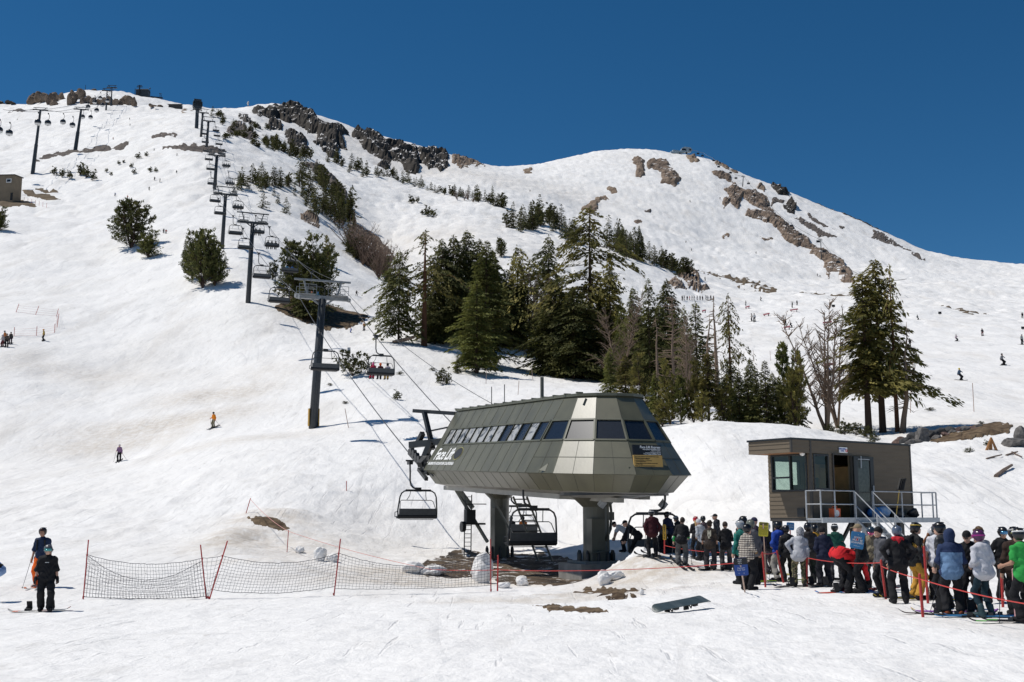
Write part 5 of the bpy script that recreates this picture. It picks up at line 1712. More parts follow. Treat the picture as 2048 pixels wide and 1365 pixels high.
# ------------------------------------------------------------------ gondola line on the left skyline
GT = [(65, 347, 216, 'nearest gondola tower at the left, tallest of the three poles'), (150, 302, 216, 'second gondola tower at the left, above the long gravel strip'), (212, 221, 180, 'far gondola tower in front of the skyline crags'), (222, 212, 174, 'farthest gondola tower, right behind the far one')]
GTOPS = []
for px, py, ty, lab in GT:
 p = hit(px, py)
 k = p.y / FPX
 Hh = (py - ty) * k * 1.05
 r = empty('gondola_tower', p, .2, lab, 'gondola tower')
 w = 3.6 if py > 280 else 1.6
 ln = 3.5 * k if px < 200 else 0
 mb = MB(); mb.poly([(0, 0, -1), (ln, 0, Hh * .45)], [w * k * 1.15, w * k], 12); mb.poly([(ln, 0, Hh * .45), (ln * 2.1, 0, Hh)], [w * k * .85, w * k * .6], 12); mb.build('pole', M_TOWER, r)
 a = 14 if py > 280 else 9
 x0 = ln * 2.1
 mb = MB(); mb.bar((x0 - a * k, 0, Hh), (x0 + a * k, 0, Hh), 2 * k)
 mb.bar((x0 - a * k, 0, Hh + 4 * k), (x0 + a * k, 0, Hh + 5 * k), 1 * k)
 for s_ in (-1, 1): mb.bar((x0 + s_ * a * .5 * k, 0, Hh), (x0 + s_ * a * .8 * k, 0, Hh + 5 * k), .8 * k)
 mb.build('crossarm', M_TOWER, r)
 for s_ in (-1, 1):
  mb = MB(); mb.bar((x0 + s_ * a * k, -4 * k, Hh - 1.5 * k), (x0 + s_ * a * k, 4 * k, Hh + 1 * k), 1.4 * k, 2.4 * k); mb.build('sheave_assembly', M_STEEL, r)
 Mg = Matrix.Translation(p) @ Matrix.Rotation(.2, 4, 'Z')
 GTOPS.append([Mg @ Vector((x0 + s_ * a * k, 0, Hh + .6 * k)) for s_ in (-1, 1)])
for s_ in (0, 1):
 # the rope passes the camera far out on the left
 d = (GTOPS[0][s_] - GTOPS[1][s_])
 P = [GTOPS[0][s_] + d * .55] + [t[s_] for t in GTOPS]
 out = []
 for a, b in zip(P[:-1], P[1:]):
  for q in range(14):
   f = q / 14
   c = a.lerp(b, f); c.z -= (b - a).length * .012 * 4 * f * (1 - f)
   out.append(c)
 mb = MB(); mb.poly(out, .07, 5)
 tag(mb.build('haul_rope', M_ROPE), 'thin gondola rope running over the poles at the left, %s strand' % ('outer' if s_ == 0 else 'inner'), 'cable')
 GTOPS.append(out)
M_CAB = mat('gondola_shell', (.03, .032, .036), .3, var=.1)
M_CABW = mat('gondola_white', (.55, .55, .55), .4, var=.05)
def make_gondola():
 r = empty('gondola_cabin')
 mb = MB(); mb.ball((0, 0, -3.3), (1.12, 1.12, 1.05), 14, 10); mb.build('cabin', M_CAB, r, True)
 mb = MB(); mb.poly([(0, 0, -4.3), (0, 0, -4.0), (0, 0, -3.85)], [.7, 1.02, 1.08], 14); mb.build('floor_pan', M_CABW, r)
 mb = MB(); mb.box((0, -1.02, -3.2), (1.3, .22, .7)); mb.build('window', M_GLASS, r)
 mb = MB(); mb.poly([(0, 0, 0), (.35, 0, -.5), (.35, 0, -1.7), (0, 0, -2.3)], .09, 6); mb.box((0, 0, 0), (.4, .9, .3)); mb.build('hanger', M_STEEL, r)
 return r
G0 = make_gondola()
GC = [(20, 246, 0, 1.0, 'large dark gondola cabin alone near the left edge of the sky'), (0, 240, 1, 1.0, 'gondola cabin cut by the left edge of the photo'), (77, 226, 1, 1.0, 'gondola cabin right beside the nearest gondola tower'), (97, 228, 1, 1.0, 'gondola cabin just right of the nearest gondola tower'), (127, 228, 0, 1.0, 'gondola cabin halfway between the two near gondola towers'), (146, 234, 1, 1.0, 'gondola cabin lower, left of the second gondola tower'), (166, 220, 0, 1.0, 'gondola cabin right at the second gondola tower head'), (182, 222, 1, 1.0, 'gondola cabin right of the second gondola tower')]
for k, (px, py, s_, sc, lab) in enumerate(GC):
 P = GTOPS[4 + s_]
 q = min(P, key=lambda c: abs(pix(c)[0] - px))
 s0, e0 = ray(px, py)
 o = G0 if k == 0 else copy_tree(G0)
 o.location = (float(s0) * q.y, q.y, CAMZ + float(e0) * q.y)
 o.rotation_euler = (0, 0, .3)
 tag(o, lab, 'gondola')
for k in range(6):
 o = copy_tree(G0)
 q = (GTOPS[2][k % 2]).lerp(GTOPS[1][k % 2], .1 + .12 * k)
 o.location = q - Vector((0, 0, .5))
 tag(o, 'tiny gondola cabin in front of the skyline crags', 'gondola', 'tiny gondola cabins before the crags')
# ------------------------------------------------------------------ operator hut on posts
M_SIDING = mat('brown_siding', (.140, .108, .072), .7, var=.10, scale=1.2, bump=.15, bscale=30, stretch=(1, 1, 6))
M_SIDEGAP = mat('siding_shadow_gap', (.05, .042, .034), .8)
M_TRIM = mat('dark_trim', (.055, .048, .040), .6)
M_FRAMEB = mat('black_window_frame', (.012, .012, .013), .4)
M_WOODIN = mat('plywood_inside', (.42, .23, .09), .7, var=.2, scale=2)
M_CLEAR = None
def clear_glass():
 m = bpy.data.materials.new('clear_glass')
 m.use_nodes = True
 t = m.node_tree
 t.nodes.remove(t.nodes['Principled BSDF'])
 tr = nd(t, 'ShaderNodeBsdfTransparent'); tr.inputs[0].default_value = (.62, .72, .66, 1)
 gl = nd(t, 'ShaderNodeBsdfGlossy'); gl.inputs['Roughness'].default_value = .02
 fr = nd(t, 'ShaderNodeFresnel'); fr.inputs[0].default_value = 1.6
 mx = nd(t, 'ShaderNodeMixShader')
 t.links.new(fr.outputs[0], mx.inputs[0]); t.links.new(tr.outputs[0], mx.inputs[1]); t.links.new(gl.outputs[0], mx.inputs[2])
 t.links.new(mx.outputs[0], t.nodes['Material Output'].inputs[0])
 return m
M_CLEAR = clear_glass()
HA = Vector((10.59, 40.5, 0))
HR = math.atan2(.57, .82)
hz = float(h(HA.x, HA.y))
hut = empty('operator_hut', HA, HR, 'brown clad lift operator hut raised on posts, with a metal deck and stairs', 'hut')
Wd, Dp, Z0_, Z1_ = 5.63, 2.0, 1.68, 4.40
FA = 3.95                                            # underside of the roof fascia
def wall_x(mb, x0, x1, y, z0, z1, t=.1):
 """clapboard wall piece along x"""
 mb.box(((x0 + x1) / 2, y, (z0 + z1) / 2), (x1 - x0, t, z1 - z0))
def boards(mb, p0, p1, nrm, z0, z1, pitch=.152):
 """clapboards between two corners, each leaning out a little at its lower edge"""
 p0, p1, nrm = Vector(p0), Vector(p1), Vector(nrm)
 z = z0
 while z < z1 - .01:
  zt = min(z + pitch, z1)
  a, b = p0 + Vector((0, 0, z)), p1 + Vector((0, 0, z))
  c, d = p1 + Vector((0, 0, zt)), p0 + Vector((0, 0, zt))
  o = nrm * .022
  mb.add([a + o, b + o, c + nrm * .004, d + nrm * .004, a, b], [(0, 1, 2, 3), (4, 5, 1, 0)])
  z = zt
fr_n, lf_n = (0, -1, 0), (-1, 0, 0)
mb = MB()
# front: pieces round the window (0.10-0.92) and the doorway (1.17-2.13)
for x0, x1, z0, z1 in ((0, .10, Z0_, FA), (.10, .92, Z0_, 2.67), (.92, 1.17, Z0_, FA), (2.13, Wd, Z0_, FA), (0, Wd, FA, Z1_)):
 wall_x(mb, x0, x1, .05, z0, z1)
 boards(mb, (x0, 0, 0), (x1, 0, 0), fr_n, z0, z1)
# left: parapet below the wide window
for y0, y1, z0, z1 in ((0.10, .16, 2.62, FA), (1.84, 2.0, 2.62, FA), (0.10, 2.0, Z0_, 2.62), (.10, 2.0, FA, Z1_ - .03)):
 mb.box((.05, (y0 + y1) / 2, (z0 + z1) / 2), (.1, y1 - y0, z1 - z0))
 boards(mb, (0, y1, 0), (0, y0, 0), lf_n, z0, z1)
# right and back walls, the back with two openings
mb.box((Wd - .05, 1.05, (Z0_ + Z1_) / 2), (.1, 1.9, Z1_ - Z0_))
for x0, x1, z0, z1 in ((.1, .2, Z0_, Z1_ - .03), (.2, 1.6, Z0_, 2.65), (.2, 1.6, 3.8, Z1_ - .03), (1.6, Wd - .1, Z0_, Z1_ - .03)):
 wall_x(mb, x0, x1, 1.95, z0, z1)
mb.build('wall', M_SIDING, hut)
mb = MB()
mb.box((Wd / 2, 1.0, Z0_ - .06), (Wd, 2.0, .12))
mb.build('floor', M_TRIM, hut)
mb = MB()
mb.box((3.4, 1.84, 2.7), (3.2, .03, 2.0)); mb.box((2.6, 1.1, 2.6), (.06, 1.4, 1.9))
o_ = mb.build('inner_panel', M_WOODIN, hut)
# roof with the deep overhang on the left
mb = MB()
mb.box((Wd / 2 - .5, 1.0, Z1_ + .03), (Wd + 1.1, 2.1, .07))
mb.build('roof', M_FRAMEB, hut)
mb = MB()
# hollow fascia box round the overhang
mb.box((-.5, .05, (FA + Z1_) / 2), (1.0, .1, Z1_ - FA)); boards(mb, (-1.0, 0, 0), (0, 0, 0), fr_n, FA, Z1_)
mb.box((-.95, 1.05, (FA + Z1_) / 2), (.1, 1.9, Z1_ - FA)); boards(mb, (-1.0, 2.0, 0), (-1.0, 0, 0), lf_n, FA, Z1_)
mb.box((-.5, 1.95, (FA + Z1_) / 2), (.8, .1, Z1_ - FA))
mb.build('fascia', M_SIDING, hut)
mb = MB()
mb.box((-.45, 1.0, FA + .03), (.9, 1.8, .04))
mb.build('overhang_soffit', mat('soffit_orange_wood', (.30, .13, .05), .7, var=.2), hut)
for x, y in ((-.012, -.012), (Wd + .012, -.012)):
 mb = MB()
 mb.box((x, y + .03, (Z0_ + Z1_) / 2), (.09, .09, Z1_ - Z0_ + .01))
 mb.build('corner_trim', M_TRIM, hut)
mb = MB()
mb.box((-1.0, 0, (FA + Z1_) / 2), (.07, .07, Z1_ - FA + .01))
mb.build('corner_trim', M_TRIM, hut)
def hwin(name, x0, x1, z0, z1, axis, off, mull=(), m=None, rails=()):
 mb = MB()
 t = .06
 def seg(a0, b0, a1, b1):
  if axis == 'x': mb.box(((a0 + a1) / 2, off, (b0 + b1) / 2), (a1 - a0, .12, b1 - b0))
  else: mb.box((off, (a0 + a1) / 2, (b0 + b1) / 2), (.12, a1 - a0, b1 - b0))
 seg(x0, z0, x1, z0 + t); seg(x0, z1 - t, x1, z1); seg(x0, z0 + t, x0 + t, z1 - t); seg(x1 - t, z0 + t, x1, z1 - t)
 for q in mull: seg(q - t / 2, z0 + t, q + t / 2, z1 - t)
 for a, b, q in rails: seg(a, q - t / 2, b, q + t / 2)
 fo = mb.build(name, M_FRAMEB, hut)
 pn = MB()
 if axis == 'x': pn.add([(x0 + t, off, z0 + t), (x1 - t, off, z0 + t), (x1 - t, off, z1 - t), (x0 + t, off, z1 - t)], [(0, 1, 2, 3)])
 else: pn.add([(off, x1 - t, z0 + t), (off, x0 + t, z0 + t), (off, x0 + t, z1 - t), (off, x1 - t, z1 - t)], [(0, 1, 2, 3)])
 pn.build('pane', m or M_CLEAR, fo)
 return fo
hwin('window', .16, 1.84, 2.62, FA, 'y', .02, (.95,), None, ((1.0, 1.8, 3.12),))
hwin('window', .10, .92, 2.67, FA - .02, 'x', .02)
hwin('window', .2, 1.6, 2.65, 3.8, 'x', 1.95)
# the door, swung wide open against the wall
mb = MB()
dx0, dx1, dz0, dz1 = 2.18, 3.30, 1.72, 3.90
for x0, x1, z0, z1 in ((dx0, dx0 + .2, dz0, dz1), (dx1 - .2, dx1, dz0, dz1), (dx0 + .2, dx1 - .2, dz0, dz0 + .55), (dx0 + .2, dx1 - .2, dz1 - .14, dz1)):
 mb.box(((x0 + x1) / 2, -.10, (z0 + z1) / 2), (x1 - x0, .06, z1 - z0))
door = mb.build('door', M_FRAMEB, hut)
mb = MB(); mb.add([(dx0 + .2, -.10, dz0 + .55), (dx1 - .2, -.10, dz0 + .55), (dx1 - .2, -.10, dz1 - .14), (dx0 + .2, -.10, dz1 - .14)], [(0, 1, 2, 3)]); mb.build('pane', mat('dusty_glass', (.055, .055, .05), .12, var=.35, scale=9), door)
mb = MB(); mb.bar((dx0 + .2, -.15, dz1 - .1), (dx0 + .85, -.15, dz1 - .1), .025); mb.bar((dx0 + .38, -.15, dz1 + .02), (dx0 + .38, -.15, dz1 - .42), .03); mb.build('door_closer', M_GALV, door)
mb = MB(); mb.box((dx1 - .1, -.15, 2.75), (.04, .05, .2)); mb.build('handle', M_GALV, door)
mb = MB()
for x in (1.14, 2.155): mb.box((x, -.015, 2.82), (.05, .10, 2.26))
mb.box((1.65, -.015, FA + .0), (1.06, .10, .05))
mb.build('door_frame', M_TRIM, hut)
mb = MB(); mb.box((1.72, -.04, FA + .16), (.44, .03, .20)); sg = mb.build('door_sign', M_WHITE, hut)
me = text_mesh('EMPLOYEES\nONLY', .07, bold=.002); me.transform(frame((1.66, -.058, FA + .16), (1, 0, 0), (0, 0, 1), (0, -1, 0))); me.materials.clear(); me.materials.append(mat('sign_blue_ink', (.05, .10, .4), .5)); link('lettering', me, sg)
mb = MB(); mb.poly([(1.88 + .05 * math.cos(a), -.06, FA + .14 + .05 * math.sin(a)) for a in np.linspace(0, 6.28, 13)], .008, 5); mb.bar((1.85, -.06, FA + .17), (1.91, -.06, FA + .11), .012); mb.build('no_entry_symbol', mat('sign_red_ink', (.6, .02, .02), .5), sg)
mb = MB(); mb.ball((-.2, .2, FA - .02), (.09, .09, .08), 12, 8); mb.build('camera_dome', M_WHITE, hut, True)
mb = MB(); mb.box((-.03, .5, 1.86), (.06, .32, .30)); mb.build('wall_socket', M_FRAMEB, hut)
# desk and screens inside
mb = MB(); mb.box((.45, .9, 2.5), (.6, 1.5, .06)); mb.box((.5, .4, 2.85), (.4, .25, .5)); mb.box((.5, 1.1, 2.72), (.3, .3, .28)); mb.build('control_desk', M_FRAMEB, hut)
# posts
mb0 = None
for x, y in ((.15, .2), (2.6, .3), (5.2, .3), (.15, 1.8), (2.6, 1.8), (5.2, 1.8)):
 wp = hut_w = HA + Matrix.Rotation(HR, 3, 'Z') @ Vector((x, y, 0))
 zg = float(h(wp.x, wp.y)) - .2
 mb = MB(); mb.box((x, y, (zg + 1.56) / 2), (.26, .26, 1.56 - zg)); mb.build('post', M_FRAMEB, hut)
mb = MB(); mb.bar((.3, .25, 1.5), (1.1, .25, .4), .1); mb.bar((2.4, .3, 1.5), (1.5, .3, .4), .1); mb.bar((.2, .3, 1.5), (1.0, 1.2, .7), .1); mb.build('brace', M_FRAMEB, hut)
# metal deck, railing and stairs
mb = MB()
mb.box((2.87, -.40, 1.64), (6.58, .70, .05))
mb.box((2.87, -.77, 1.60), (6.62, .05, .18))
for k in range(5): mb.bar((-.3 + k * 1.55, -.72, 1.56), (-.3 + k * 1.55, -.05, 1.56), .08)
mb.build('deck', M_GALV, hut)
def rail(pts, name='railing'):
 mb = MB()
 for a, b in zip(pts[:-1], pts[1:]):
  a, b = Vector(a), Vector(b)
  mb.tube(a + Vector((0, 0, .95)), b + Vector((0, 0, .95)), .021, n=8)
  mb.tube(a + Vector((0, 0, .48)), b + Vector((0, 0, .48)), .022, n=8)
 for p in pts:
  p = Vector(p); mb.tube(p, p + Vector((0, 0, .95)), .028, n=8)
 return mb.build(name, M_GALV, hut)
rail([(-.42, -.08, 1.67), (-.42, -.72, 1.67), (.32, -.72, 1.67), (1.38, -.72, 1.67)])
rail([(2.37, -.72, 1.67), (4.05, -.72, 1.67), (5.9, -.72, 1.67), (6.12, -.72, 1.67), (6.12, -.08, 1.67)])
mb = MB()
n = 8
for k in range(n):
 f = (k + .5) / n
 mb.box((1.875, -.78 - f * 1.75, 1.62 - f * 1.6), (.98, .22, .04))
mb.build('stair_tread', M_GALV, hut)
mb = MB()
for x in (1.38, 2.37):
 mb.bar((x, -.76, 1.55), (x, -2.55, -.05), .05, .2)
mb.build('stringer', M_GALV, hut)
for x in (1.38, 2.37):
 rail([(x, -.76, 1.63), (x, -1.65, .85), (x, -2.5, .1)], 'stair_railing')
# things on the deck
def hw(x, y, z): return HA + Matrix.Rotation(HR, 3, 'Z') @ Vector((x, y, z))
sp = empty('speaker', hw(.62, -.45, 1.67), HR, 'orange box speaker with a round white front on the hut deck', 'speaker')
mb = MB(); mb.box((0, 0, .17), (.36, .22, .33)); mb.poly([(-.14, 0, .33), (-.12, 0, .40), (.12, 0, .40), (.14, 0, .33)], .015, 6); mb.build('body', mat('orange_plastic', (.75, .11, .02), .45), sp)
mb = MB(); mb.tube((-.02, -.115, .17), (-.02, -.125, .17), .115, n=20); mb.build('speaker_cone', M_WHITE, sp)
sv = empty('snow_shovel', hw(3.8, -.62, 1.67), HR, 'snow shovel with a yellow handle and black blade leaning on the deck railing', 'shovel')
mb = MB(); mb.tube((-.02, 0, .0), (.12, -.1, 1.0), .02, n=8); mb.build('handle', mat('yellow_handle', (.62, .40, .08), .5), sv)
mb = MB()
bl = [(-.16, 1.0), (.16, 1.0), (.19, 1.42), (-.19, 1.42)]
for a in range(6):
 f0, f1 = a / 6, (a + 1) / 6
 mb.bar((-.17 + .34 * f0 + .2, -.1 - .05 * math.sin(f0 * 3.14), 1.02), (-.10 + .30 * f0 + .34, -.1 - .08 * math.sin(f0 * 3.14), 1.46), .065, .02)
mb.build('blade', M_BLACK, sv)
for k, (x, sc, c, lab) in enumerate(((3.0, .9, (.03, .16, .42), 'blue ice bag lying on the hut deck behind the stair railing'), (3.35, 1.1, (.10, .25, .5), 'larger blue and white bag on the hut deck left of the shovel'), (4.25, 1.15, (.015, .015, .017), 'black bag on the hut deck right of the shovel'), (5.25, .8, (.02, .02, .022), 'small black crate on the hut deck against the wall'))):
 mb = MB(); boulder_bm(mb, (0, 0, .2), (.32 * sc, .2, .24 * sc), k + 3, 3)
 o = mb.build('bag', mat('bag_%d' % k, c, .45, var=.4, scale=7, col2=(.35, .42, .5) if k == 1 else None), None, True)
 o.location = hw(x, -.32, 1.66); tag(o, lab, 'bag')
# ------------------------------------------------------------------ people: smooth bodies grown round a posed skeleton
V3 = lambda *a: np.array(a, float)
class Field:
 """signed distance field of rounded cones and ellipsoids, blended smoothly and turned into one closed mesh"""
 def __init__(s, k=.025):
  s.it, s.k = [], k
 def cone(s, p, q, r1, r2=None, i=0):
  s.it.append(('c', np.array(p, float), np.array(q, float), r1, r1 if r2 is None else r2, i)); return s
 def ell(s, c, r, M=None, i=0):
  s.it.append(('e', np.array(c, float), np.array(r, float), np.eye(3) if M is None else M, None, i)); return s
 def mesh(s, name, vox, mats, cut=None, wr=0.0, seed=0, smooth=True, ids=False):
  lo, hi = np.full(3, 1e9), np.full(3, -1e9)
  for t in s.it:
   if t[0] == 'c':
    for a, r in ((t[1], t[3]), (t[2], t[4])):
     lo = np.minimum(lo, a - r); hi = np.maximum(hi, a + r)
   else:
    lo = np.minimum(lo, t[1] - t[2].max()); hi = np.maximum(hi, t[1] + t[2].max())
  lo -= vox * 2.5; hi += vox * 2.5
  n = np.ceil((hi - lo) / vox).astype(int) + 1
  ax = [lo[d] + vox * np.arange(n[d]) for d in range(3)]
  F = np.full(n, .5)
  ID = np.zeros(n, np.int8) if ids else None
  B = np.full(n, 9.0) if ids else None
  for t in s.it:
   if t[0] == 'c':
    m = max(t[3], t[4]) + s.k + vox
    a, b = np.minimum(t[1], t[2]) - m, np.maximum(t[1], t[2]) + m
   else:
    m = t[2].max() + s.k + vox
    a, b = t[1] - m, t[1] + m
   i0 = np.clip(np.floor((a - lo) / vox).astype(int), 0, n); i1 = np.clip(np.ceil((b - lo) / vox).astype(int) + 1, 0, n)
   sl = tuple(slice(i0[d], i1[d]) for d in range(3))
   X, Y, Z = ax[0][sl[0], None, None], ax[1][None, sl[1], None], ax[2][None, None, sl[2]]
   if t[0] == 'c':
    p, q = t[1], t[2]
    d = q - p
    L = d @ d + 1e-12
    u = np.clip(((X - p[0]) * d[0] + (Y - p[1]) * d[1] + (Z - p[2]) * d[2]) / L, 0, 1)
    D = np.sqrt((X - p[0] - u * d[0]) ** 2 + (Y - p[1] - u * d[1]) ** 2 + (Z - p[2] - u * d[2]) ** 2) - (t[3] + (t[4] - t[3]) * u)
   else:
    M = t[3]
    x, y, z = X - t[1][0], Y - t[1][1], Z - t[1][2]
    a_ = [(M[0, j] * x + M[1, j] * y + M[2, j] * z) / t[2][j] for j in range(3)]
    D = (np.sqrt(a_[0] ** 2 + a_[1] ** 2 + a_[2] ** 2) - 1) * t[2].min()
   G = F[sl]
   if ids:
    w = D < B[sl]
    B[sl] = np.where(w, D, B[sl]); ID[sl] = np.where(w, t[5], ID[sl])
   hh = np.clip(.5 + .5 * (G - D) / s.k, 0, 1)
   F[sl] = G * (1 - hh) + D * hh - s.k * hh * (1 - hh)
  if wr or cut:
   X, Y, Z = np.meshgrid(*ax, indexing='ij', sparse=True)
  if wr:
   q = seed * 1.7
   F = F + wr * (np.sin(31 * Z + 13 * X + 3 * np.sin(11 * X + q) + q) * .6 + np.sin(17 * Z - 23 * Y + 9 * X + 2 * q) * .6 + np.sin(47 * Z + 5 * np.sin(19 * X + 13 * Y + q)) * .5)
  if cut:
   F = cut(F, X, Y, Z)
  # surface nets
  I = F < 0
  cnt = np.zeros(np.array(n) - 1, np.int8)
  cs = [(a, b, c) for a in (0, 1) for b in (0, 1) for c in (0, 1)]
  for a, b, c in cs:
   cnt += I[a:n[0] - 1 + a, b:n[1] - 1 + b, c:n[2] - 1 + c]
  cell = np.argwhere((cnt > 0) & (cnt < 8))
  if len(cell) == 0:
   return None
  num = np.full(cnt.shape, -1, np.int32)
  num[tuple(cell.T)] = np.arange(len(cell))
  val = np.stack([F[cell[:, 0] + a, cell[:, 1] + b, cell[:, 2] + c] for a, b, c in cs], 1)
  pos, w = np.zeros((len(cell), 3)), np.zeros(len(cell))
  C_ = np.array(cs, float)
  for i in range(8):
   for j in range(i + 1, 8):
    if np.abs(C_[i] - C_[j]).sum() == 1:
     m = (val[:, i] < 0) != (val[:, j] < 0)
     t = val[m, i] / (val[m, i] - val[m, j])
     pos[m] += C_[i] + (C_[j] - C_[i]) * t[:, None]
     w[m] += 1
  Vv = lo + (cell + pos / w[:, None]) * vox
  Fs = []
  for d in range(3):
   e1, e2 = (d + 1) % 3, (d + 2) % 3
   s0, s1 = [slice(None)] * 3, [slice(None)] * 3
   s0[d], s1[d] = slice(0, -1), slice(1, None)
   df = I[tuple(s0)] != I[tuple(s1)]
   e = np.argwhere(df)
   ok = (e[:, e1] > 0) & (e[:, e2] > 0) & (e[:, e1] < n[e1] - 1) & (e[:, e2] < n[e2] - 1)
   e = e[ok]
   ins = I[tuple(e.T)]
   def at_(o1, o2):
    q = e.copy(); q[:, e1] -= o1; q[:, e2] -= o2
    return num[tuple(q.T)]
   f = np.stack([at_(1, 1), at_(0, 1), at_(0, 0), at_(1, 0)], 1)
   f[~ins] = f[~ins][:, ::-1]
   Fs.append(f)
  Fc = np.concatenate(Fs)
  Fc = Fc[(Fc >= 0).all(1)]
  fm = None
  if ids:
   fm = ID[tuple((cell[Fc[:, 0]] + (val[Fc[:, 0]].argmin(1)[:, None] // np.array([4, 2, 1]) % 2)).T)]
  return np_mesh(name, Vv, Fc, mats, fm, smooth)

def rotx(a): c, s_ = math.cos(a), math.sin(a); return np.array([[1, 0, 0], [0, c, -s_], [0, s_, c]])
def roty(a): c, s_ = math.cos(a), math.sin(a); return np.array([[c, 0, s_], [0, 1, 0], [-s_, 0, c]])
def rotz(a): c, s_ = math.cos(a), math.sin(a); return np.array([[c, -s_, 0], [s_, c, 0], [0, 0, 1]])

ARM = {  # elbow and wrist relative to the shoulder: outward, forward, up
 'down': ((.07, -.02, -.28), (.10, .06, -.52)), 'front': ((.09, -.01, -.27), (-.05, .20, -.34)), 'hips': ((.19, -.10, -.20), (.03, .02, -.40)),
 'poles': ((.07, .03, -.27), (.08, .26, -.31)), 'out': ((.20, .0, -.20), (.36, .08, -.34)), 'up': ((.12, .14, -.18), (.02, .30, .02)),
 'reach': ((.03, .14, -.24), (.02, .28, -.44)), 'behind': ((.10, -.12, -.25), (.0, -.16, -.42)), 'pocket': ((.12, -.07, -.26), (.06, .09, -.45)),
 'hang': ((.04, .12, -.25), (.02, .20, -.50)), 'lap': ((.05, .06, -.27), (-.02, .28, -.36))}

def skeleton(bend=4, side=0, arms=('down', 'down'), feet=None, hip=.94, head=(0, 0), sit=False, crouch=0.0, armworld=False):
 J = {}
 b = RAD(bend)
 T = rotz(0) @ roty(RAD(side)) @ rotx(-b)          # torso frame: z axis leans forward (+y)
 hz_ = hip - crouch
 H = V3(0, -.25 * math.sin(b) * .6 - crouch * .35, hz_) if not sit else V3(0, 0, 0)
 J['hip'] = H
 up = T @ V3(0, 0, 1)
 J['T'] = T
 J['waist'] = H + up * .16
 J['chest'] = H + up * .36
 J['neck'] = H + up * .51
 hp = RAD(head[0]); hyw = RAD(head[1])
 Mh = rotz(hyw) @ roty(RAD(side)) @ rotx(-b * .55 - hp)
 J['Mh'] = Mh
 J['head'] = J['neck'] + (T @ V3(0, .015, .035)) + Mh @ V3(0, .02, .115)
 for i, sg in enumerate((-1, 1)):
  S = J['chest'] + T @ V3(sg * .168, 0, .072)
  e, w = ARM[arms[i]]
  A = np.eye(3) if armworld else T
  E = S + A @ V3(sg * e[0], e[1], e[2])
  W = S + A @ V3(sg * w[0], w[1], w[2])
  J['S', sg], J['E', sg], J['W', sg] = S, E, W
  hp_ = H + V3(sg * .09, 0, -.03)
  if sit:
   K = hp_ + V3(sg * .03, .44, .0); An = K + V3(0, .06, -.40)
  else:
   f = feet[i] if feet else (.13, .0)
   An = V3(sg * f[0], f[1], .11)
   K = (hp_ + An) / 2
   L = np.linalg.norm(hp_ - An)
   off = math.sqrt(max(0, .425 ** 2 - (L / 2) ** 2))
   K = K + V3(sg * .03, off, 0)
  J['L', sg], J['K', sg], J['A', sg] = hp_, K, An
  J['toe', sg] = An + V3(sg * .03, .17, -.05)
  J['heel', sg] = An + V3(0, -.06, -.05)
 return J

def hand(F, J, sg, r=1.0, grip=.6, i=0):
 """palm, four bent fingers of unequal length and a thumb from the side of the palm"""
 E, W = J['E', sg], J['W', sg]
 d = (W - E) / (np.linalg.norm(W - E) + 1e-9)
 inw = np.array([-sg, 0, 0.0]); inw = inw - d * (inw @ d); inw /= np.linalg.norm(inw) + 1e-9
 fw = np.cross(d, inw) * sg
 if fw[1] < 0: fw = -fw
 P = W + d * .085
 F.cone(W, W + d * .05 + fw * .018, .030 * r, .026 * r, i); F.cone(W + d * .02, P, .028 * r, .030 * r, i); F.cone(W + d * .05 - fw * .018, P - fw * .02, .024 * r, .022 * r, i)
 for k, (o, ln) in enumerate(((.032, .068), (.011, .078), (-.011, .072), (-.032, .056))):
  a = P + fw * o
  m = a + (d * (1 - grip * .35) + inw * grip * .5) * ln * .5
  e = m + (d * (1 - grip) + inw * grip * 1.1) * ln * .55
  F.cone(a, m, .0105 * r, .0098 * r, i); F.cone(m, e, .0098 * r, .0085 * r, i)
 t0 = W + d * .028 + fw * .026
 t1 = t0 + (d * .5 + fw * .75 + inw * .25) * .038
 F.cone(t0, t1, .014 * r, .012 * r, i); F.cone(t1, t1 + (d * .8 + inw * .5) * .032, .012 * r, .010 * r, i)

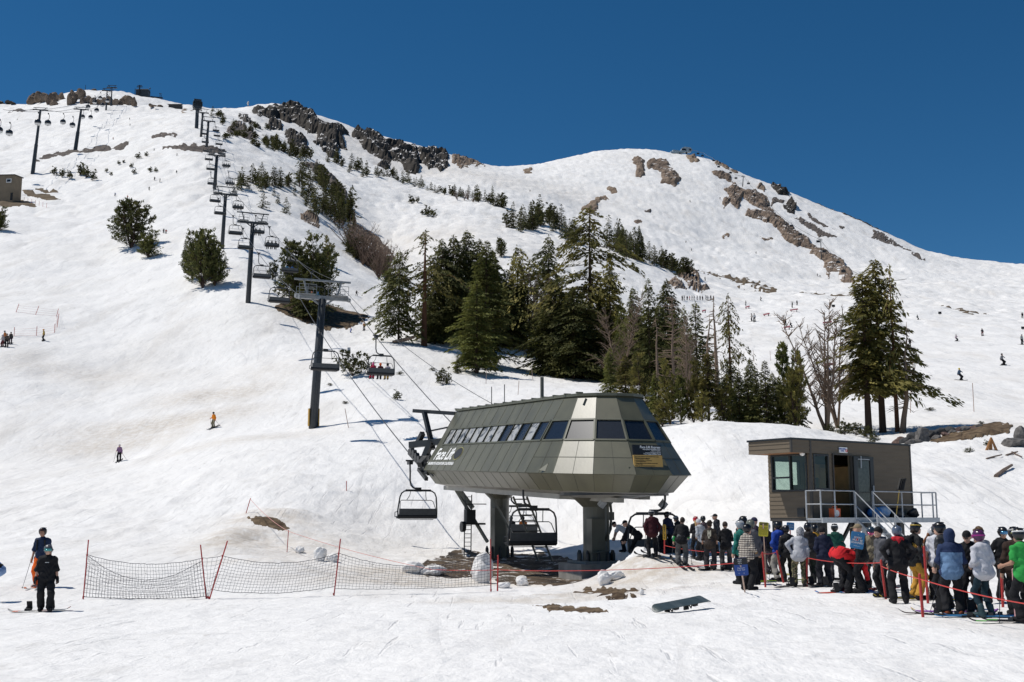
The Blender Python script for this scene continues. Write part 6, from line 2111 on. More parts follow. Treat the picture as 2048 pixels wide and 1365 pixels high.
SKIN = mat('skin', (.52, .30, .21), .55, var=.06, scale=6)
SKIN2 = mat('skin_tan', (.38, .20, .13), .55, var=.06, scale=6)
_cl = {}
def cloth(c, rough=.85, key=None):
 k = key or 'cloth_%02x%02x%02x' % tuple(int(min(1, q ** .45) * 255) for q in c)
 if k not in _cl:
  _cl[k] = mat(k, c, rough, var=.14, scale=5, bump=.35, bscale=22, spec=.25)
 return _cl[k]
def checks():
 m = mat('plaid_cloth', (.6, .6, .6), .85)
 t = m.node_tree; b = t.nodes['Principled BSDF']
 tc = nd(t, 'ShaderNodeTexCoord')
 sep = nd(t, 'ShaderNodeSeparateXYZ'); t.links.new(tc.outputs['Object'], sep.inputs[0])
 def st(o, sc):
  a = nd(t, 'ShaderNodeMath', operation='MULTIPLY'); a.inputs[1].default_value = sc; t.links.new(o, a.inputs[0])
  f = nd(t, 'ShaderNodeMath', operation='FRACT'); t.links.new(a.outputs[0], f.inputs[0])
  g = nd(t, 'ShaderNodeMath', operation='GREATER_THAN'); g.inputs[1].default_value = .55; t.links.new(f.outputs[0], g.inputs[0])
  return g.outputs[0]
 add = nd(t, 'ShaderNodeMath', operation='ADD'); t.links.new(sep.outputs['X'], add.inputs[0]); t.links.new(sep.outputs['Y'], add.inputs[1])
 s1, s2 = st(add.outputs[0], 17), st(sep.outputs['Z'], 17)
 sm = nd(t, 'ShaderNodeMath', operation='ADD'); t.links.new(s1, sm.inputs[0]); t.links.new(s2, sm.inputs[1])
 hf = nd(t, 'ShaderNodeMath', operation='MULTIPLY'); hf.inputs[1].default_value = .5; t.links.new(sm.outputs[0], hf.inputs[0])
 rp = nd(t, 'ShaderNodeValToRGB'); rp.color_ramp.interpolation = 'CONSTANT'
 e = rp.color_ramp.elements
 e[0].color = (.62, .56, .48, 1); e[0].position = 0
 e[1].color = (.16, .13, .11, 1); e[1].position = .4
 q = e.new(.9); q.color = (.02, .018, .018, 1)
 t.links.new(hf.outputs[0], rp.inputs[0]); t.links.new(rp.outputs[0], b.inputs['Base Color'])
 return m
def blotch(name, cols, scale=9):
 m = mat(name, cols[0], .9)
 t = m.node_tree; b = t.nodes['Principled BSDF']
 tc = nd(t, 'ShaderNodeTexCoord')
 nz = nd(t, 'ShaderNodeTexNoise'); nz.inputs['Scale'].default_value = scale; nz.inputs['Detail'].default_value = 2; nz.inputs['Distortion'].default_value = .8
 t.links.new(tc.outputs['Object'], nz.inputs['Vector'])
 rp = nd(t, 'ShaderNodeValToRGB'); rp.color_ramp.interpolation = 'CONSTANT'
 e = rp.color_ramp.elements
 ps = (0, .43, .52, .60)
 e[0].color = (*cols[0], 1); e[1].color = (*cols[1], 1); e[1].position = ps[1]
 for c, p in zip(cols[2:], ps[2:]):
  q = e.new(p); q.color = (*c, 1)
 t.links.new(nz.outputs['Fac'], rp.inputs[0]); t.links.new(rp.outputs[0], b.inputs['Base Color'])
 return m
PLAID = checks()
CAMO = blotch('camouflage_cloth', [(.03, .025, .018), (.10, .11, .045), (.24, .19, .11), (.02, .02, .018)])
CAMO2 = blotch('cream_black_cloth', [(.015, .015, .015), (.5, .45, .36), (.02, .02, .02), (.4, .36, .3)], 5)
CAMO3 = blotch('dark_purple_cloth', [(.03, .02, .028), (.09, .06, .075), (.02, .016, .02), (.06, .05, .05)], 10)
BANDANA = blotch('patterned_bandana', [(.02, .02, .025), (.6, .6, .62), (.03, .03, .035), (.55, .55, .58)], 40)
LENS = {}
def lens(c):
 k = 'goggle_lens_%d' % len(LENS)
 if c not in LENS:
  LENS[c] = mat(k, c, .12, .3, var=.3, scale=14, spec=.8)
 return LENS[c]
M_EYE = mat('eye_dark', (.01, .008, .006), .2)
M_LIP = mat('lips', (.30, .12, .10), .5)
M_HSHELL = {}
def shell(c):
 if c not in M_HSHELL:
  M_HSHELL[c] = mat('helmet_shell_%d' % len(M_HSHELL), c, .28, var=.08, spec=.5)
 return M_HSHELL[c]
BLK, BLK2, CHAR = (.012, .012, .014), (.02, .02, .022), (.045, .045, .048)

def person(label, px, fy, hy=None, D=None, yaw=0, H=None, bend=4, side=0, arms=('down', 'down'), feet=None, head=(0, 0), crouch=0, top=BLK, pants=BLK, sleeves='long',
           hat='helmet', hatc=BLK, gog=None, face=False, hood=None, hair=None, hairlen=0, gloves=None, boots=BLK, pack=None, baggy=1.0, skin=None, cap_dir=0,
           loose=1.00, yoke=None, print_=None, sitz=None, armworld=False, cuffs=None, loc=None, sit=False, bib=None, group=None, seed=None):
 seed = seed if seed is not None else int(px * 7) % 91
 base = loc if loc is not None else (hit(px, fy) if D is None else ground(px, D))
 if H is None:
  e = float(ray(px, hy)[1])
  H = (CAMZ + e * base.y - base.z) / 1.025
  H = max(1.55, min(1.92, H))
 K = H / 1.75
 r = empty('person', base, RAD(yaw), label, 'person', group)
 r.scale = (K, K, K)
 J = skeleton(bend, side, arms, feet, .94, head, sit, crouch, armworld)
 T, Mh = J['T'], J['Mh']
 sk = skin or SKIN
 B = Field(.022)
 up = T @ V3(0, 0, 1)
 B.cone(J['hip'] + V3(-.06, 0, 0), J['hip'] + V3(.06, 0, 0), .09).cone(J['hip'], J['chest'], .092, .105)
 for sg in (-1, 1):
  B.cone(J['chest'] + T @ V3(sg * .06, 0, 0), J['waist'] + T @ V3(sg * .05, 0, 0), .090, .078)
  B.cone(J['chest'] + T @ V3(sg * .05, 0, .1), J['S', sg], .06, .052)
  B.cone(J['S', sg], J['E', sg], .048, .040).cone(J['E', sg], J['W', sg], .040, .027)
  hand(B, J, sg, 1.0, .65)
  B.cone(J['L', sg], J['K', sg], .072, .046).cone(J['K', sg], J['A', sg], .045, .036)
  B.cone(J['heel', sg], J['toe', sg], .038, .034)
 hd = J['head']
 B.cone(J['neck'] - up * .03, J['neck'] + (hd - J['neck']) * .6, .056, .052)
 L_ = lambda x, y, z: hd + Mh @ V3(x, y, z)
 B.ell(L_(0, -.012, .015), (.077, .096, .105), Mh).ell(L_(0, .03, -.055), (.056, .066, .066), Mh)
 B.cone(L_(0, .088, .012), L_(0, .112, -.022), .011, .015)
 B.cone(L_(-.02, .088, -.058), L_(.02, .088, -.058), .013)
 B.ell(L_(0, .078, -.092), (.022, .02, .018), Mh)
 for sg in (-1, 1):
  B.ell(L_(sg * .078, -.008, -.005), (.012, .022, .032), Mh)
  B.cone(L_(sg * .042, .078, .036), L_(sg * .014, .088, .032), .010)
 link('body', B.mesh('body', .0145, [sk]), r)
 if face:
  mb = MB()
  for sg in (-1, 1): mb.ball(L_(sg * .032, .083, .012), (.013, .008, .007), 8, 5)
  mb.build('eyes', M_EYE, r)
  mb = MB(); mb.poly([L_(-.024, .094, -.056), L_(0, .102, -.054), L_(.024, .094, -.056)], .006, 5); mb.build('mouth', M_LIP, r)
 # trousers
 P = Field(.03)
 pb = baggy
 P.cone(J['hip'] + V3(-.06, -.01, .06), J['hip'] + V3(.06, -.01, .06), .118).cone(J['hip'] + V3(-.06, -.015, -.04), J['hip'] + V3(.06, -.015, -.04), .128)
 for sg in (-1, 1):
  P.cone(J['L', sg] + V3(0, 0, -.02), J['K', sg], .100 * pb, .076 * pb).cone(J['K', sg], J['A', sg] + V3(0, -.01, .03), .076 * pb, .074 * pb * (1.05 if pb > .9 else .8))
 if bib:
  P.cone(J['waist'] + T @ V3(-.07, 0, -.02), J['waist'] + T @ V3(.07, 0, -.02), .125).cone(J['waist'] + T @ V3(-.06, 0, .1), J['waist'] + T @ V3(.06, 0, .1), .132)
 pm = pants if not isinstance(pants, tuple) else cloth(pants)
 link('trousers', P.mesh('trousers', .017, [pm], None, .009, seed), r)
 for sg in (-1, 1):
  Bo = Field(.02)
  Bo.cone(J['heel', sg], J['toe', sg], .055, .050).cone(J['heel', sg] + V3(0, .02, 0), J['A', sg] + V3(0, 0, .12), .06, .066)
  link('boot', Bo.mesh('boot', .02, [cloth(boots, .5)]), r)
 # jacket or shirt
 A = Field(.035)
 lo_ = loose
 z0 = -.10
 if bend > 60: z0 = .02
 for sg in (-1, 1):
  A.cone(J['hip'] + T @ V3(sg * .075, 0, z0 + .04), J['waist'] + T @ V3(sg * .075, 0, .02), .114 * lo_, .104 * lo_).cone(J['waist'] + T @ V3(sg * .075, 0, .02), J['chest'] + T @ V3(sg * .082, 0, .03), .104 * lo_, .110 * lo_)
  A.cone(J['chest'] + T @ V3(sg * .035, 0, .10), J['S', sg], .068, .062 * lo_)
  if sg > 0:
   A.cone(J['hip'] + T @ V3(0, -.01, z0 + .05), J['waist'] + T @ V3(0, -.005, .02), .154 * lo_, .138 * lo_).cone(J['waist'] + T @ V3(0, -.005, .02), J['chest'] + T @ V3(0, -.005, .06), .130 * lo_, .130 * lo_)
   for q in (-1, 1): A.cone(J['hip'] + T @ V3(q * .075, -.01, z0 + .05), J['hip'] + T @ V3(q * .075, -.01, .0), .146 * lo_, .134 * lo_)
  if sleeves == 'long':
   A.cone(J['S', sg], J['E', sg], .063 * lo_, .056 * lo_).cone(J['E', sg], J['W', sg] + (J['E', sg] - J['W', sg]) * .06, .057 * lo_, .044 * lo_)
  else:
   f_ = .72 if sleeves == 'tee' else 1.0
   A.cone(J['S', sg], J['S', sg] + (J['E', sg] - J['S', sg]) * f_, .064 * lo_, .068 * lo_)
 A.cone(J['neck'] - up * .06, J['neck'] - up * .005, .08, .066)
 if hood == 'down':
  A.cone(J['neck'] + T @ V3(-.07, -.08, -.03), J['neck'] + T @ V3(.07, -.08, -.03), .055).cone(J['neck'] + T @ V3(0, -.11, -.05), J['neck'] + T @ V3(0, -.10, -.13), .055, .04)
  A.cone(J['neck'] + T @ V3(-.085, -.02, -.005), J['neck'] + T @ V3(-.06, .07, -.05), .035, .03).cone(J['neck'] + T @ V3(.085, -.02, -.005), J['neck'] + T @ V3(.06, .07, -.05), .035, .03)
 tm = top if not isinstance(top, tuple) else cloth(top)
 jname = {'long': 'jacket', 'tee': 'shirt', 'elbow': 'shirt'}[sleeves]
 jo = link(jname, A.mesh(jname, .016, [tm], None, .0105, seed + 5), r)
 if yoke:
  me = jo.data
  me.materials.append(cloth(yoke))
  ti = T.T
  for f in me.polygons:
   c = ti @ (np.array(f.center) - J['chest'])
   if c[2] > -.03 or abs(c[0]) > .215: f.material_index = 1
 if cuffs:
  Cu = Field(.02)
  for sg in (-1, 1):
   Cu.cone(J['E', sg] * .55 + J['W', sg] * .45, J['E', sg] * .12 + J['W', sg] * .88, .066 * lo_, .056 * lo_)
  link('sleeve_cuff', Cu.mesh('sleeve_cuff', .018, [cloth(cuffs)]), r)
 if print_:
  mb = MB()
  for (x, z, w_, h_) in print_[1]:
   y_ = print_[2] * (.135 * lo_ + .012)
   c_ = [J['chest'] + T @ V3(x + a * w_ / 2, y_, z + b * h_ / 2) for a, b in ((-1, -1), (1, -1), (1, 1), (-1, 1))]
   mb.add(c_, [(0, 1, 2, 3)])
  mb.build('shirt_print', print_[0], r)
 if gloves:
  for sg in (-1, 1):
   G = Field(.012)
   hand(G, J, sg, 1.35, .6)
   G.cone(J['W', sg] * .85 + J['E', sg] * .15, J['W', sg], .045, .042)
   link('glove', G.mesh('glove', .013, [cloth(gloves, .7)]), r)
 # head wear
 def local_cut(zf, zb, y0=.0, y1=.06):
  def f(F, X, Y, Z):
   x, y, z = X - hd[0], Y - hd[1], Z - hd[2]
   ly = Mh[0, 1] * x + Mh[1, 1] * y + Mh[2, 1] * z
   lz = Mh[0, 2] * x + Mh[1, 2] * y + Mh[2, 2] * z
   zc = zb + (zf - zb) * np.clip((ly - y0) / (y1 - y0), 0, 1)
   return np.maximum(F, zc - lz)
  return f
 if hat == 'helmet':
  He = Field(.015); He.ell(L_(0, -.012, .028), (.112, .136, .128), Mh)
  ho = link('helmet', He.mesh('helmet', .014, [shell(hatc)], local_cut(.045, -.085)), r)
  Ve = MB()
  for k in range(4):
   Ve.box(L_((k - 1.5) * .045, -.05, .143 - .006 * abs(k - 1.5)), (.018, .06, .02), Matrix(Mh.tolist()))
  Ve.build('vent', cloth(BLK), ho)
 elif hat == 'beanie':
  He = Field(.02); He.ell(L_(0, -.014, .035), (.098, .118, .118), Mh)
  link('beanie', He.mesh('beanie', .015, [cloth(hatc)], local_cut(.03, -.03)), r)
 elif hat == 'cap':
  He = Field(.012); He.ell(L_(0, -.012, .03), (.092, .110, .108), Mh)
  sg = -1 if cap_dir else 1
  He.cone(L_(-.04, sg * .10, .045), L_(-.03, sg * .165, .03), .012).cone(L_(.04, sg * .10, .045), L_(.03, sg * .165, .03), .012).cone(L_(0, sg * .10, .05), L_(0, sg * .175, .034), .013)
  link('cap', He.mesh('cap', .012, [cloth(hatc)], local_cut(.028, .02)), r)
 elif hat == 'hood':
  He = Field(.03); He.ell(L_(0, -.03, .02), (.118, .132, .142), Mh); He.cone(J['neck'] - up * .02, L_(0, -.05, -.05), .10, .095)
  He.ell(L_(0, -.07, .08), (.08, .09, .08), Mh)
  def hc(F, X, Y, Z):
   x, y, z = X - hd[0], Y - hd[1], Z - hd[2]
   ly = Mh[0, 1] * x + Mh[1, 1] * y + Mh[2, 1] * z
   return np.maximum(F, ly - .055)
  link('hood', He.mesh('hood', .015, [hatc if not isinstance(hatc, tuple) else cloth(hatc)], hc, .004, seed), r)
 if hair:
  Hf = Field(.02)
  if hat in (None, 'curly'):
   Hf.ell(L_(0, -.02, .032), (.094, .112, .112), Mh)
   if hat == 'curly':
    rg = random.Random(seed)
    for k in range(26):
     a, b = rg.uniform(0, 6.28), rg.uniform(.1, 1.5)
     Hf.ell(L_(.098 * math.cos(a) * math.cos(b), -.02 + .11 * math.sin(a) * math.cos(b), .045 + .10 * math.sin(b)), (.03, .03, .03))
  else:
   Hf.cone(L_(-.04, -.085, -.05), L_(.04, -.085, -.05), .045)
  if hairlen:
   q0 = L_(0, -.09, -.05)
   q1 = J['neck'] + T @ V3(.0, -.13, -.06); q2 = J['neck'] + T @ V3(0, -.145, -hairlen)
   for o in ((-.045, .045) if hairlen > .2 and hat != 'braid' else (0,)):
    Hf.cone(q0 + V3(o, 0, 0), q1 + V3(o, 0, 0), .045, .04).cone(q1 + V3(o, 0, 0), q2 + V3(o * .7, 0, 0), .04, .022)
  cutf = local_cut(.05, -.16) if hat in (None, 'curly') and not hairlen else None
  link('hair', Hf.mesh('hair', .014, [cloth(hair, .6)], cutf, .006, seed), r)
 if gog:
  lc, st_, up_ = gog                            # lens colour, strap colour, worn up on the helmet?
  z0_ = .085 if up_ else .015
  rr = (.120, .145, .138)
  def band(z_, hw_, y_):
   def f(F, X, Y, Z):
    x, y, z = X - hd[0], Y - hd[1], Z - hd[2]
    ly = Mh[0, 1] * x + Mh[1, 1] * y + Mh[2, 1] * z
    lz = Mh[0, 2] * x + Mh[1, 2] * y + Mh[2, 2] * z
    F = np.maximum(F, np.abs(lz - z_) - hw_)
    return np.maximum(F, y_ - ly) if y_ is not None else F
   return f
  Ge = Field(.012); Ge.ell(L_(0, -.012, .024), rr, Mh)
  me = Ge.mesh('strap', .013, [cloth(st_)], band(z0_ if up_ else .03, .017, None))
  if me: go = link('goggles', me, r)
  Gl = Field(.012); Gl.ell(L_(0, .004, .024), (.108, .140, .13), Mh)
  me = Gl.mesh('lens', .012, [lens(lc)], band(z0_, .038, .05))
  if me: link('lens', me, go)
 if pack:
  Pk = Field(.04)
  Pk.cone(J['chest'] + T @ V3(-.07, -.19, .06), J['waist'] + T @ V3(-.07, -.19, -.05), .075, .085).cone(J['chest'] + T @ V3(.07, -.19, .06), J['waist'] + T @ V3(.07, -.19, -.05), .075, .085)
  for sg in (-1, 1):
   Pk.cone(J['chest'] + T @ V3(sg * .10, -.12, .13), J['chest'] + T @ V3(sg * .11, .12, .08), .022).cone(J['chest'] + T @ V3(sg * .11, .12, .08), J['waist'] + T @ V3(sg * .12, .12, 0), .022)
  link('backpack', Pk.mesh('backpack', .018, [cloth(pack, .7)]), r)
 r['_H'] = K
 return r, J, K

def to_world(r, p):
 M = Matrix.Translation(r.location) @ Matrix.Rotation(r.rotation_euler.z, 4, 'Z') @ Matrix.Diagonal((*r.scale, 1))
 return M @ Vector(p)

# ------------------------------------------------------------------ skis, boards, poles
_brd = {}
def board_mesh(L, W, c1_, c2_, key):
 if key in _brd: return _brd[key]
 mb = MB()
 n = 32
 rows = []
 for i in range(n + 1):
  t = math.sin((i / n - .5) * math.pi)
  w = W / 2 * (1 - .12 * (1 - t * t)) * math.sqrt(max(.0, 1 - max(0, (abs(t) - .80) / .20) ** 2.2)) + .004
  z = .012 + .07 * max(0, (abs(t) - .80) / .20) ** 2
  rows.append((t * L / 2, w, z))
 vs, fs = [], []
 for x, w, z in rows:
  vs += [(x, -w, z), (x, w, z), (x, w, z + .012), (x, -w, z + .012)]
 for i in range(n):
  a, b = 4 * i, 4 * i + 4
  for q in range(4):
   fs.append((a + q, b + q, b + (q + 1) % 4, a + (q + 1) % 4))
 fs += [(0, 1, 2, 3), (4 * n + 3, 4 * n + 2, 4 * n + 1, 4 * n)]
 mb.add(vs, fs)
 mb.m = [1 if (f[0] // 4) % 11 in (1, 2, 3) else 0 for f in fs]
 m1, m2 = cloth(c1_, .35), cloth(c2_, .35)
 _brd[key] = mb.mesh('deck', [m1, m2])
 return _brd[key]
def bindings(n, parent, hb=.22):
 for sx in (-1, 1):
  mb = MB()
  mb.box((sx * .27, 0, .05), (.12, .26, .05))
  mb.box((sx * .27, -.12, .15), (.13, .03, .20), Matrix.Rotation(-.3, 3, 'X'))
  mb.poly([(sx * .27 - .07, -.02, .06), (sx * .27, .02, .16), (sx * .27 + .07, -.02, .06)], .016, 5)
  mb.build('binding', M_BLACK, parent)
def snowboard(loc, yaw, label, c1_=BLK, c2_=(.3, .3, .3), tilt=(0, 0), L=1.52, group=None):
 o = empty('snowboard', loc, 0, label, 'snowboard', group)
 o.rotation_euler = (RAD(tilt[0]), RAD(tilt[1]), RAD(yaw))
 link('deck', board_mesh(L, .27, c1_, c2_, ('b', c1_, c2_)), o)
 bindings(2, o)
 return o
def ski(loc, yaw, label, c1_, c2_, group, tilt=0):
 o = empty('ski', loc, 0, label, 'ski', group)
 o.rotation_euler = (RAD(tilt), 0, RAD(yaw))
 link('blade', board_mesh(1.68, .11, c1_, c2_, ('s', c1_, c2_)), o)
 mb = MB(); mb.box((-.18, 0, .05), (.10, .07, .06)); mb.box((.16, 0, .05), (.08, .07, .05)); mb.build('binding', M_STEEL, o)
 return o
def gz(p): return Vector((p.x, p.y, float(h(p.x, p.y)) + .015))
def ground_tilt(p, yaw):
 a = RAD(yaw)
 d = Vector((math.cos(a), math.sin(a)))
 dz = float(h(p.x + d.x * .6, p.y + d.y * .6) - h(p.x - d.x * .6, p.y - d.y * .6))
 return -math.degrees(math.atan2(dz, 1.2))
def skis_for(pr, label, c1_, c2_=(.5, .5, .5), yaw=None):
 r, J, K = pr
 yw = math.degrees(r.rotation_euler.z) + 90 if yaw is None else yaw
 for sg in (-1, 1):
  p = to_world(r, J['A', sg])
  o = ski(gz(p), yw, label, c1_, c2_, label)
  o.rotation_euler[1] = RAD(ground_tilt(p, yw))
def board_for(pr, label, c1_, c2_=(.3, .3, .3), yaw=None, off=(0, 0)):
 r, J, K = pr
 p = (to_world(r, J['A', -1]) + to_world(r, J['A', 1])) / 2 + Vector((off[0], off[1], 0))
 yw = math.degrees(r.rotation_euler.z) if yaw is None else yaw
 o = snowboard(gz(p), yw, label, c1_, c2_)
 o.rotation_euler[1] = RAD(ground_tilt(p, yw))
 return o
M_POLEM = mat('pole_metal', (.06, .06, .065), .35, .5)
def poles_for(pr, label, sides=(-1, 1), c=None, spread=.1):
 r, J, K = pr
 for sg in sides:
  w = J['W', sg]
  d = (w - J['E', sg]); d /= np.linalg.norm(d)
  a = w + d * .07
  top = to_world(r, a + V3(0, 0, .06))
  b = to_world(r, a + V3(sg * spread, .05, -.6))
  gnd = Vector((b.x, b.y, float(h(b.x, b.y)) - .03))
  o = empty('ski_pole', gnd, 0, label, 'ski pole', label if len(sides) > 1 else None)
  v = top - gnd
  mb = MB(); mb.poly([(0, 0, 0), v * .6, v], [.006, .008, .009], 6); mb.build('shaft', M_POLEM, o)
  mb = MB(); mb.poly([v * .90, v * 1.0, v * 1.02], [.014, .016, .02], 7); mb.build('grip', M_BLACK, o)
  mb = MB(); mb.poly([v * .06, v * .075], [.045, .01], 8); mb.build('basket', M_BLACK, o)

# ------------------------------------------------------------------ the waiting crowd
P = person
WHT, GRY = (.72, .72, .74), (.42, .42, .44)
RL = {}
# loading area
ld = P('person in a white t-shirt and black cap bending forward onto the loading chair', 1248, 1105, H=1.78, yaw=75, bend=62, arms=('hang', 'hang'), armworld=True, top=WHT, sleeves='tee', pants=BLK, hat='cap', hatc=BLK)
P('person in black bending forward behind the person in the white t-shirt', 1270, 1104, H=1.85, D=47.5, yaw=70, bend=48, arms=('hang', 'hang'), armworld=True, top=BLK, hat='cap', hatc=BLK)
a_ = P('person in a maroon hoodie and black striped helmet in front of the loading chair', 1305, 1115, 1030, yaw=5, top=(.045, .010, .014), arms=('pocket', 'pocket'), hood='down', gog=((.02, .02, .02), (.4, .4, .4), True), loose=1.07)
poles_for(a_, 'ski pole held by the person in the maroon hoodie')
skis_for(a_, 'dark ski under the person in the maroon hoodie', BLK, CHAR, 120)
P('person bowed down on the loading chair with only a dark cap showing', 1322, 1106, H=1.7, D=47.2, yaw=60, bend=45, arms=('hang', 'hang'), armworld=True, top=CHAR, hat='cap', hatc=BLK2)
P('person in a navy jacket with a white stripe standing behind the loading chair', 1338, 1101, 1021, D=47.5, yaw=30, bend=10, top=(.016, .022, .055), cuffs=(.55, .55, .58), arms=('front', 'down'))
P('person in black with white goggles on the helmet beside the loading chair', 1361, 1104, 1032, D=46, yaw=50, bend=22, arms=('hang', 'hang'), top=BLK, gog=((.5, .5, .52), (.6, .6, .6), True))
a_ = P('person in a black top with green cuffs and baggy grey trousers holding ski poles', 1364, 1131, 1046, yaw=-10, bend=14, side=4, arms=('down', 'poles'), top=BLK, cuffs=(.03, .28, .07), pants=(.10, .10, .10), baggy=1.25, hat=None, hair=(.03, .02, .015))
poles_for(a_, 'thin ski pole held by the person with green cuffs'); skis_for(a_, 'dark ski under the person with green cuffs', BLK, CHAR, 100)
a_ = P('person with a red helmet and a long blond braid, dressed in black', 1394, 1119, 1031, yaw=10, top=BLK2, arms=('poles', 'down'), hatc=(.55, .02, .03), hair=(.45, .30, .14), hairlen=.34, gog=((.1, .02, .02), BLK, True))
poles_for(a_, 'ski pole in front of the person with the red helmet', (-1,)); skis_for(a_, 'white ski under the person with the red helmet', (.6, .6, .6), BLK, 110)
P('person in a dark patterned jacket and plain black helmet behind the red helmet', 1409, 1112, 1030, D=44.5, yaw=15, top=CAMO3, hatc=BLK)
P('person in a pale grey hoodie with a headband, half hidden behind the brown t-shirt', 1404, 1122, 1046, yaw=35, bend=16, top=(.40, .41, .43), arms=('front', 'front'), hat='beanie', hatc=(.5, .5, .52))
a_ = P('person in a brown t-shirt with a cream print on the back and curly dark hair', 1421, 1141, 1047, yaw=-15, bend=8, top=(.040, .030, .024), sleeves='elbow', pants=(.03, .028, .032), baggy=1.2, hat='curly', hair=(.03, .02, .015), gloves=BLK, skin=SKIN2,
       print_=(cloth((.45, .42, .33)), [(0, -.04, .13, .16), (0, -.15, .09, .10), (-.04, .06, .05, .05), (.04, .06, .05, .05)], -1))
board_for(a_, 'dark snowboard at the feet of the person in the brown t-shirt', BLK, CHAR, 10, (.3, .1))
P('tall person in a navy jacket and dark cap looking to the left', 1435, 1111, 1025, yaw=80, top=(.018, .022, .032), arms=('pocket', 'pocket'), hat='cap', hatc=BLK2, face=True, hood='down')
a_ = P('person in a black hoodie with a white patterned scarf and brown beanie', 1453, 1142, 1043, yaw=-5, bend=6, top=BLK, pants=CHAR, baggy=1.15, hat='beanie', hatc=(.05, .035, .03), arms=('front', 'front'), hood='down')
board_for(a_, 'black snowboard under the person in the brown beanie', BLK, GRY, 15, (.2, 0))
# around the plaid shirt
a_ = P('person in a black and cream checked flannel shirt and black helmet at the rope', 1496, 1181, 1045, yaw=-60, bend=2, top=PLAID, pants=BLK, baggy=1.15, arms=('down', 'front'), gloves=(.25, .13, .03), loose=1.09)
P('person with a shiny black helmet directly behind the checked flannel shirt', 1492, 1150, 1029, D=33, yaw=20, top=BLK2)
P('person in a teal jacket and grey helmet behind the checked flannel shirt', 1486, 1150, 1037, D=31.5, yaw=30, top=(.02, .16, .13), hatc=(.30, .33, .36), gog=((.1, .1, .1), (.5, .5, .5), True))
P('person in a grey hoodie and olive helmet right behind the checked flannel shirt', 1507, 1152, 1036, D=31, yaw=20, top=(.11, .11, .12), hatc=(.13, .14, .11), hood='down')
P('person in a dark purple jacket and navy cap behind the checked flannel shirt', 1514, 1150, 1030, D=32.5, yaw=10, top=(.028, .02, .035), hat='cap', hatc=(.02, .02, .05))
a_ = P('person in dark patterned trousers and a speckled grey helmet beside the yellow sign', 1541, 1149, 1044, yaw=40, bend=8, top=BLK, pants=CAMO3, hatc=(.32, .32, .33), arms=('front', 'poles'))
skis_for(a_, 'yellow tipped ski beneath the patterned trousers', (.5, .4, .05), BLK, 140)
a_ = P('person in a bright blue jacket, black helmet and light grey trousers', 1561, 1163, 1040, yaw=28, bend=3, top=(.022, .065, .34), pants=(.30, .285, .26), baggy=1.12, arms=('front', 'front'), hood='down', loose=1.11)
poles_for(a_, 'ski pole held by the person in the bright blue jacket')
skis_for(a_, 'lime and black ski under the person in the bright blue jacket', (.30, .45, .03), BLK, 150)
P('person with a black helmet half hidden behind the bright blue jacket', 1577, 1155, 1048, D=32, yaw=10, top=BLK2)
a_ = P('person in a light grey top, camouflage trousers and a patterned hood', 1600, 1174, 1052, yaw=-12, bend=12, side=6, top=(.42, .43, .46), pants=CAMO, baggy=1.12, arms=('hips', 'down'), hat='hood', hatc=BANDANA, loose=1.07)
board_for(a_, 'dark snowboard under the camouflage trousers', CHAR, BLK, 12)
P('person in a washed black hoodie and black helmet right of the light grey top', 1620, 1166, 1043, yaw=-5, top=(.030, .027, .028), pants=(.012, .018, .014), arms=('front', 'front'), hood='down', loose=1.15, hair=(.03, .02, .015))
P('person in an orange yellow jacket glimpsed between the black hoodie and the navy sweater', 1634, 1155, 1052, D=33, yaw=0, top=(.50, .26, .03), hatc=BLK)
a_ = P('person in a navy blue sweater, black beanie and black trousers', 1651, 1174, 1054, yaw=8, bend=9, top=(.012, .016, .038), pants=(.012, .013, .018), baggy=1.2, hat='beanie', hatc=BLK, arms=('front', 'front'), loose=1.14, gloves=BLK)
board_for(a_, 'black snowboard at the feet of the navy sweater', BLK, CHAR, 0, (.25, 0))
a_ = P('person in a dark green hooded jacket and black helmet beside the navy sweater', 1674, 1162, 1045, yaw=-10, top=(.012, .075, .055), pants=CHAR, hood='down', hatc=BLK2, gog=((.3, .1, .1), (.5, .5, .5), True))
skis_for(a_, 'white ski beneath the dark green jacket', (.5, .5, .5), BLK, 130)
a_ = P('person in a red jacket bending down to the snowboard, head hidden', 1692, 1187, H=1.82, yaw=-75, bend=98, arms=('hang', 'hang'), armworld=True, top=(.62, .022, .028), pants=BLK, baggy=1.15, crouch=.06, hat='beanie', hatc=BLK, loose=1.17, head=(25, 0), gloves=BLK, hood='down')
board_for(a_, 'red and blue snowboard under the bending person', (.55, .06, .03), (.03, .2, .5), 6)
# near the stairs
P('person in a black sweater and tan camouflage cap by the hut stairs', 1726, 1165, 1043, D=27.5, yaw=60, top=BLK, arms=('down', 'front'), hat='cap', hatc=(.24, .19, .12), face=True, gloves=BLK)
a_ = P('person in an olive khaki jacket and navy helmet with pink goggles', 1748, 1180, 1063, yaw=145, bend=6, head=(28, 20), top=(.20, .175, .12), pants=(.07, .068, .062), baggy=1.15, hatc=(.022, .04, .06), gog=((.5, .08, .2), BLK, False), arms=('pocket', 'down'), gloves=BLK, loose=1.09)
board_for(a_, 'dark snowboard under the khaki jacket', CHAR, (.3, .05, .05), 20)
P('person in a grey hoodie and black beanie with a bobble behind the khaki jacket', 1769, 1165, 1049, D=26, yaw=110, bend=8, top=(.10, .10, .11), hat='beanie', hatc=BLK, hood='down')
a_ = P('person in a black jacket with a red hood and slate blue helmet, hand on hip', 1800, 1208, 1047, yaw=-5, side=2, top=BLK, pants=(.014, .014, .016), baggy=1.15, hatc=(.085, .11, .16), arms=('hips', 'hips'), loose=1.07)
_f = Field(.03); _J = a_[1]; _T = _J['T']
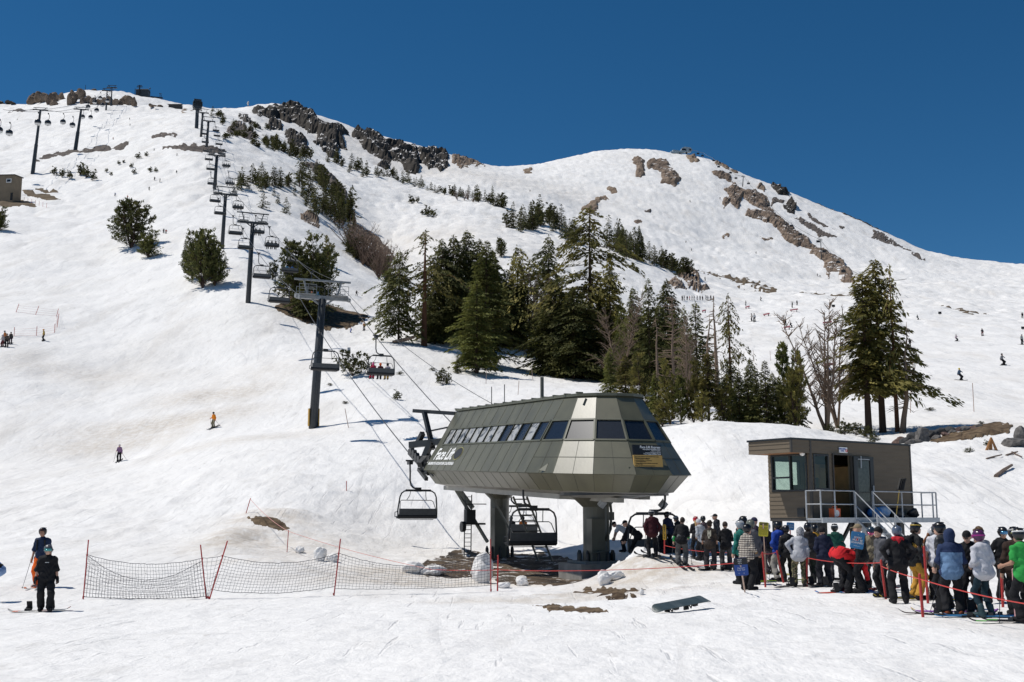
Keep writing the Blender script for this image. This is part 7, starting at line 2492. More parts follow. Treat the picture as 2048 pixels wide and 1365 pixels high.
_f.cone(_J['neck'] + _T @ V3(-.08, -.07, -.01), _J['neck'] + _T @ V3(.08, -.07, -.01), .06).cone(_J['neck'] + _T @ V3(0, -.12, -.03), _J['neck'] + _T @ V3(0, -.12, -.12), .05, .03).cone(_J['neck'] + _T @ V3(-.09, 0, 0), _J['neck'] + _T @ V3(.09, 0, 0), .05)
link('hood', _f.mesh('hood', .017, [cloth((.45, .02, .03))]), a_[0])
a_ = P('bearded person in mustard yellow bib trousers, black top and black backpack', 1834, 1200, 1041, yaw=-78, bend=5, top=(.020, .021, .022), pants=(.50, .27, .045), bib=True, baggy=1.15, pack=BLK, arms=('down', 'down'), gloves=BLK, hair=(.03, .018, .012), gog=((.03, .03, .03), (.35, .25, .05), True))
poles_for(a_, 'ski pole held by the person in mustard bib trousers')
skis_for(a_, 'black ski with yellow markings under the mustard bib trousers', BLK, (.4, .3, .03), -20)
a_ = P('person with long red hair, pale grey helmet, black t-shirt and red sleeves', 1866, 1197, 1056, yaw=-120, bend=3, head=(16, 0), top=BLK, pants=CAMO2, baggy=1.2, sleeves='elbow', hatc=(.55, .55, .56), hair=(.20, .075, .03), hairlen=.36, arms=('down', 'down'), loose=1.11)
_f = Field(.02); _J = a_[1]
for sg in (-1, 1): _f.cone(_J['E', sg], _J['E', sg] * .2 + _J['W', sg] * .8, .052, .046)
link('sleeve', _f.mesh('sleeve', .016, [cloth((.13, .02, .02))]), a_[0])
P('person in a white t-shirt and dark grey helmet behind the long red hair', 1880, 1185, 1044, D=25, yaw=-20, top=(.62, .62, .66), sleeves='tee', hatc=(.06, .07, .08))
P('person whose black helmet shows over the shoulder of the two tone blue jacket', 1893, 1200, 1072, D=22.5, yaw=40, top=CHAR, pants=BLK, gog=((.05, .03, .06), BLK, True), H=1.66)
a_ = P('person in a two tone blue hooded jacket, hood up, with black ski trousers', 1908, 1232, 1066, yaw=-10, bend=2, top=(.13, .22, .36), yoke=(.020, .034, .085), pants=(.014, .014, .016), baggy=1.2, hat='hood', hatc=(.020, .034, .085), arms=('front', 'front'), boots=(.25, .06, .02), loose=1.14)
skis_for(a_, 'dark ski under the two tone blue jacket', (.05, .03, .03), (.3, .3, .3), -22)
poles_for(a_, 'long ski pole planted left of the two tone blue jacket', (-1,), spread=.35)
P('person in a black jacket with blond hair under a black cap', 1945, 1213, 1078, D=21.5, yaw=150, bend=10, head=(20, 0), top=BLK, pants=BLK, hat='cap', hatc=BLK, hair=(.34, .22, .10), hairlen=.2, baggy=1.15)
P('person with curly brown hair and a grey sweater behind the purple helmet', 1968, 1190, 1051, D=24, yaw=10, top=(.30, .30, .32), hat='curly', hair=(.10, .06, .03))
a_ = P('person in a pale grey hoodie, dark teal leggings and purple helmet', 1972, 1236, 1066, yaw=25, bend=5, top=(.50, .50, .54), pants=(.012, .030, .042), baggy=.84, hatc=(.075, .02, .075), gog=((.5, .1, .3), (.3, .03, .2), False), arms=('front', 'front'), hood='down', boots=(.03, .06, .07), loose=1.07)
board_for(a_, 'purple and yellow snowboard beside the dark teal leggings', (.28, .08, .42), (.6, .38, .04), -10, (-.35, .55))
skis_for(a_, 'blue tipped ski under the dark teal leggings', (.05, .2, .4), BLK, -20)
a_ = P('person in a black hooded jacket with mirrored blue goggles, facing this way', 2012, 1204, 1061, yaw=185, top=BLK, pants=BLK, arms=('down', 'pocket'), gog=((.06, .22, .42), BLK, False), hood='down', gloves=BLK, loose=1.07, baggy=1.1)
P('person in a dark brown hoodie and black helmet at the right edge', 2040, 1215, 1049, D=21, yaw=-10, top=(.035, .020, .015), pants=BLK, hood='down', loose=1.11, gog=((.3, .3, .3), (.35, .35, .35), True))
a_ = P('person in a green t-shirt with a white banded black helmet at the right edge', 2054, 1246, 1074, D=19.3, yaw=20, bend=5, top=(.03, .30, .06), sleeves='tee', pants=BLK, arms=('poles', 'down'), gog=((.4, .4, .1), (.55, .55, .55), True), baggy=1.1, skin=SKIN2)
poles_for(a_, 'red and black ski pole held by the person in the green t-shirt', (-1,), spread=.05)
skis_for(a_, 'black ski with a green tip under the person in the green t-shirt', BLK, (.1, .45, .05), 150)

# ------------------------------------------------------------------ the two riders at the left
a_ = P('snowboarder in a black shirt and baggy black trousers with rainbow mirrored goggles', 89, 1224, 1086, yaw=200, bend=2, top=BLK, pants=(.013, .013, .015), baggy=1.2, sleeves='elbow', hatc=(.10, .10, .105), gog=((.05, .25, .25), BLK, False), arms=('down', 'down'), gloves=BLK, feet=((.12, .10), (.10, -.12)), loose=1.11,
       print_=(M_WHITE, [(-.03, -.01, .018, .016), (-.005, -.01, .018, .016), (.02, -.01, .018, .016), (.045, -.01, .018, .016)], 1))
board_for(a_, 'white and orange snowboard under the black snowboarder at the left', (.55, .53, .5), (.6, .12, .04), -172, (-.16, .05))
b_ = P('skier in a navy pullover and orange trousers behind the black snowboarder', 80, 1176, 1047, yaw=180, bend=3, top=(.016, .028, .065), pants=(.80, .13, .015), baggy=1.1, hatc=BLK, arms=('down', 'down'), face=True, gog=((.06, .03, .02), BLK, True), pack=BLK2, boots=(.6, .5, .45), skin=SKIN2, sleeves='elbow')
skis_for(b_, 'white and orange ski under the skier in orange trousers', (.6, .6, .6), (.7, .15, .02), 90)
poles_for(b_, 'ski pole in the hand of the skier in orange trousers', (1,), spread=.2)
P('person in a white and blue jacket cut off by the left edge of the photo', -14, 1160, H=1.7, D=33, yaw=100, bend=40, top=(.2, .3, .5), pants=BLK, arms=('reach', 'reach'))

# ------------------------------------------------------------------ small people out on the slopes
short = lambda t: ' '.join(t.split(',')[0].split()[:12])
def small(label, px, fy, hpx, top, pants=BLK, hat=BLK, yaw=180, pose='stand', gear='skis', group=None, gearc=BLK, loc=None, poles=False, Hm=1.75):
 base = loc if loc is not None else hit(px, fy)
 H = hpx * base.y / FPX if hpx else Hm
 sit = pose == 'sit'
 J = skeleton({'stand': 6, 'lean': 14, 'ride': 24, 'sit': 6}[pose], {'lean': 12}.get(pose, 0), {'stand': ('down', 'poles'), 'lean': ('out', 'out'), 'ride': ('out', 'poles'), 'sit': ('lap', 'lap')}[pose], ((.2, 0), (.2, 0)) if gear == 'board' else None, .94, (5, 0), sit, .14 if pose in ('ride', 'lean') else 0)
 F = Field(.05)
 T = J['T']
 for sg in (-1, 1):
  F.cone(J['hip'] + T @ V3(sg * .07, 0, .02), J['chest'] + T @ V3(sg * .08, 0, .05), .12, .12, 0)
  F.cone(J['S', sg], J['E', sg], .072, .06, 0).cone(J['E', sg], J['W', sg], .06, .05, 0)
  F.cone(J['W', sg], J['W', sg] + (J['W', sg] - J['E', sg]) * .3, .045, .04, 3)
  F.cone(J['L', sg], J['K', sg], .11, .09, 1).cone(J['K', sg], J['A', sg], .09, .085, 1)
  F.cone(J['heel', sg], J['toe', sg], .06, .055, 4)
 F.cone(J['neck'] - T @ V3(0, 0, .08), J['neck'], .085, .06, 0)
 hd, Mh = J['head'], J['Mh']
 F.ell(hd + Mh @ V3(0, .02, -.03), (.08, .085, .10), Mh, 3).ell(hd + Mh @ V3(0, -.015, .035), (.11, .13, .115), Mh, 2)
 vox = .022 if (hpx or 20) > 24 else .034
 me = F.mesh('person', vox, [cloth(top), cloth(pants), cloth(hat, .4), SKIN, cloth(BLK)], ids=True)
 o = link('person', me)
 o.location = base
 k = H / 1.8
 if sit: k = 1.0
 o.scale = (k, k, k)
 o.rotation_euler = (0, 0, RAD(yaw))
 if pose == 'lean': o.rotation_euler = (0, RAD(10), RAD(yaw))
 tag(o, label, 'person', group)
 if gear == 'skis' and (hpx or 0) >= 14:
  for sg in (-1, 1):
   p = Matrix.Translation(base) @ Matrix.Rotation(RAD(yaw), 4, 'Z') @ (Vector(J['A', sg]) * k)
   q = ski(gz(p), yaw + 90, 'ski under the ' + short(label), gearc, CHAR, 'skis of the ' + short(label))
   q.rotation_euler[1] = RAD(ground_tilt(p, yaw + 90))
 elif gear == 'board' and (hpx or 0) >= 14:
  q = snowboard(gz(base), yaw, 'snowboard under the ' + short(label), gearc, CHAR)
  q.rotation_euler[1] = RAD(ground_tilt(base, yaw))
 if poles:
  for sg in (-1, 1):
   w = J['W', sg]
   M = Matrix.Translation(base) @ Matrix.Rotation(RAD(yaw), 4, 'Z') @ Matrix.Scale(k, 4)
   a = M @ Vector(w + V3(0, .05, 0)); b = M @ Vector(w + V3(sg * .35, -.5, 0)); b.z = float(h(b.x, b.y))
   mb = MB(); mb.tube(a, b, .012, n=5)
   lb = 'ski pole of the ' + short(label)
   tag(mb.build('ski_pole', M_POLEM), lb, 'ski pole', lb)
 return o
S = small
S('skier in an orange jacket and khaki trousers', 427, 856, 33, (.85, .25, .015), (.22, .19, .12), yaw=150, poles=True)
S('skier in a lilac top and black trousers', 238, 923, 35, (.26, .15, .25), BLK, (.5, .45, .45), yaw=185, poles=True)
S('snowboarder in a black outfit carving below the trees', 713, 592, 13, BLK, BLK, yaw=200, pose='ride', gear='board')
S('small skier in blue and an orange helmet', 702, 666, 13, (.04, .10, .35), (.04, .10, .35), (.7, .15, .02), yaw=120, pose='ride')
S('skier in orange and grey above the dirt patch', 728, 661, 17, (.45, .20, .07), CHAR, (.3, .1, .05), yaw=180)
S('person in a yellow jacket standing alone by the pink fence', 87, 682, 25, (.42, .27, .04), BLK, (.6, .25, .02), yaw=100, gear='board')
S('person in an orange vest in the group at the left edge', 9, 688, 28, (.45, .16, .05), CHAR, (.2, .2, .2), yaw=150)
S('person in a grey top and red trousers in the group at the left edge', 5, 694, 26, (.35, .32, .32), (.10, .015, .02), (.3, .4, .5), yaw=160)
S('person in a brown jacket in the group at the left edge', 13, 694, 28, (.10, .08, .065), BLK, (.12, .1, .09), yaw=200)
S('person in a dark jacket with an orange collar in the group at the left edge', 21, 688, 25, (.06, .055, .05), (.04, .025, .045), yaw=190)
TINY = [(230, 393, 9, (.04, .1, .3), 'tiny skier in blue above the big round pine'), (255, 398, 8, (.5, .06, .03), 'tiny skier in red just left of the pine top'), (298, 381, 9, BLK, 'tiny dark skier in the middle of the upper left slope'), (309, 361, 9, BLK, 'tiny dark skier left of a pair on the upper slope'), (320, 365, 9, BLK, 'tiny dark skier right of a pair on the upper slope'), (353, 347, 8, BLK, 'tiny dark skier left of the lift line'), (354, 312, 7, BLK, 'tiny dark skier below the dark gravel strip'),
  (308, 302, 6, CHAR, 'tiny skier beside the gravel strip'), (226, 280, 6, (.4, .05, .03), 'tiny skier in red on the high left slope'), (259, 240, 5, CHAR, 'highest tiny skier on the left slope'), (260, 252, 5, CHAR, 'second highest tiny skier on the left slope'), (327, 467, 12, CHAR, 'tiny grey skier right of the big round pine'), (332, 468, 11, (.45, .08, .05), 'tiny red skier right of the big round pine'),
  (705, 376, 7, BLK, 'tiny skier alone in the bowl beside the dense spur stand'), (1060, 384, 5, BLK, 'tiny skier on the bowl below the saddle'), (1380, 405, 6, BLK, 'tiny skier on the bowl below the large brown rock'), (1440, 399, 6, CHAR, 'tiny skier beside the long rock ridge'), (1512, 508, 6, BLK, 'tiny skier left of the long rock ridge'), (1635, 553, 6, BLK, 'tiny skier below the long rock ridge'), (1640, 555, 6, CHAR, 'tiny grey skier below the long rock ridge'), (1372, 486, 6, BLK, 'tiny dark skier over the bluff bush'), (1383, 502, 6, BLK, 'lower tiny dark skier over the bluff bush'), (1410, 562, 9, BLK, 'tiny dark skier on the road right of the bluff')]
for px, fy, hp, c, lb in TINY:
 S(lb, px, fy, hp, c, yaw=_tr.choice((120, 180, 220)), pose=_tr.choice(('stand', 'ride')), gear=None)
for k in range(13):
 S('person in red in the distant row standing in front of the bluff' if k == 3 else 'person in the distant row of dark figures standing in front of the bluff', 1363 + k * 5.4 + _tr.uniform(-1.5, 1.5), 601 + _tr.uniform(-.6, .6), _tr.uniform(9.5, 11.5), (.4, .03, .04) if k == 3 else BLK, yaw=_tr.choice((90, 200, 160)), gear=None, group='distant row of standing people' if k != 3 else None)
PARK = [(1492, 612, 11, BLK, 'dark skier at the right of the half bare trunk', 'stand', None), (1522, 602, 10, BLK, 'dark skier riding past the right of the half bare trunk', 'ride', None), (1504, 643, 17, (.30, .28, .26), 'person in grey in the park, left of a standing pair', 'stand', 'skis'), (1509, 644, 18, (.5, .5, .5), 'person in white in the park, right of a standing pair', 'stand', 'skis'),
  (1585, 616, 13, (.04, .05, .04), 'dark rider by the upper pink rail', 'stand', None), (1594, 611, 11, BLK, 'dark rider above the upper pink rail', 'stand', None), (1571, 651, 14, BLK, 'dark rider standing above the lowest pink box', 'stand', 'skis'), (1583, 656, 14, BLK, 'dark rider leaning beside the lowest pink box', 'lean', 'board'),
  (1836, 640, 12, (.05, .07, .08), 'small dark snowboarder right of the hemlock tops', 'lean', None), (1914, 683, 16, (.42, .32, .38), 'snowboarder in a pale pink suit', 'lean', 'board'), (1965, 672, 16, CHAR, 'skier in black and dark red in the middle of the park run', 'stand', 'skis'), (2045, 637, 13, BLK, 'skier at the right edge high on the run', 'stand', 'skis'), (2044, 690, 22, (.25, .28, .28), 'skier in grey at the right edge', 'stand', 'skis'),
  (2007, 731, 28, (.20, .20, .21), 'snowboarder in a black jacket and white shirt leaning into a turn', 'lean', 'board'), (1922, 761, 29, (.06, .10, .16), 'rider in a blue jacket with a yellow helmet leaning into a turn', 'lean', 'skis'), (1829, 750, 29, (.55, .53, .5), 'person in a white t-shirt and black trousers beside the hemlocks', 'stand', 'skis'), (1660, 752, 22, (.05, .15, .45), 'person in a blue jacket seen through the bare trees', 'lean', 'board'),
  (1686, 752, 22, (.05, .07, .15), 'person in navy seen through the bare trees', 'stand', 'skis'), (1716, 752, 22, (.5, .25, .32), 'person in pink partly hidden by the left hemlock trunk', 'stand', 'skis'), (1806, 790, 30, (.06, .22, .24), 'person in teal behind the right hemlock trunk', 'stand', 'skis'), (1820, 694, 18, BLK, 'person in black behind the hemlock twigs', 'stand', None), (1447, 744, 18, BLK, 'person in black just behind the half bare trunk', 'stand', None)]
for px, fy, hp, c, lb, po, ge in PARK:
 S(lb, px, fy, hp, c, BLK if 'dark red' not in lb else (.10, .015, .02), (.5, .4, .05) if 'yellow helmet' in lb else BLK, yaw=_tr.choice((150, 200, 100)) if po != 'lean' else 215, pose=po, gear=ge)

# ------------------------------------------------------------------ riders on the chairs
RC = {0: [((.50, .02, .06), (.45, .02, .06), (.6, .1, .25), 'rider in bright pink on the chair above the juniper bush'), ((.10, .012, .014), BLK, (.7, .12, .02), 'rider in dark red with an orange helmet on the chair above the juniper bush'), ((.5, .42, .44), (.4, .25, .05), BLK, 'rider in white on the chair above the juniper bush')],
      1: [((.45, .55, .03), (.4, .4, .05), (.5, .1, .03), 'rider in yellow green on the chair behind the nearest tower head'), ((.06, .15, .2), BLK, (.05, .15, .3), 'rider in blue beside the yellow green rider')],
      2: [((.05, .2, .35), BLK, BLK, 'rider in blue on the chair against the broad pines'), ((.04, .12, .3), BLK, BLK, 'second rider in darker blue against the broad pines')]}
for k, (q, yw, n, lab) in enumerate(RIDER_CHAIRS):
 M = Matrix.Translation(q) @ Matrix.Rotation(yw, 4, 'Z')
 for j in range(n):
  x = .52 + (j - (n - 1) / 2) * (.72 if n < 3 else .62)
  loc = M @ Vector((x, .22, -2.93))
  if lab == 'far':
   t_, p_, ht, lb = (((.05, .05, .05), BLK, (.1, .1, .1), 'rider in dark grey leaving on the chair behind the rear column'), ((.55, .16, .03), BLK, BLK, 'rider in orange leaving on the chair behind the ladder'))[j]
  elif k in RC: t_, p_, ht, lb = RC[k][j]
  else: t_, p_, ht, lb = BLK2, BLK, BLK, 'dark rider on the ' + lab.split(' with ')[0].replace('lift chair', 'chair') + ' '.join([''] + lab.split(' riders ')[1:])
  S(lb.strip(), 0, 0, None, t_, p_, ht, math.degrees(yw), 'sit', None, lb if k not in RC and lab != 'far' else None, loc=loc)
mb = MB()
M = Matrix.Translation(FARCH) @ Matrix.Rotation(ROT, 4, 'Z')
for j in range(2):
 p = M @ Vector((.2 + j * .3, .85, -3.5))
 o = ski(p, 160, 'orange ski dangling from the chair behind the rear column', (.75, .22, .02), (.6, .3, .05), 'orange skis on the leaving chair')
# ------------------------------------------------------------------ net fence at the left
M_NET = mat('net_cord', (.035, .035, .055), .8)
def fence_pole(px, py, ty, lean_px=0, label=None, D=None, r=.017, m=M_REDPOLE, group=None, cat='pole', name='marker_pole', clips=(), parent=None):
 p = hit(px, py) if D is None else ground(px, D)
 e = ray(px + lean_px, ty)
 q = Vector((float(e[0]) * p.y, p.y, CAMZ + float(e[1]) * p.y))
 return p, q
NP = [(166, 1199, 177, 1080), (414, 1198, 401, 1090), (416, 1199, 455, 1082), (667, 1192, 681, 1078), (982, 1172, 981, 1078)]
NPW = []
nf = None
for px, py, tx, ty in NP:
 p = hit(px, py) if py > 1175 else ground(px, 37.0)
 e = ray(tx, ty)
 NPW.append((p, Vector((float(e[0]) * p.y, p.y, CAMZ + float(e[1]) * p.y))))
net = empty('safety_net', NPW[0][0], 0, 'dark safety net sagging between leaning red poles on the snow', 'net fence')
O_ = NPW[0][0]
for p, q in NPW:
 mb = MB(); mb.tube(p - O_ - Vector((0, 0, .15)), q - O_, .019, n=8)
 for f in (.03, .74):
  c = (p - O_).lerp(q - O_, f); mb.tube(c - Vector((0, 0, .03)), c + Vector((0, 0, .03)), .026, n=8)
 mb.build('pole', M_REDPOLE, net)
def net_span(a, b, sag, cells, rows, top=.75, bot=.04, sagb=.05, bulge=.0, twist=0):
 mb = MB()
 rg = random.Random(int(cells * 13 + sag * 100))
 grid = []
 for i in range(cells + 1):
  t = i / cells
  s_ = 4 * t * (1 - t)
  up = a[0].lerp(a[1], top).lerp(b[0].lerp(b[1], top), t) - Vector((0, 0, sag * s_))
  lo = a[0].lerp(a[1], bot).lerp(b[0].lerp(b[1], bot), t) - Vector((0, 0, sagb * s_))
  g = float(h(lo.x, lo.y)) + .02
  if lo.z < g: lo.z = g
  col = []
  for j in range(rows + 1):
   f = j / rows
   c = lo.lerp(up, f) + Vector((rg.gauss(0, .008), -bulge * s_ * math.sin(math.pi * f) + twist * f * (1 - t), rg.gauss(0, .006)))
   col.append(c - O_)
  grid.append(col)
 w = .0042
 for i in range(cells + 1):
  mb.poly(grid[i], w, 3, cap=False)
 for j in range(rows + 1):
  mb.poly([grid[i][j] for i in range(cells + 1)], w * (2.0 if j in (0, rows) else 1.0), 3, cap=False)
 return mb.build('netting', M_NET, net)
net_span(NPW[0], NPW[1], .22, 40, 10)
net_span(NPW[0], NPW[1], .62, 40, 9, top=.72, bulge=.15, twist=.12)
net_span(NPW[1], NPW[2], .03, 4, 10)
net_span(NPW[2], NPW[3], .26, 38, 11, bot=.16, sagb=.14)
net_span(NPW[3], NPW[4], .42, 46, 11, bot=.12, sagb=.05)

# ------------------------------------------------------------------ red poles, rope lines and signs
M_RROPE = mat('red_rope', (.55, .05, .04), .6, var=.1, scale=30)
M_PROPE = mat('pink_rope', (.62, .30, .26), .6)
RP = {}
def red_pole(key, px, py, tx, ty, label, D=None, r=.026, m=M_REDPOLE):
 p = hit(px, py) if D is None else ground(px, D)
 e = ray(tx, ty)
 q = Vector((float(e[0]) * p.y, p.y, CAMZ + float(e[1]) * p.y))
 mb = MB(); d = q - p
 mb.tube(-d * .12, d, r, n=10); mb.ball(d, r * 1.02, 10, 6)
 o = mb.build('red_pole', m)
 o.location = p
 tag(o, label, 'pole')
 RP[key] = (p, q)
red_pole('short', 995, 1169, 996, 1112, 'short thick red pole right of the net end', 37.5)
red_pole('a', 1531, 1175, 1525, 1106, 'red pole between the checked flannel shirt and the bright blue jacket')
red_pole('b', 1567, 1166, 1554, 1103, 'leaning red pole in front of the light grey trousers')
red_pole('c', 1614, 1174, 1614, 1115, 'upright red pole under the hand of the person in camouflage trousers')
red_pole('d', 1772, 1199, 1762, 1122, 'leaning red pole between the khaki jacket and the red hood')
red_pole('e', 1846, 1235, 1839, 1150, 'tall red pole nearest to the camera before the two tone blue jacket')
red_pole('f', 1856, 1180, 1848, 1095, 'red pole behind the long red hair', 24)
red_pole('g', 1329, 1124, 1329, 1052, 'red pole carrying the narrow yellow sign by the loading chair', 43)
red_pole('h', 2006, 1180, 2002, 1128, 'red pole behind the black jacket with blue goggles', 23)
red_pole('i', 2032, 1225, 2026, 1140, 'pale red pole beside the green t-shirt', 20, .022, mat('faded_pole', (.55, .3, .3), .5))
red_pole('j', 574, 1105, 577, 1061, 'thin red stake below the small brown dirt patch', None, .018)
red_pole('k', 492, 1027, 501, 997, 'leaning thin red stake above the small brown dirt patch', None, .022)
def rope(a, b, sag, label, m=M_RROPE, r=.010, n=16):
 mb = MB()
 P_ = []
 for i in range(n + 1):
  t = i / n
  c = a.lerp(b, t); c.z -= sag * 4 * t * (1 - t)
  c.z = max(c.z, float(h(c.x, c.y)) + .01)
  P_.append(c)
 mb.poly(P_, r, 5)
 return tag(mb.build('rope_line', m), label, 'rope')
tp = lambda k, f=.95: RP[k][0].lerp(RP[k][1], f)
rope(tp('short', .6), at(1480, 1126, 29.5), .10, 'long red rope running from the short red pole past the concrete footing')
rope(at(860, 1139, 40), tp('short', .6), .03, 'red rope along the bare ground from the net to the short red pole')
rope(tp('g', .35), at(1500, 1105, 36), .10, 'red rope from the narrow yellow sign across the waiting skiers')
rope(at(1500, 1105, 36), tp('a', .98), .05, 'short red rope behind the checked flannel shirt')
rope(tp('a', .98), tp('b', .98), .03, 'short red rope between two red poles before the blue jacket')
rope(tp('c', .98), tp('d', .95), .06, 'red rope in front of the red jacket')
rope(tp('d', .85), tp('e', .90), .02, 'red rope slanting in front of the red hood and bib trousers')
rope(tp('e', .90), at(2075, 1212, 17.5), .04, 'red rope from the nearest red pole to the right edge')
rope(tp('k'), tp('j'), .15, 'faint pink rope across the small brown dirt patch', M_PROPE, .012)
rope(tp('j'), at(860, 1139, 40), .10, 'faint pink rope from the thin red stake toward the bare ground', M_PROPE, .012)

def sign(o, w, hgt, px, py, D, yaw, tilt, label, base_m, post=None, name='sign', cat='sign'):
 c = at(px, py, D)
 r = empty(name, c, 0, label, cat)
 r.rotation_euler = (0, RAD(tilt), RAD(yaw))
 mb = MB()
 n = 6
 pts = []
 for cx, cz, a0 in ((w / 2 - .03, hgt / 2 - .03, 0), (-w / 2 + .03, hgt / 2 - .03, 90), (-w / 2 + .03, -hgt / 2 + .03, 180), (w / 2 - .03, -hgt / 2 + .03, 270)):
  for k in range(4):
   a = RAD(a0 + 30 * k); pts.append((cx + .03 * math.cos(a), 0, cz + .03 * math.sin(a)))
 mb.prism(pts, (0, .02, 0))
 mb.build('panel', base_m, r)
 return r, c
def stext(r, body, size, x, z, m, y=-.006, **kw):
 me = text_mesh(body, size, depth=.001, **kw)
 me.transform(frame((x, y, z), (1, 0, 0), (0, 0, 1), (0, -1, 0)))
 me.materials.clear(); me.materials.append(m)
 return link('lettering', me, r)
def srect(r, x0, x1, z0, z1, m, name='sign_field', y=-.003):
 mb = MB(); mb.box(((x0 + x1) / 2, y + .002, (z0 + z1) / 2), (x1 - x0, .008, z1 - z0)); return mb.build(name, m, r)
M_SY = mat('sign_yellow', (.62, .52, .03), .5, var=.04); M_SB = mat('sign_light_blue', (.05, .24, .48), .5, var=.04); M_SDB = mat('sign_dark_blue', (.02, .07, .30), .5, var=.04)
M_INK = M_SIGNBLACK
M_WPOST = mat('wood_stake', (.42, .30, .24), .8, var=.2, scale=5)
def post_for(r, c, px, py, m, rr=.02, up=.12):
 p = hit(px, py)
 mb = MB()
 inv = (Matrix.Translation(c) @ r.rotation_euler.to_matrix().to_4x4()).inverted()
 a = inv @ (p - Vector((0, 0, .1)))
 b = inv @ c
 d = (b - a).normalized()
 mb.tube(a + Vector((0, .035, 0)), b + d * up + Vector((0, .035, 0)), rr, n=8)
 return mb.build('post', m, r)
s_, c_ = sign(None, .24, .36, 1527, 1059, 29.5, -8, 4, 'yellow caution notice with black text on a stake among the waiting people', M_SY)
srect(s_, -.10, .10, .10, .165, M_INK); stext(s_, 'CAUTION', .045, 0, .13, M_SY, y=-.010)
stext(s_, 'Lift users must load\nand unload safely.\nAsk the operator for\nhelp before boarding.\nSnowboarders must\nhave one foot out.\nRemove pole straps.\nWatch your step.', .026, 0, -.04, M_INK)
post_for(s_, c_, 1533, 1165, M_WPOST, .016, .28)
s_, c_ = sign(None, .30, .38, 1715, 1081, 26.3, -4, 10, 'light blue tilted sign with white writing on a red stake', M_SB)
stext(s_, 'SKIERS\nMUST BE\nSCANNED', .058, 0, .0, M_WHITE, bold=.002); stext(s_, 'thank you', .035, 0, -.13, M_WHITE); stext(s_, 'o', .04, 0, .13, M_WHITE)
post_for(s_, c_, 1697, 1150, M_REDPOLE, .016, .24)
s_, c_ = sign(None, .22, .22, 1581, 1053, 33, 5, 4, 'small light blue sign behind the bright blue jacket', M_SB)
stext(s_, 'SLOW\nAREA', .06, 0, 0, M_WHITE)
post_for(s_, c_, 1583, 1160, M_REDPOLE, .016, .1)
s_, c_ = sign(None, .31, .40, 1482, 1134, 26.6, -6, -4, 'black and dark blue sign on a wooden stake in front of the checked flannel shirt', M_SDB)
srect(s_, -.155, .155, .045, .195, M_INK); stext(s_, 'Merge\nRight\nHere', .042, -.02, .12, M_WHITE, y=-.010)
stext(s_, 'Maximum\n4 per chair', .042, 0, -.05, M_WHITE); stext(s_, 'V', .04, -.02, .02, M_WHITE); stext(s_, '<      >', .05, 0, -.15, M_WHITE)
post_for(s_, c_, 1491, 1184, M_WPOST, .018, .05)
s_, c_ = sign(None, .115, .56, 1329, 1065, 42.95, 0, 0, 'narrow yellow sign with vertical black writing on a red pole by the loading chair', mat('sign_orange_yellow', (.66, .38, .03), .5))
me = text_mesh('WAIT HERE', .10, bold=.002, depth=.001)
me.transform(frame((0, -.006, 0), (0, 0, 1), (-1, 0, 0), (0, -1, 0))); me.materials.clear(); me.materials.append(M_INK); link('lettering', me, s_)

# ------------------------------------------------------------------ the loose snowboard in the foreground
p = hit(1365, 1224)
sb = empty('snowboard', p + Vector((0, 0, .19)), 0, 'grey green snowboard lying upside down on its bindings in the foreground', 'snowboard')
sb.rotation_euler = (RAD(180 + 20), RAD(-5), RAD(38))
mb = MB()
link('deck', board_mesh(1.56, .29, (.055, .075, .08), (.075, .095, .10), 'loose'), sb)
bindings(2, sb)

# ------------------------------------------------------------------ left slope: pink race fence, building
M_PINK = mat('faded_red_pole', (.55, .20, .17), .6)
PF = [(28, 668, 33, 610), (71, 630, 78, 612), (113, 633, 117, 618), (113, 655, 118, 628), (109, 666, 110, 648), (73, 672, 74, 653), (28, 673, 29, 655), (32, 625, 38, 608)]
PF = [(32, 625, 38, 608), (71, 630, 78, 612), (113, 633, 117, 618), (114, 655, 118, 628), (109, 666, 110, 648), (73, 672, 74, 653), (28, 673, 29, 655)]
fp = hit(71, 650)
pf = empty('fence', fp, 0, 'faint pink race fence in a square around the start area on the left slope', 'net fence')
W3 = []
for px, py, tx, ty in PF:
 a = hit(px, py); e = ray(tx, ty)
 q = Vector((float(e[0]) * a.y, a.y, CAMZ + float(e[1]) * a.y))
 W3.append((a, q))
 mb = MB(); mb.tube(a - fp, q - fp, .045, n=6); mb.build('pole', M_PINK, pf)
mb = MB()
for i in range(len(W3) - 1):
 a, b = W3[i], W3[i + 1]
 for f in (.05, .3, .55, .78):
  P_ = []
  for k in range(9):
   c = a[0].lerp(a[1], f).lerp(b[0].lerp(b[1], f), k / 8); c.z = max(c.z, float(h(c.x, c.y)) + .05); P_.append(c - fp)
  mb.poly(P_, .014, 3, cap=False)
mb.build('netting', mat('pink_net', (.62, .42, .40), .8), pf)
# tan building at the left edge
bp = hit(2, 403)
k = bp.y / FPX
bd = empty('building', bp, -.12, 'tan stucco building with one small window at the left edge', 'building')
mb = MB(); mb.box((-6 * k, 14 * k, 26 * k), (64 * k, 30 * k, 60 * k)); mb.build('wall', mat('tan_stucco', (.20, .155, .105), .9, var=.12, scale=.6), bd)
mb = MB(); mb.prism([(-40 * k, -3 * k, 55 * k), (28 * k, -3 * k, 54 * k), (28 * k, 31 * k, 57 * k), (-40 * k, 31 * k, 58 * k)], (0, 0, 2 * k)); mb.build('roof', M_TRIM, bd)
mb = MB(); mb.box((15 * k, -1.3 * k, 43 * k), (11 * k, .8 * k, 8 * k)); w_ = mb.build('window', M_WHITE, bd)
mb = MB(); mb.box((15 * k, -1.8 * k, 43 * k), (8.5 * k, .4 * k, 5.5 * k)); mb.build('pane', M_GLASS, w_)
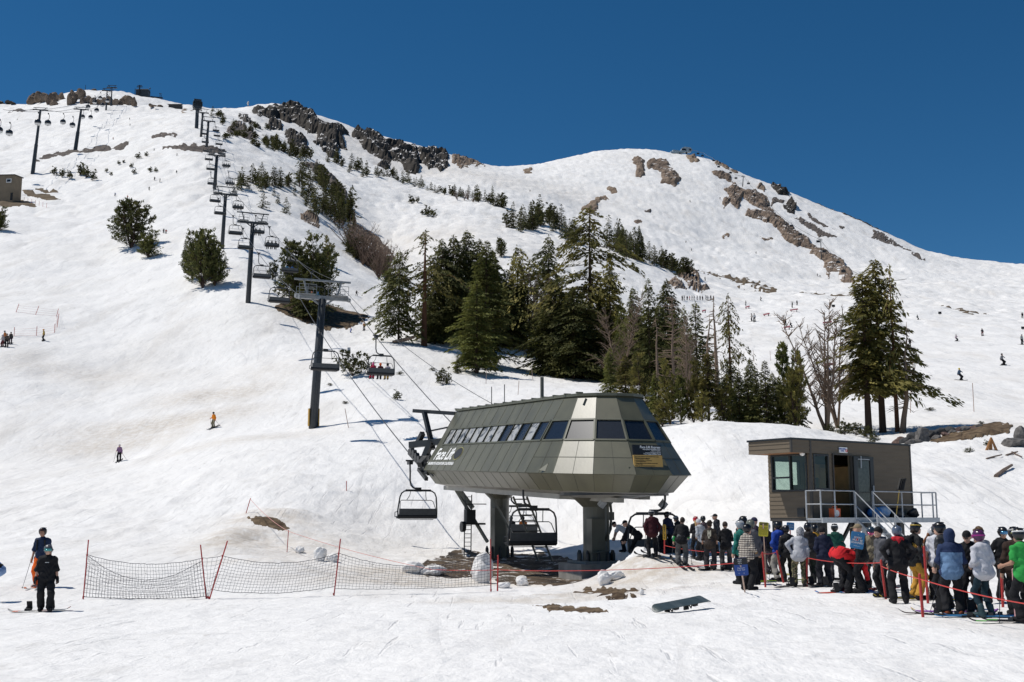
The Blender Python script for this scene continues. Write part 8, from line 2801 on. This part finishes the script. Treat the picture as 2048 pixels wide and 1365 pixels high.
mb = MB(); mb.box((23 * k, -1.3 * k, 9 * k), (5 * k, .6 * k, 16 * k)); mb.build('door', M_BLACK, bd)
for i in range(7):
 p = hit(48 + i * 7.5, 404 + i * 2.0)
 mb = MB(); mb.tube((0, 0, 0), (0, 0, 10 * k), .05, n=5)
 o = mb.build('marker_pole', M_PINK); o.location = p
 tag(o, 'thin pink stake in the row beside the tan building', 'pole', 'pink stakes by the tan building')

# ------------------------------------------------------------------ skyline buildings
def at_ridge(px, py): return hit(px, py)
b0 = at_ridge(284, 191); k = b0.y / FPX
lo = empty('summit_building', b0, 0, 'dark summit building with a lift mast on the left skyline', 'building')
mb = MB(); mb.box((2 * k, 0, 5 * k), (26 * k, 14 * k, 16 * k)); mb.build('wall', M_TOWER, lo)
mb = MB(); mb.prism([(-12 * k, -8 * k, 12 * k), (16 * k, -8 * k, 12 * k), (13 * k, -2 * k, 16 * k), (-9 * k, -2 * k, 16 * k)], (0, 12 * k, 0)); mb.build('roof', M_STEEL, lo)
mb = MB(); mb.bar((-3 * k, -8 * k, -6 * k), (-3 * k, -8 * k, 22 * k), 2 * k); mb.bar((-9 * k, -8 * k, 18 * k), (3 * k, -8 * k, 18 * k), 1.4 * k); mb.bar((-8 * k, -8 * k, 21 * k), (2 * k, -8 * k, 21 * k), 1 * k); mb.build('mast', M_STEEL, lo)
mb = MB(); mb.tube((-15 * k, 0, 0), (-15 * k, 0, 18 * k), .6 * k, n=5); mb.tube((16 * k, 0, 8 * k), (16 * k, 0, 19 * k), .5 * k, n=5); mb.ball((16 * k, 0, 18 * k), 1.5 * k, 8, 6); mb.build('antenna', M_STEEL, lo)
b1 = at_ridge(318, 196)
lo2 = empty('snow_fence', b1, 0, 'low dark railing with a small mast right of the summit building', 'railing')
mb = MB(); mb.bar((-18 * k, 0, 4 * k), (8 * k, 0, 1 * k), 1.4 * k, 3 * k); mb.build('rail', M_STEEL, lo2)
mb = MB(); mb.bar((2 * k, 0, 0), (2 * k, 0, 11 * k), .9 * k); mb.bar((0, 0, 11 * k), (5 * k, 0, 11 * k), .9 * k); mb.bar((5 * k, 0, 0), (5 * k, 0, 9 * k), .7 * k); mb.build('mast', M_STEEL, lo2)
b2 = at_ridge(351, 217)
sh = empty('shed', b2, 0, 'small dark shed on the snow between skyline and upper lift station', 'shed')
mb = MB(); mb.box((0, 0, 2 * k), (22 * k, 8 * k, 6 * k)); mb.build('wall', M_TRIM, sh)
mb = MB(); mb.prism([(-13 * k, -5 * k, 5 * k), (13 * k, -5 * k, 5 * k), (11 * k, 5 * k, 7 * k), (-12 * k, 5 * k, 7 * k)], (0, 0, .8 * k)); mb.build('roof', M_STEEL, sh)
b3 = at_ridge(171, 174)
mb = MB(); mb.tube((0, 0, -k), (0, 0, 11 * k), .6 * k, .4 * k, 6); o = mb.build('mast', M_STEEL); o.location = b3; tag(o, 'thin mast standing on the left skyline above the crags', 'mast')
b4 = at_ridge(496, 214)
rm = empty('weather_mast', b4, 0, 'short weather mast thickly coated in white rime on the skyline', 'mast')
mb = MB(); mb.tube((0, 0, -k), (0, 0, 7 * k), .8 * k, n=6); mb.build('post', mat('rime_stained_post', (.45, .33, .26), .9), rm)
mb = MB(); mb.poly([(0, 0, 4 * k), (-.6 * k, 0, 7 * k), (.4 * k, 0, 10 * k), (.3 * k, 0, 12 * k)], [1.2 * k, 2.0 * k, 1.6 * k, .4 * k], 8); mb.build('rime', mat('rime_ice', (.68, .62, .58), .8, var=.1), rm, True)

# summit lift station on the right mountain
b5 = at_ridge(1366, 304); k = b5.y / FPX
ss = empty('lift_terminal', b5, .25, 'pale metal summit lift station on the round mountain top', 'lift terminal')
M_PALE = mat('pale_metal', (.36, .42, .45), .4, .2, var=.1, scale=.5)
mb = MB()
pr = [(-20, 3), (-6, 6), (-2, 13), (2, 15), (15, 14), (19, 10), (17, 5), (6, 4), (-2, 2), (-20, 1)]
mb.prism([(x * k, -5 * k, z * k) for x, z in pr], (0, 10 * k, 0)); mb.build('hood', M_PALE, ss)
mb = MB(); mb.box((0, -5.2 * k, 8.5 * k), (10 * k, .3 * k, 4 * k)); mb.box((14 * k, -5.2 * k, 9 * k), (5 * k, .3 * k, 4 * k)); mb.build('window', M_GLASS, ss)
mb = MB(); mb.tube((8 * k, 0, -6 * k), (8 * k, 0, 5 * k), 1.6 * k, n=10); mb.tube((-8 * k, 0, -2 * k), (-8 * k, 0, 3 * k), 1.4 * k, n=10); mb.build('column', M_STEEL, ss)
mb = MB(); mb.box((-17 * k, 0, 3 * k), (13 * k, 7 * k, 7 * k)); mb.box((-25 * k, 0, 1 * k), (6 * k, 6 * k, 4 * k)); mb.build('hut', M_PALE, ss)
RT = []
for px, py, ty, lab in ((1485, 374, 352, 'small lift tower beside the rock ridge near the summit station'), (1643, 520, 478, 'small lift tower on the lower rock ridge')):
 p = hit(px, py); kk_ = p.y / FPX
 r = empty('lift_tower', p, .5, lab, 'lift tower')
 Hh = (py - ty) * kk_
 mb = MB(); mb.tube((0, 0, -1), ((3 * kk_ if py < 400 else 0), 0, Hh), 1.0 * kk_, .7 * kk_, 8); mb.build('pole', M_TOWER, r)
 x0 = 3 * kk_ if py < 400 else 0
 mb = MB(); mb.bar((x0 - 5 * kk_, 0, Hh), (x0 + 5 * kk_, 0, Hh), 1.0 * kk_); mb.bar((x0 - 4 * kk_, 0, Hh + 2 * kk_), (x0 + 4 * kk_, 0, Hh + 2 * kk_), .6 * kk_); mb.build('crossarm', M_TOWER, r)
 RT.append(p + Vector((x0, 0, Hh)))
low = hit(1815, 598) + Vector((0, 0, 8))
P_ = [b5 + Vector((12 * k, -2, 6 * k)), RT[0], RT[1], low]
pp = []
for a, b in zip(P_[:-1], P_[1:]):
 for q in range(20):
  f = q / 20; c = a.lerp(b, f); c.z -= (b - a).length * .03 * 4 * f * (1 - f); pp.append(c)
pp.append(P_[-1])
pp = [Vector((c.x, c.y, max(c.z, float(h(c.x, c.y)) + 5.5))) for c in pp]
mb = MB(); mb.poly(pp, .12, 4); tag(mb.build('haul_rope', M_ROPE), 'thin rope of the far lift running down beside the rock ridge', 'cable')
mb = MB(); mb.box((0, 0, -2.6), (2.4, .5, 1.4)); mb.tube((0, 0, -2), (0, 0, 0), .12, n=5); far_chair = mb.mesh('lift_chair', M_STEEL)
for i in range(3, len(pp) - 1, 3):
 o = link('lift_chair', far_chair); o.location = pp[i] + Vector((1.5 if i % 2 else -1.5, 0, 0)); tag(o, 'tiny dark chair of the far lift beside the rock ridge', 'lift chair', 'tiny chairs of the far lift')

# ------------------------------------------------------------------ terrain park rails, markers, poles
M_RAIL = mat('pink_rail_paint', (.40, .13, .15), .5)
for px, py, w, ang, lab in ((1588, 624, 16, -25, 'upper pink rail of the snow park'), (1533, 633, 13, -35, 'pink box of the snow park left of the standing pair'), (1574, 660, 13, -25, 'lowest pink box of the snow park'), (1495, 618, 9, -35, 'small pink rail behind the half bare trunk'), (1655, 650, 18, -10, 'pink feature seen through the bare tree'), (1408, 626, 8, -30, 'small pink rail seen between the firs'), (1660, 738, 24, 10, 'pale red feature seen low through the bare trees')):
 p = hit(px, py); kk_ = p.y / FPX
 r = empty('park_rail', p, RAD(ang), lab, 'park rail')
 mb = MB(); mb.bar((-w * kk_ / 2, 0, .55), (w * kk_ / 2, 0, .75), .35, .35); mb.build('beam', M_RAIL, r)
 for s2 in (-.35, .35):
  mb = MB(); mb.box((w * kk_ * s2, 0, .25), (.15, .3, .6)); mb.build('leg', M_BLACK, r)
for px, py, lab in ((1667, 616, 'small dark signboard left of the hemlock tops'), (1880, 630, 'small dark signboard right of the hemlock tops'), (2046, 660, 'small dark signboard at the right edge')):
 p = hit(px, py); kk_ = p.y / FPX
 r = empty('signboard', p, 0, lab, 'sign')
 mb = MB(); mb.box((0, 0, 4 * kk_), (6.5 * kk_, .1, 5 * kk_)); mb.build('panel', M_BLACK, r)
 mb = MB(); mb.tube((0, 0, -.2), (0, 0, 2 * kk_), .06, n=6); mb.build('post', M_STEEL, r)
for px, py, tx, ty, lab, m_ in ((1948, 824, 1945, 767, 'tall grey bamboo pole on the snow right of the hemlocks', M_WPOST), (1821, 826, 1822, 762, 'thin grey pole beside the hemlock shadow', M_WPOST), (1508, 724, 1506, 700, 'thin grey pole in the park behind the young firs', M_WPOST), (1541, 722, 1540, 702, 'second thin grey pole in the park behind the young firs', M_WPOST),
        (972, 768, 973, 740, 'thin orange tipped stake at the foot of the front fir', M_WPOST), (1066, 762, 1063, 735, 'thin stake on the snow left of the broad firs', M_WPOST), (697, 856, 690, 818, 'thin stake left of the nearest tower shadow', M_WPOST), (693, 982, 693, 963, 'thin stake on the snow bank left of the hanging chair', M_PINK), (1036, 790, 1038, 762, 'thin stake behind the terminal roof', M_WPOST)):
 red_pole(lab, px, py, tx, ty, lab, None, .03, m_)
p = hit(697, 738)
r = empty('sign', p, 0, 'small grey square sign on a post in the juniper like bush', 'sign'); kk_ = p.y / FPX
mb = MB(); mb.box((0, 0, 40 * kk_), (6 * kk_, .05, 7 * kk_)); mb.build('panel', M_GALV, r)
mb = MB(); mb.tube((0, 0, -.2), (0, 0, 38 * kk_), .05, n=6); mb.build('post', M_STEEL, r)

# dead sticks on the snow right of the hut
M_STICK = mat('weathered_stick', (.17, .12, .09), .9, var=.3, scale=8)
for pts, rr, lab in (([(1992, 955), (2008, 944), (2024, 936)], .12, 'thick weathered log lying on the snow at the far right'), ([(1973, 919), (1988, 916), (2004, 914)], .06, 'weathered stick with a small fork on the snow'), ([(2013, 912), (2026, 909), (2036, 908)], .07, 'weathered stick crossing another at the right edge'), ([(2024, 905), (2034, 912), (2044, 918)], .05, 'thin stick crossing the one at the right edge'), ([(2013, 892), (2028, 890)], .04, 'short thin stick near the right edge boulders')):
 Q = [hit(*q) for q in pts]
 mb = MB(); mb.poly([q - Q[0] + Vector((0, 0, rr * .4 + .05 * i)) for i, q in enumerate(Q)], [rr * (1 - .2 * i) for i in range(len(Q))], 7)
 if 'fork' in lab: mb.poly([Q[1] - Q[0], Q[1] - Q[0] + Vector((.1, -.5, -.4))], [.04, .02], 5)
 o = mb.build('stick', M_STICK); o.location = Q[0]; tag(o, lab, 'stick')
q = hit(1982, 900)
tp_ = empty('stump', q, 0, 'orange brown split stump poking out of the snow right of the hut', 'stump')
mb = MB(); mb.poly([(-.3, 0, -.1), (.05, 0, .75)], [.09, .05], 6); mb.poly([(.35, 0, -.1), (.05, 0, .75)], [.09, .05], 6); mb.poly([(.0, .1, -.1), (.05, 0, .7)], [.12, .06], 6); mb.build('wood', mat('orange_wood', (.36, .17, .06), .8, var=.3, scale=6), tp_)
q = hit(800, 688)
mb = MB(); mb.poly([(-2.0, 0, .1), (0, 0, .5), (1.2, 0, .9)], [.22, .28, .2], 8); o = mb.build('log', M_DEAD); o.location = q + Vector((1.0, -1, 0)); tag(o, 'pale fallen log at the foot of the slim dark fir', 'log')
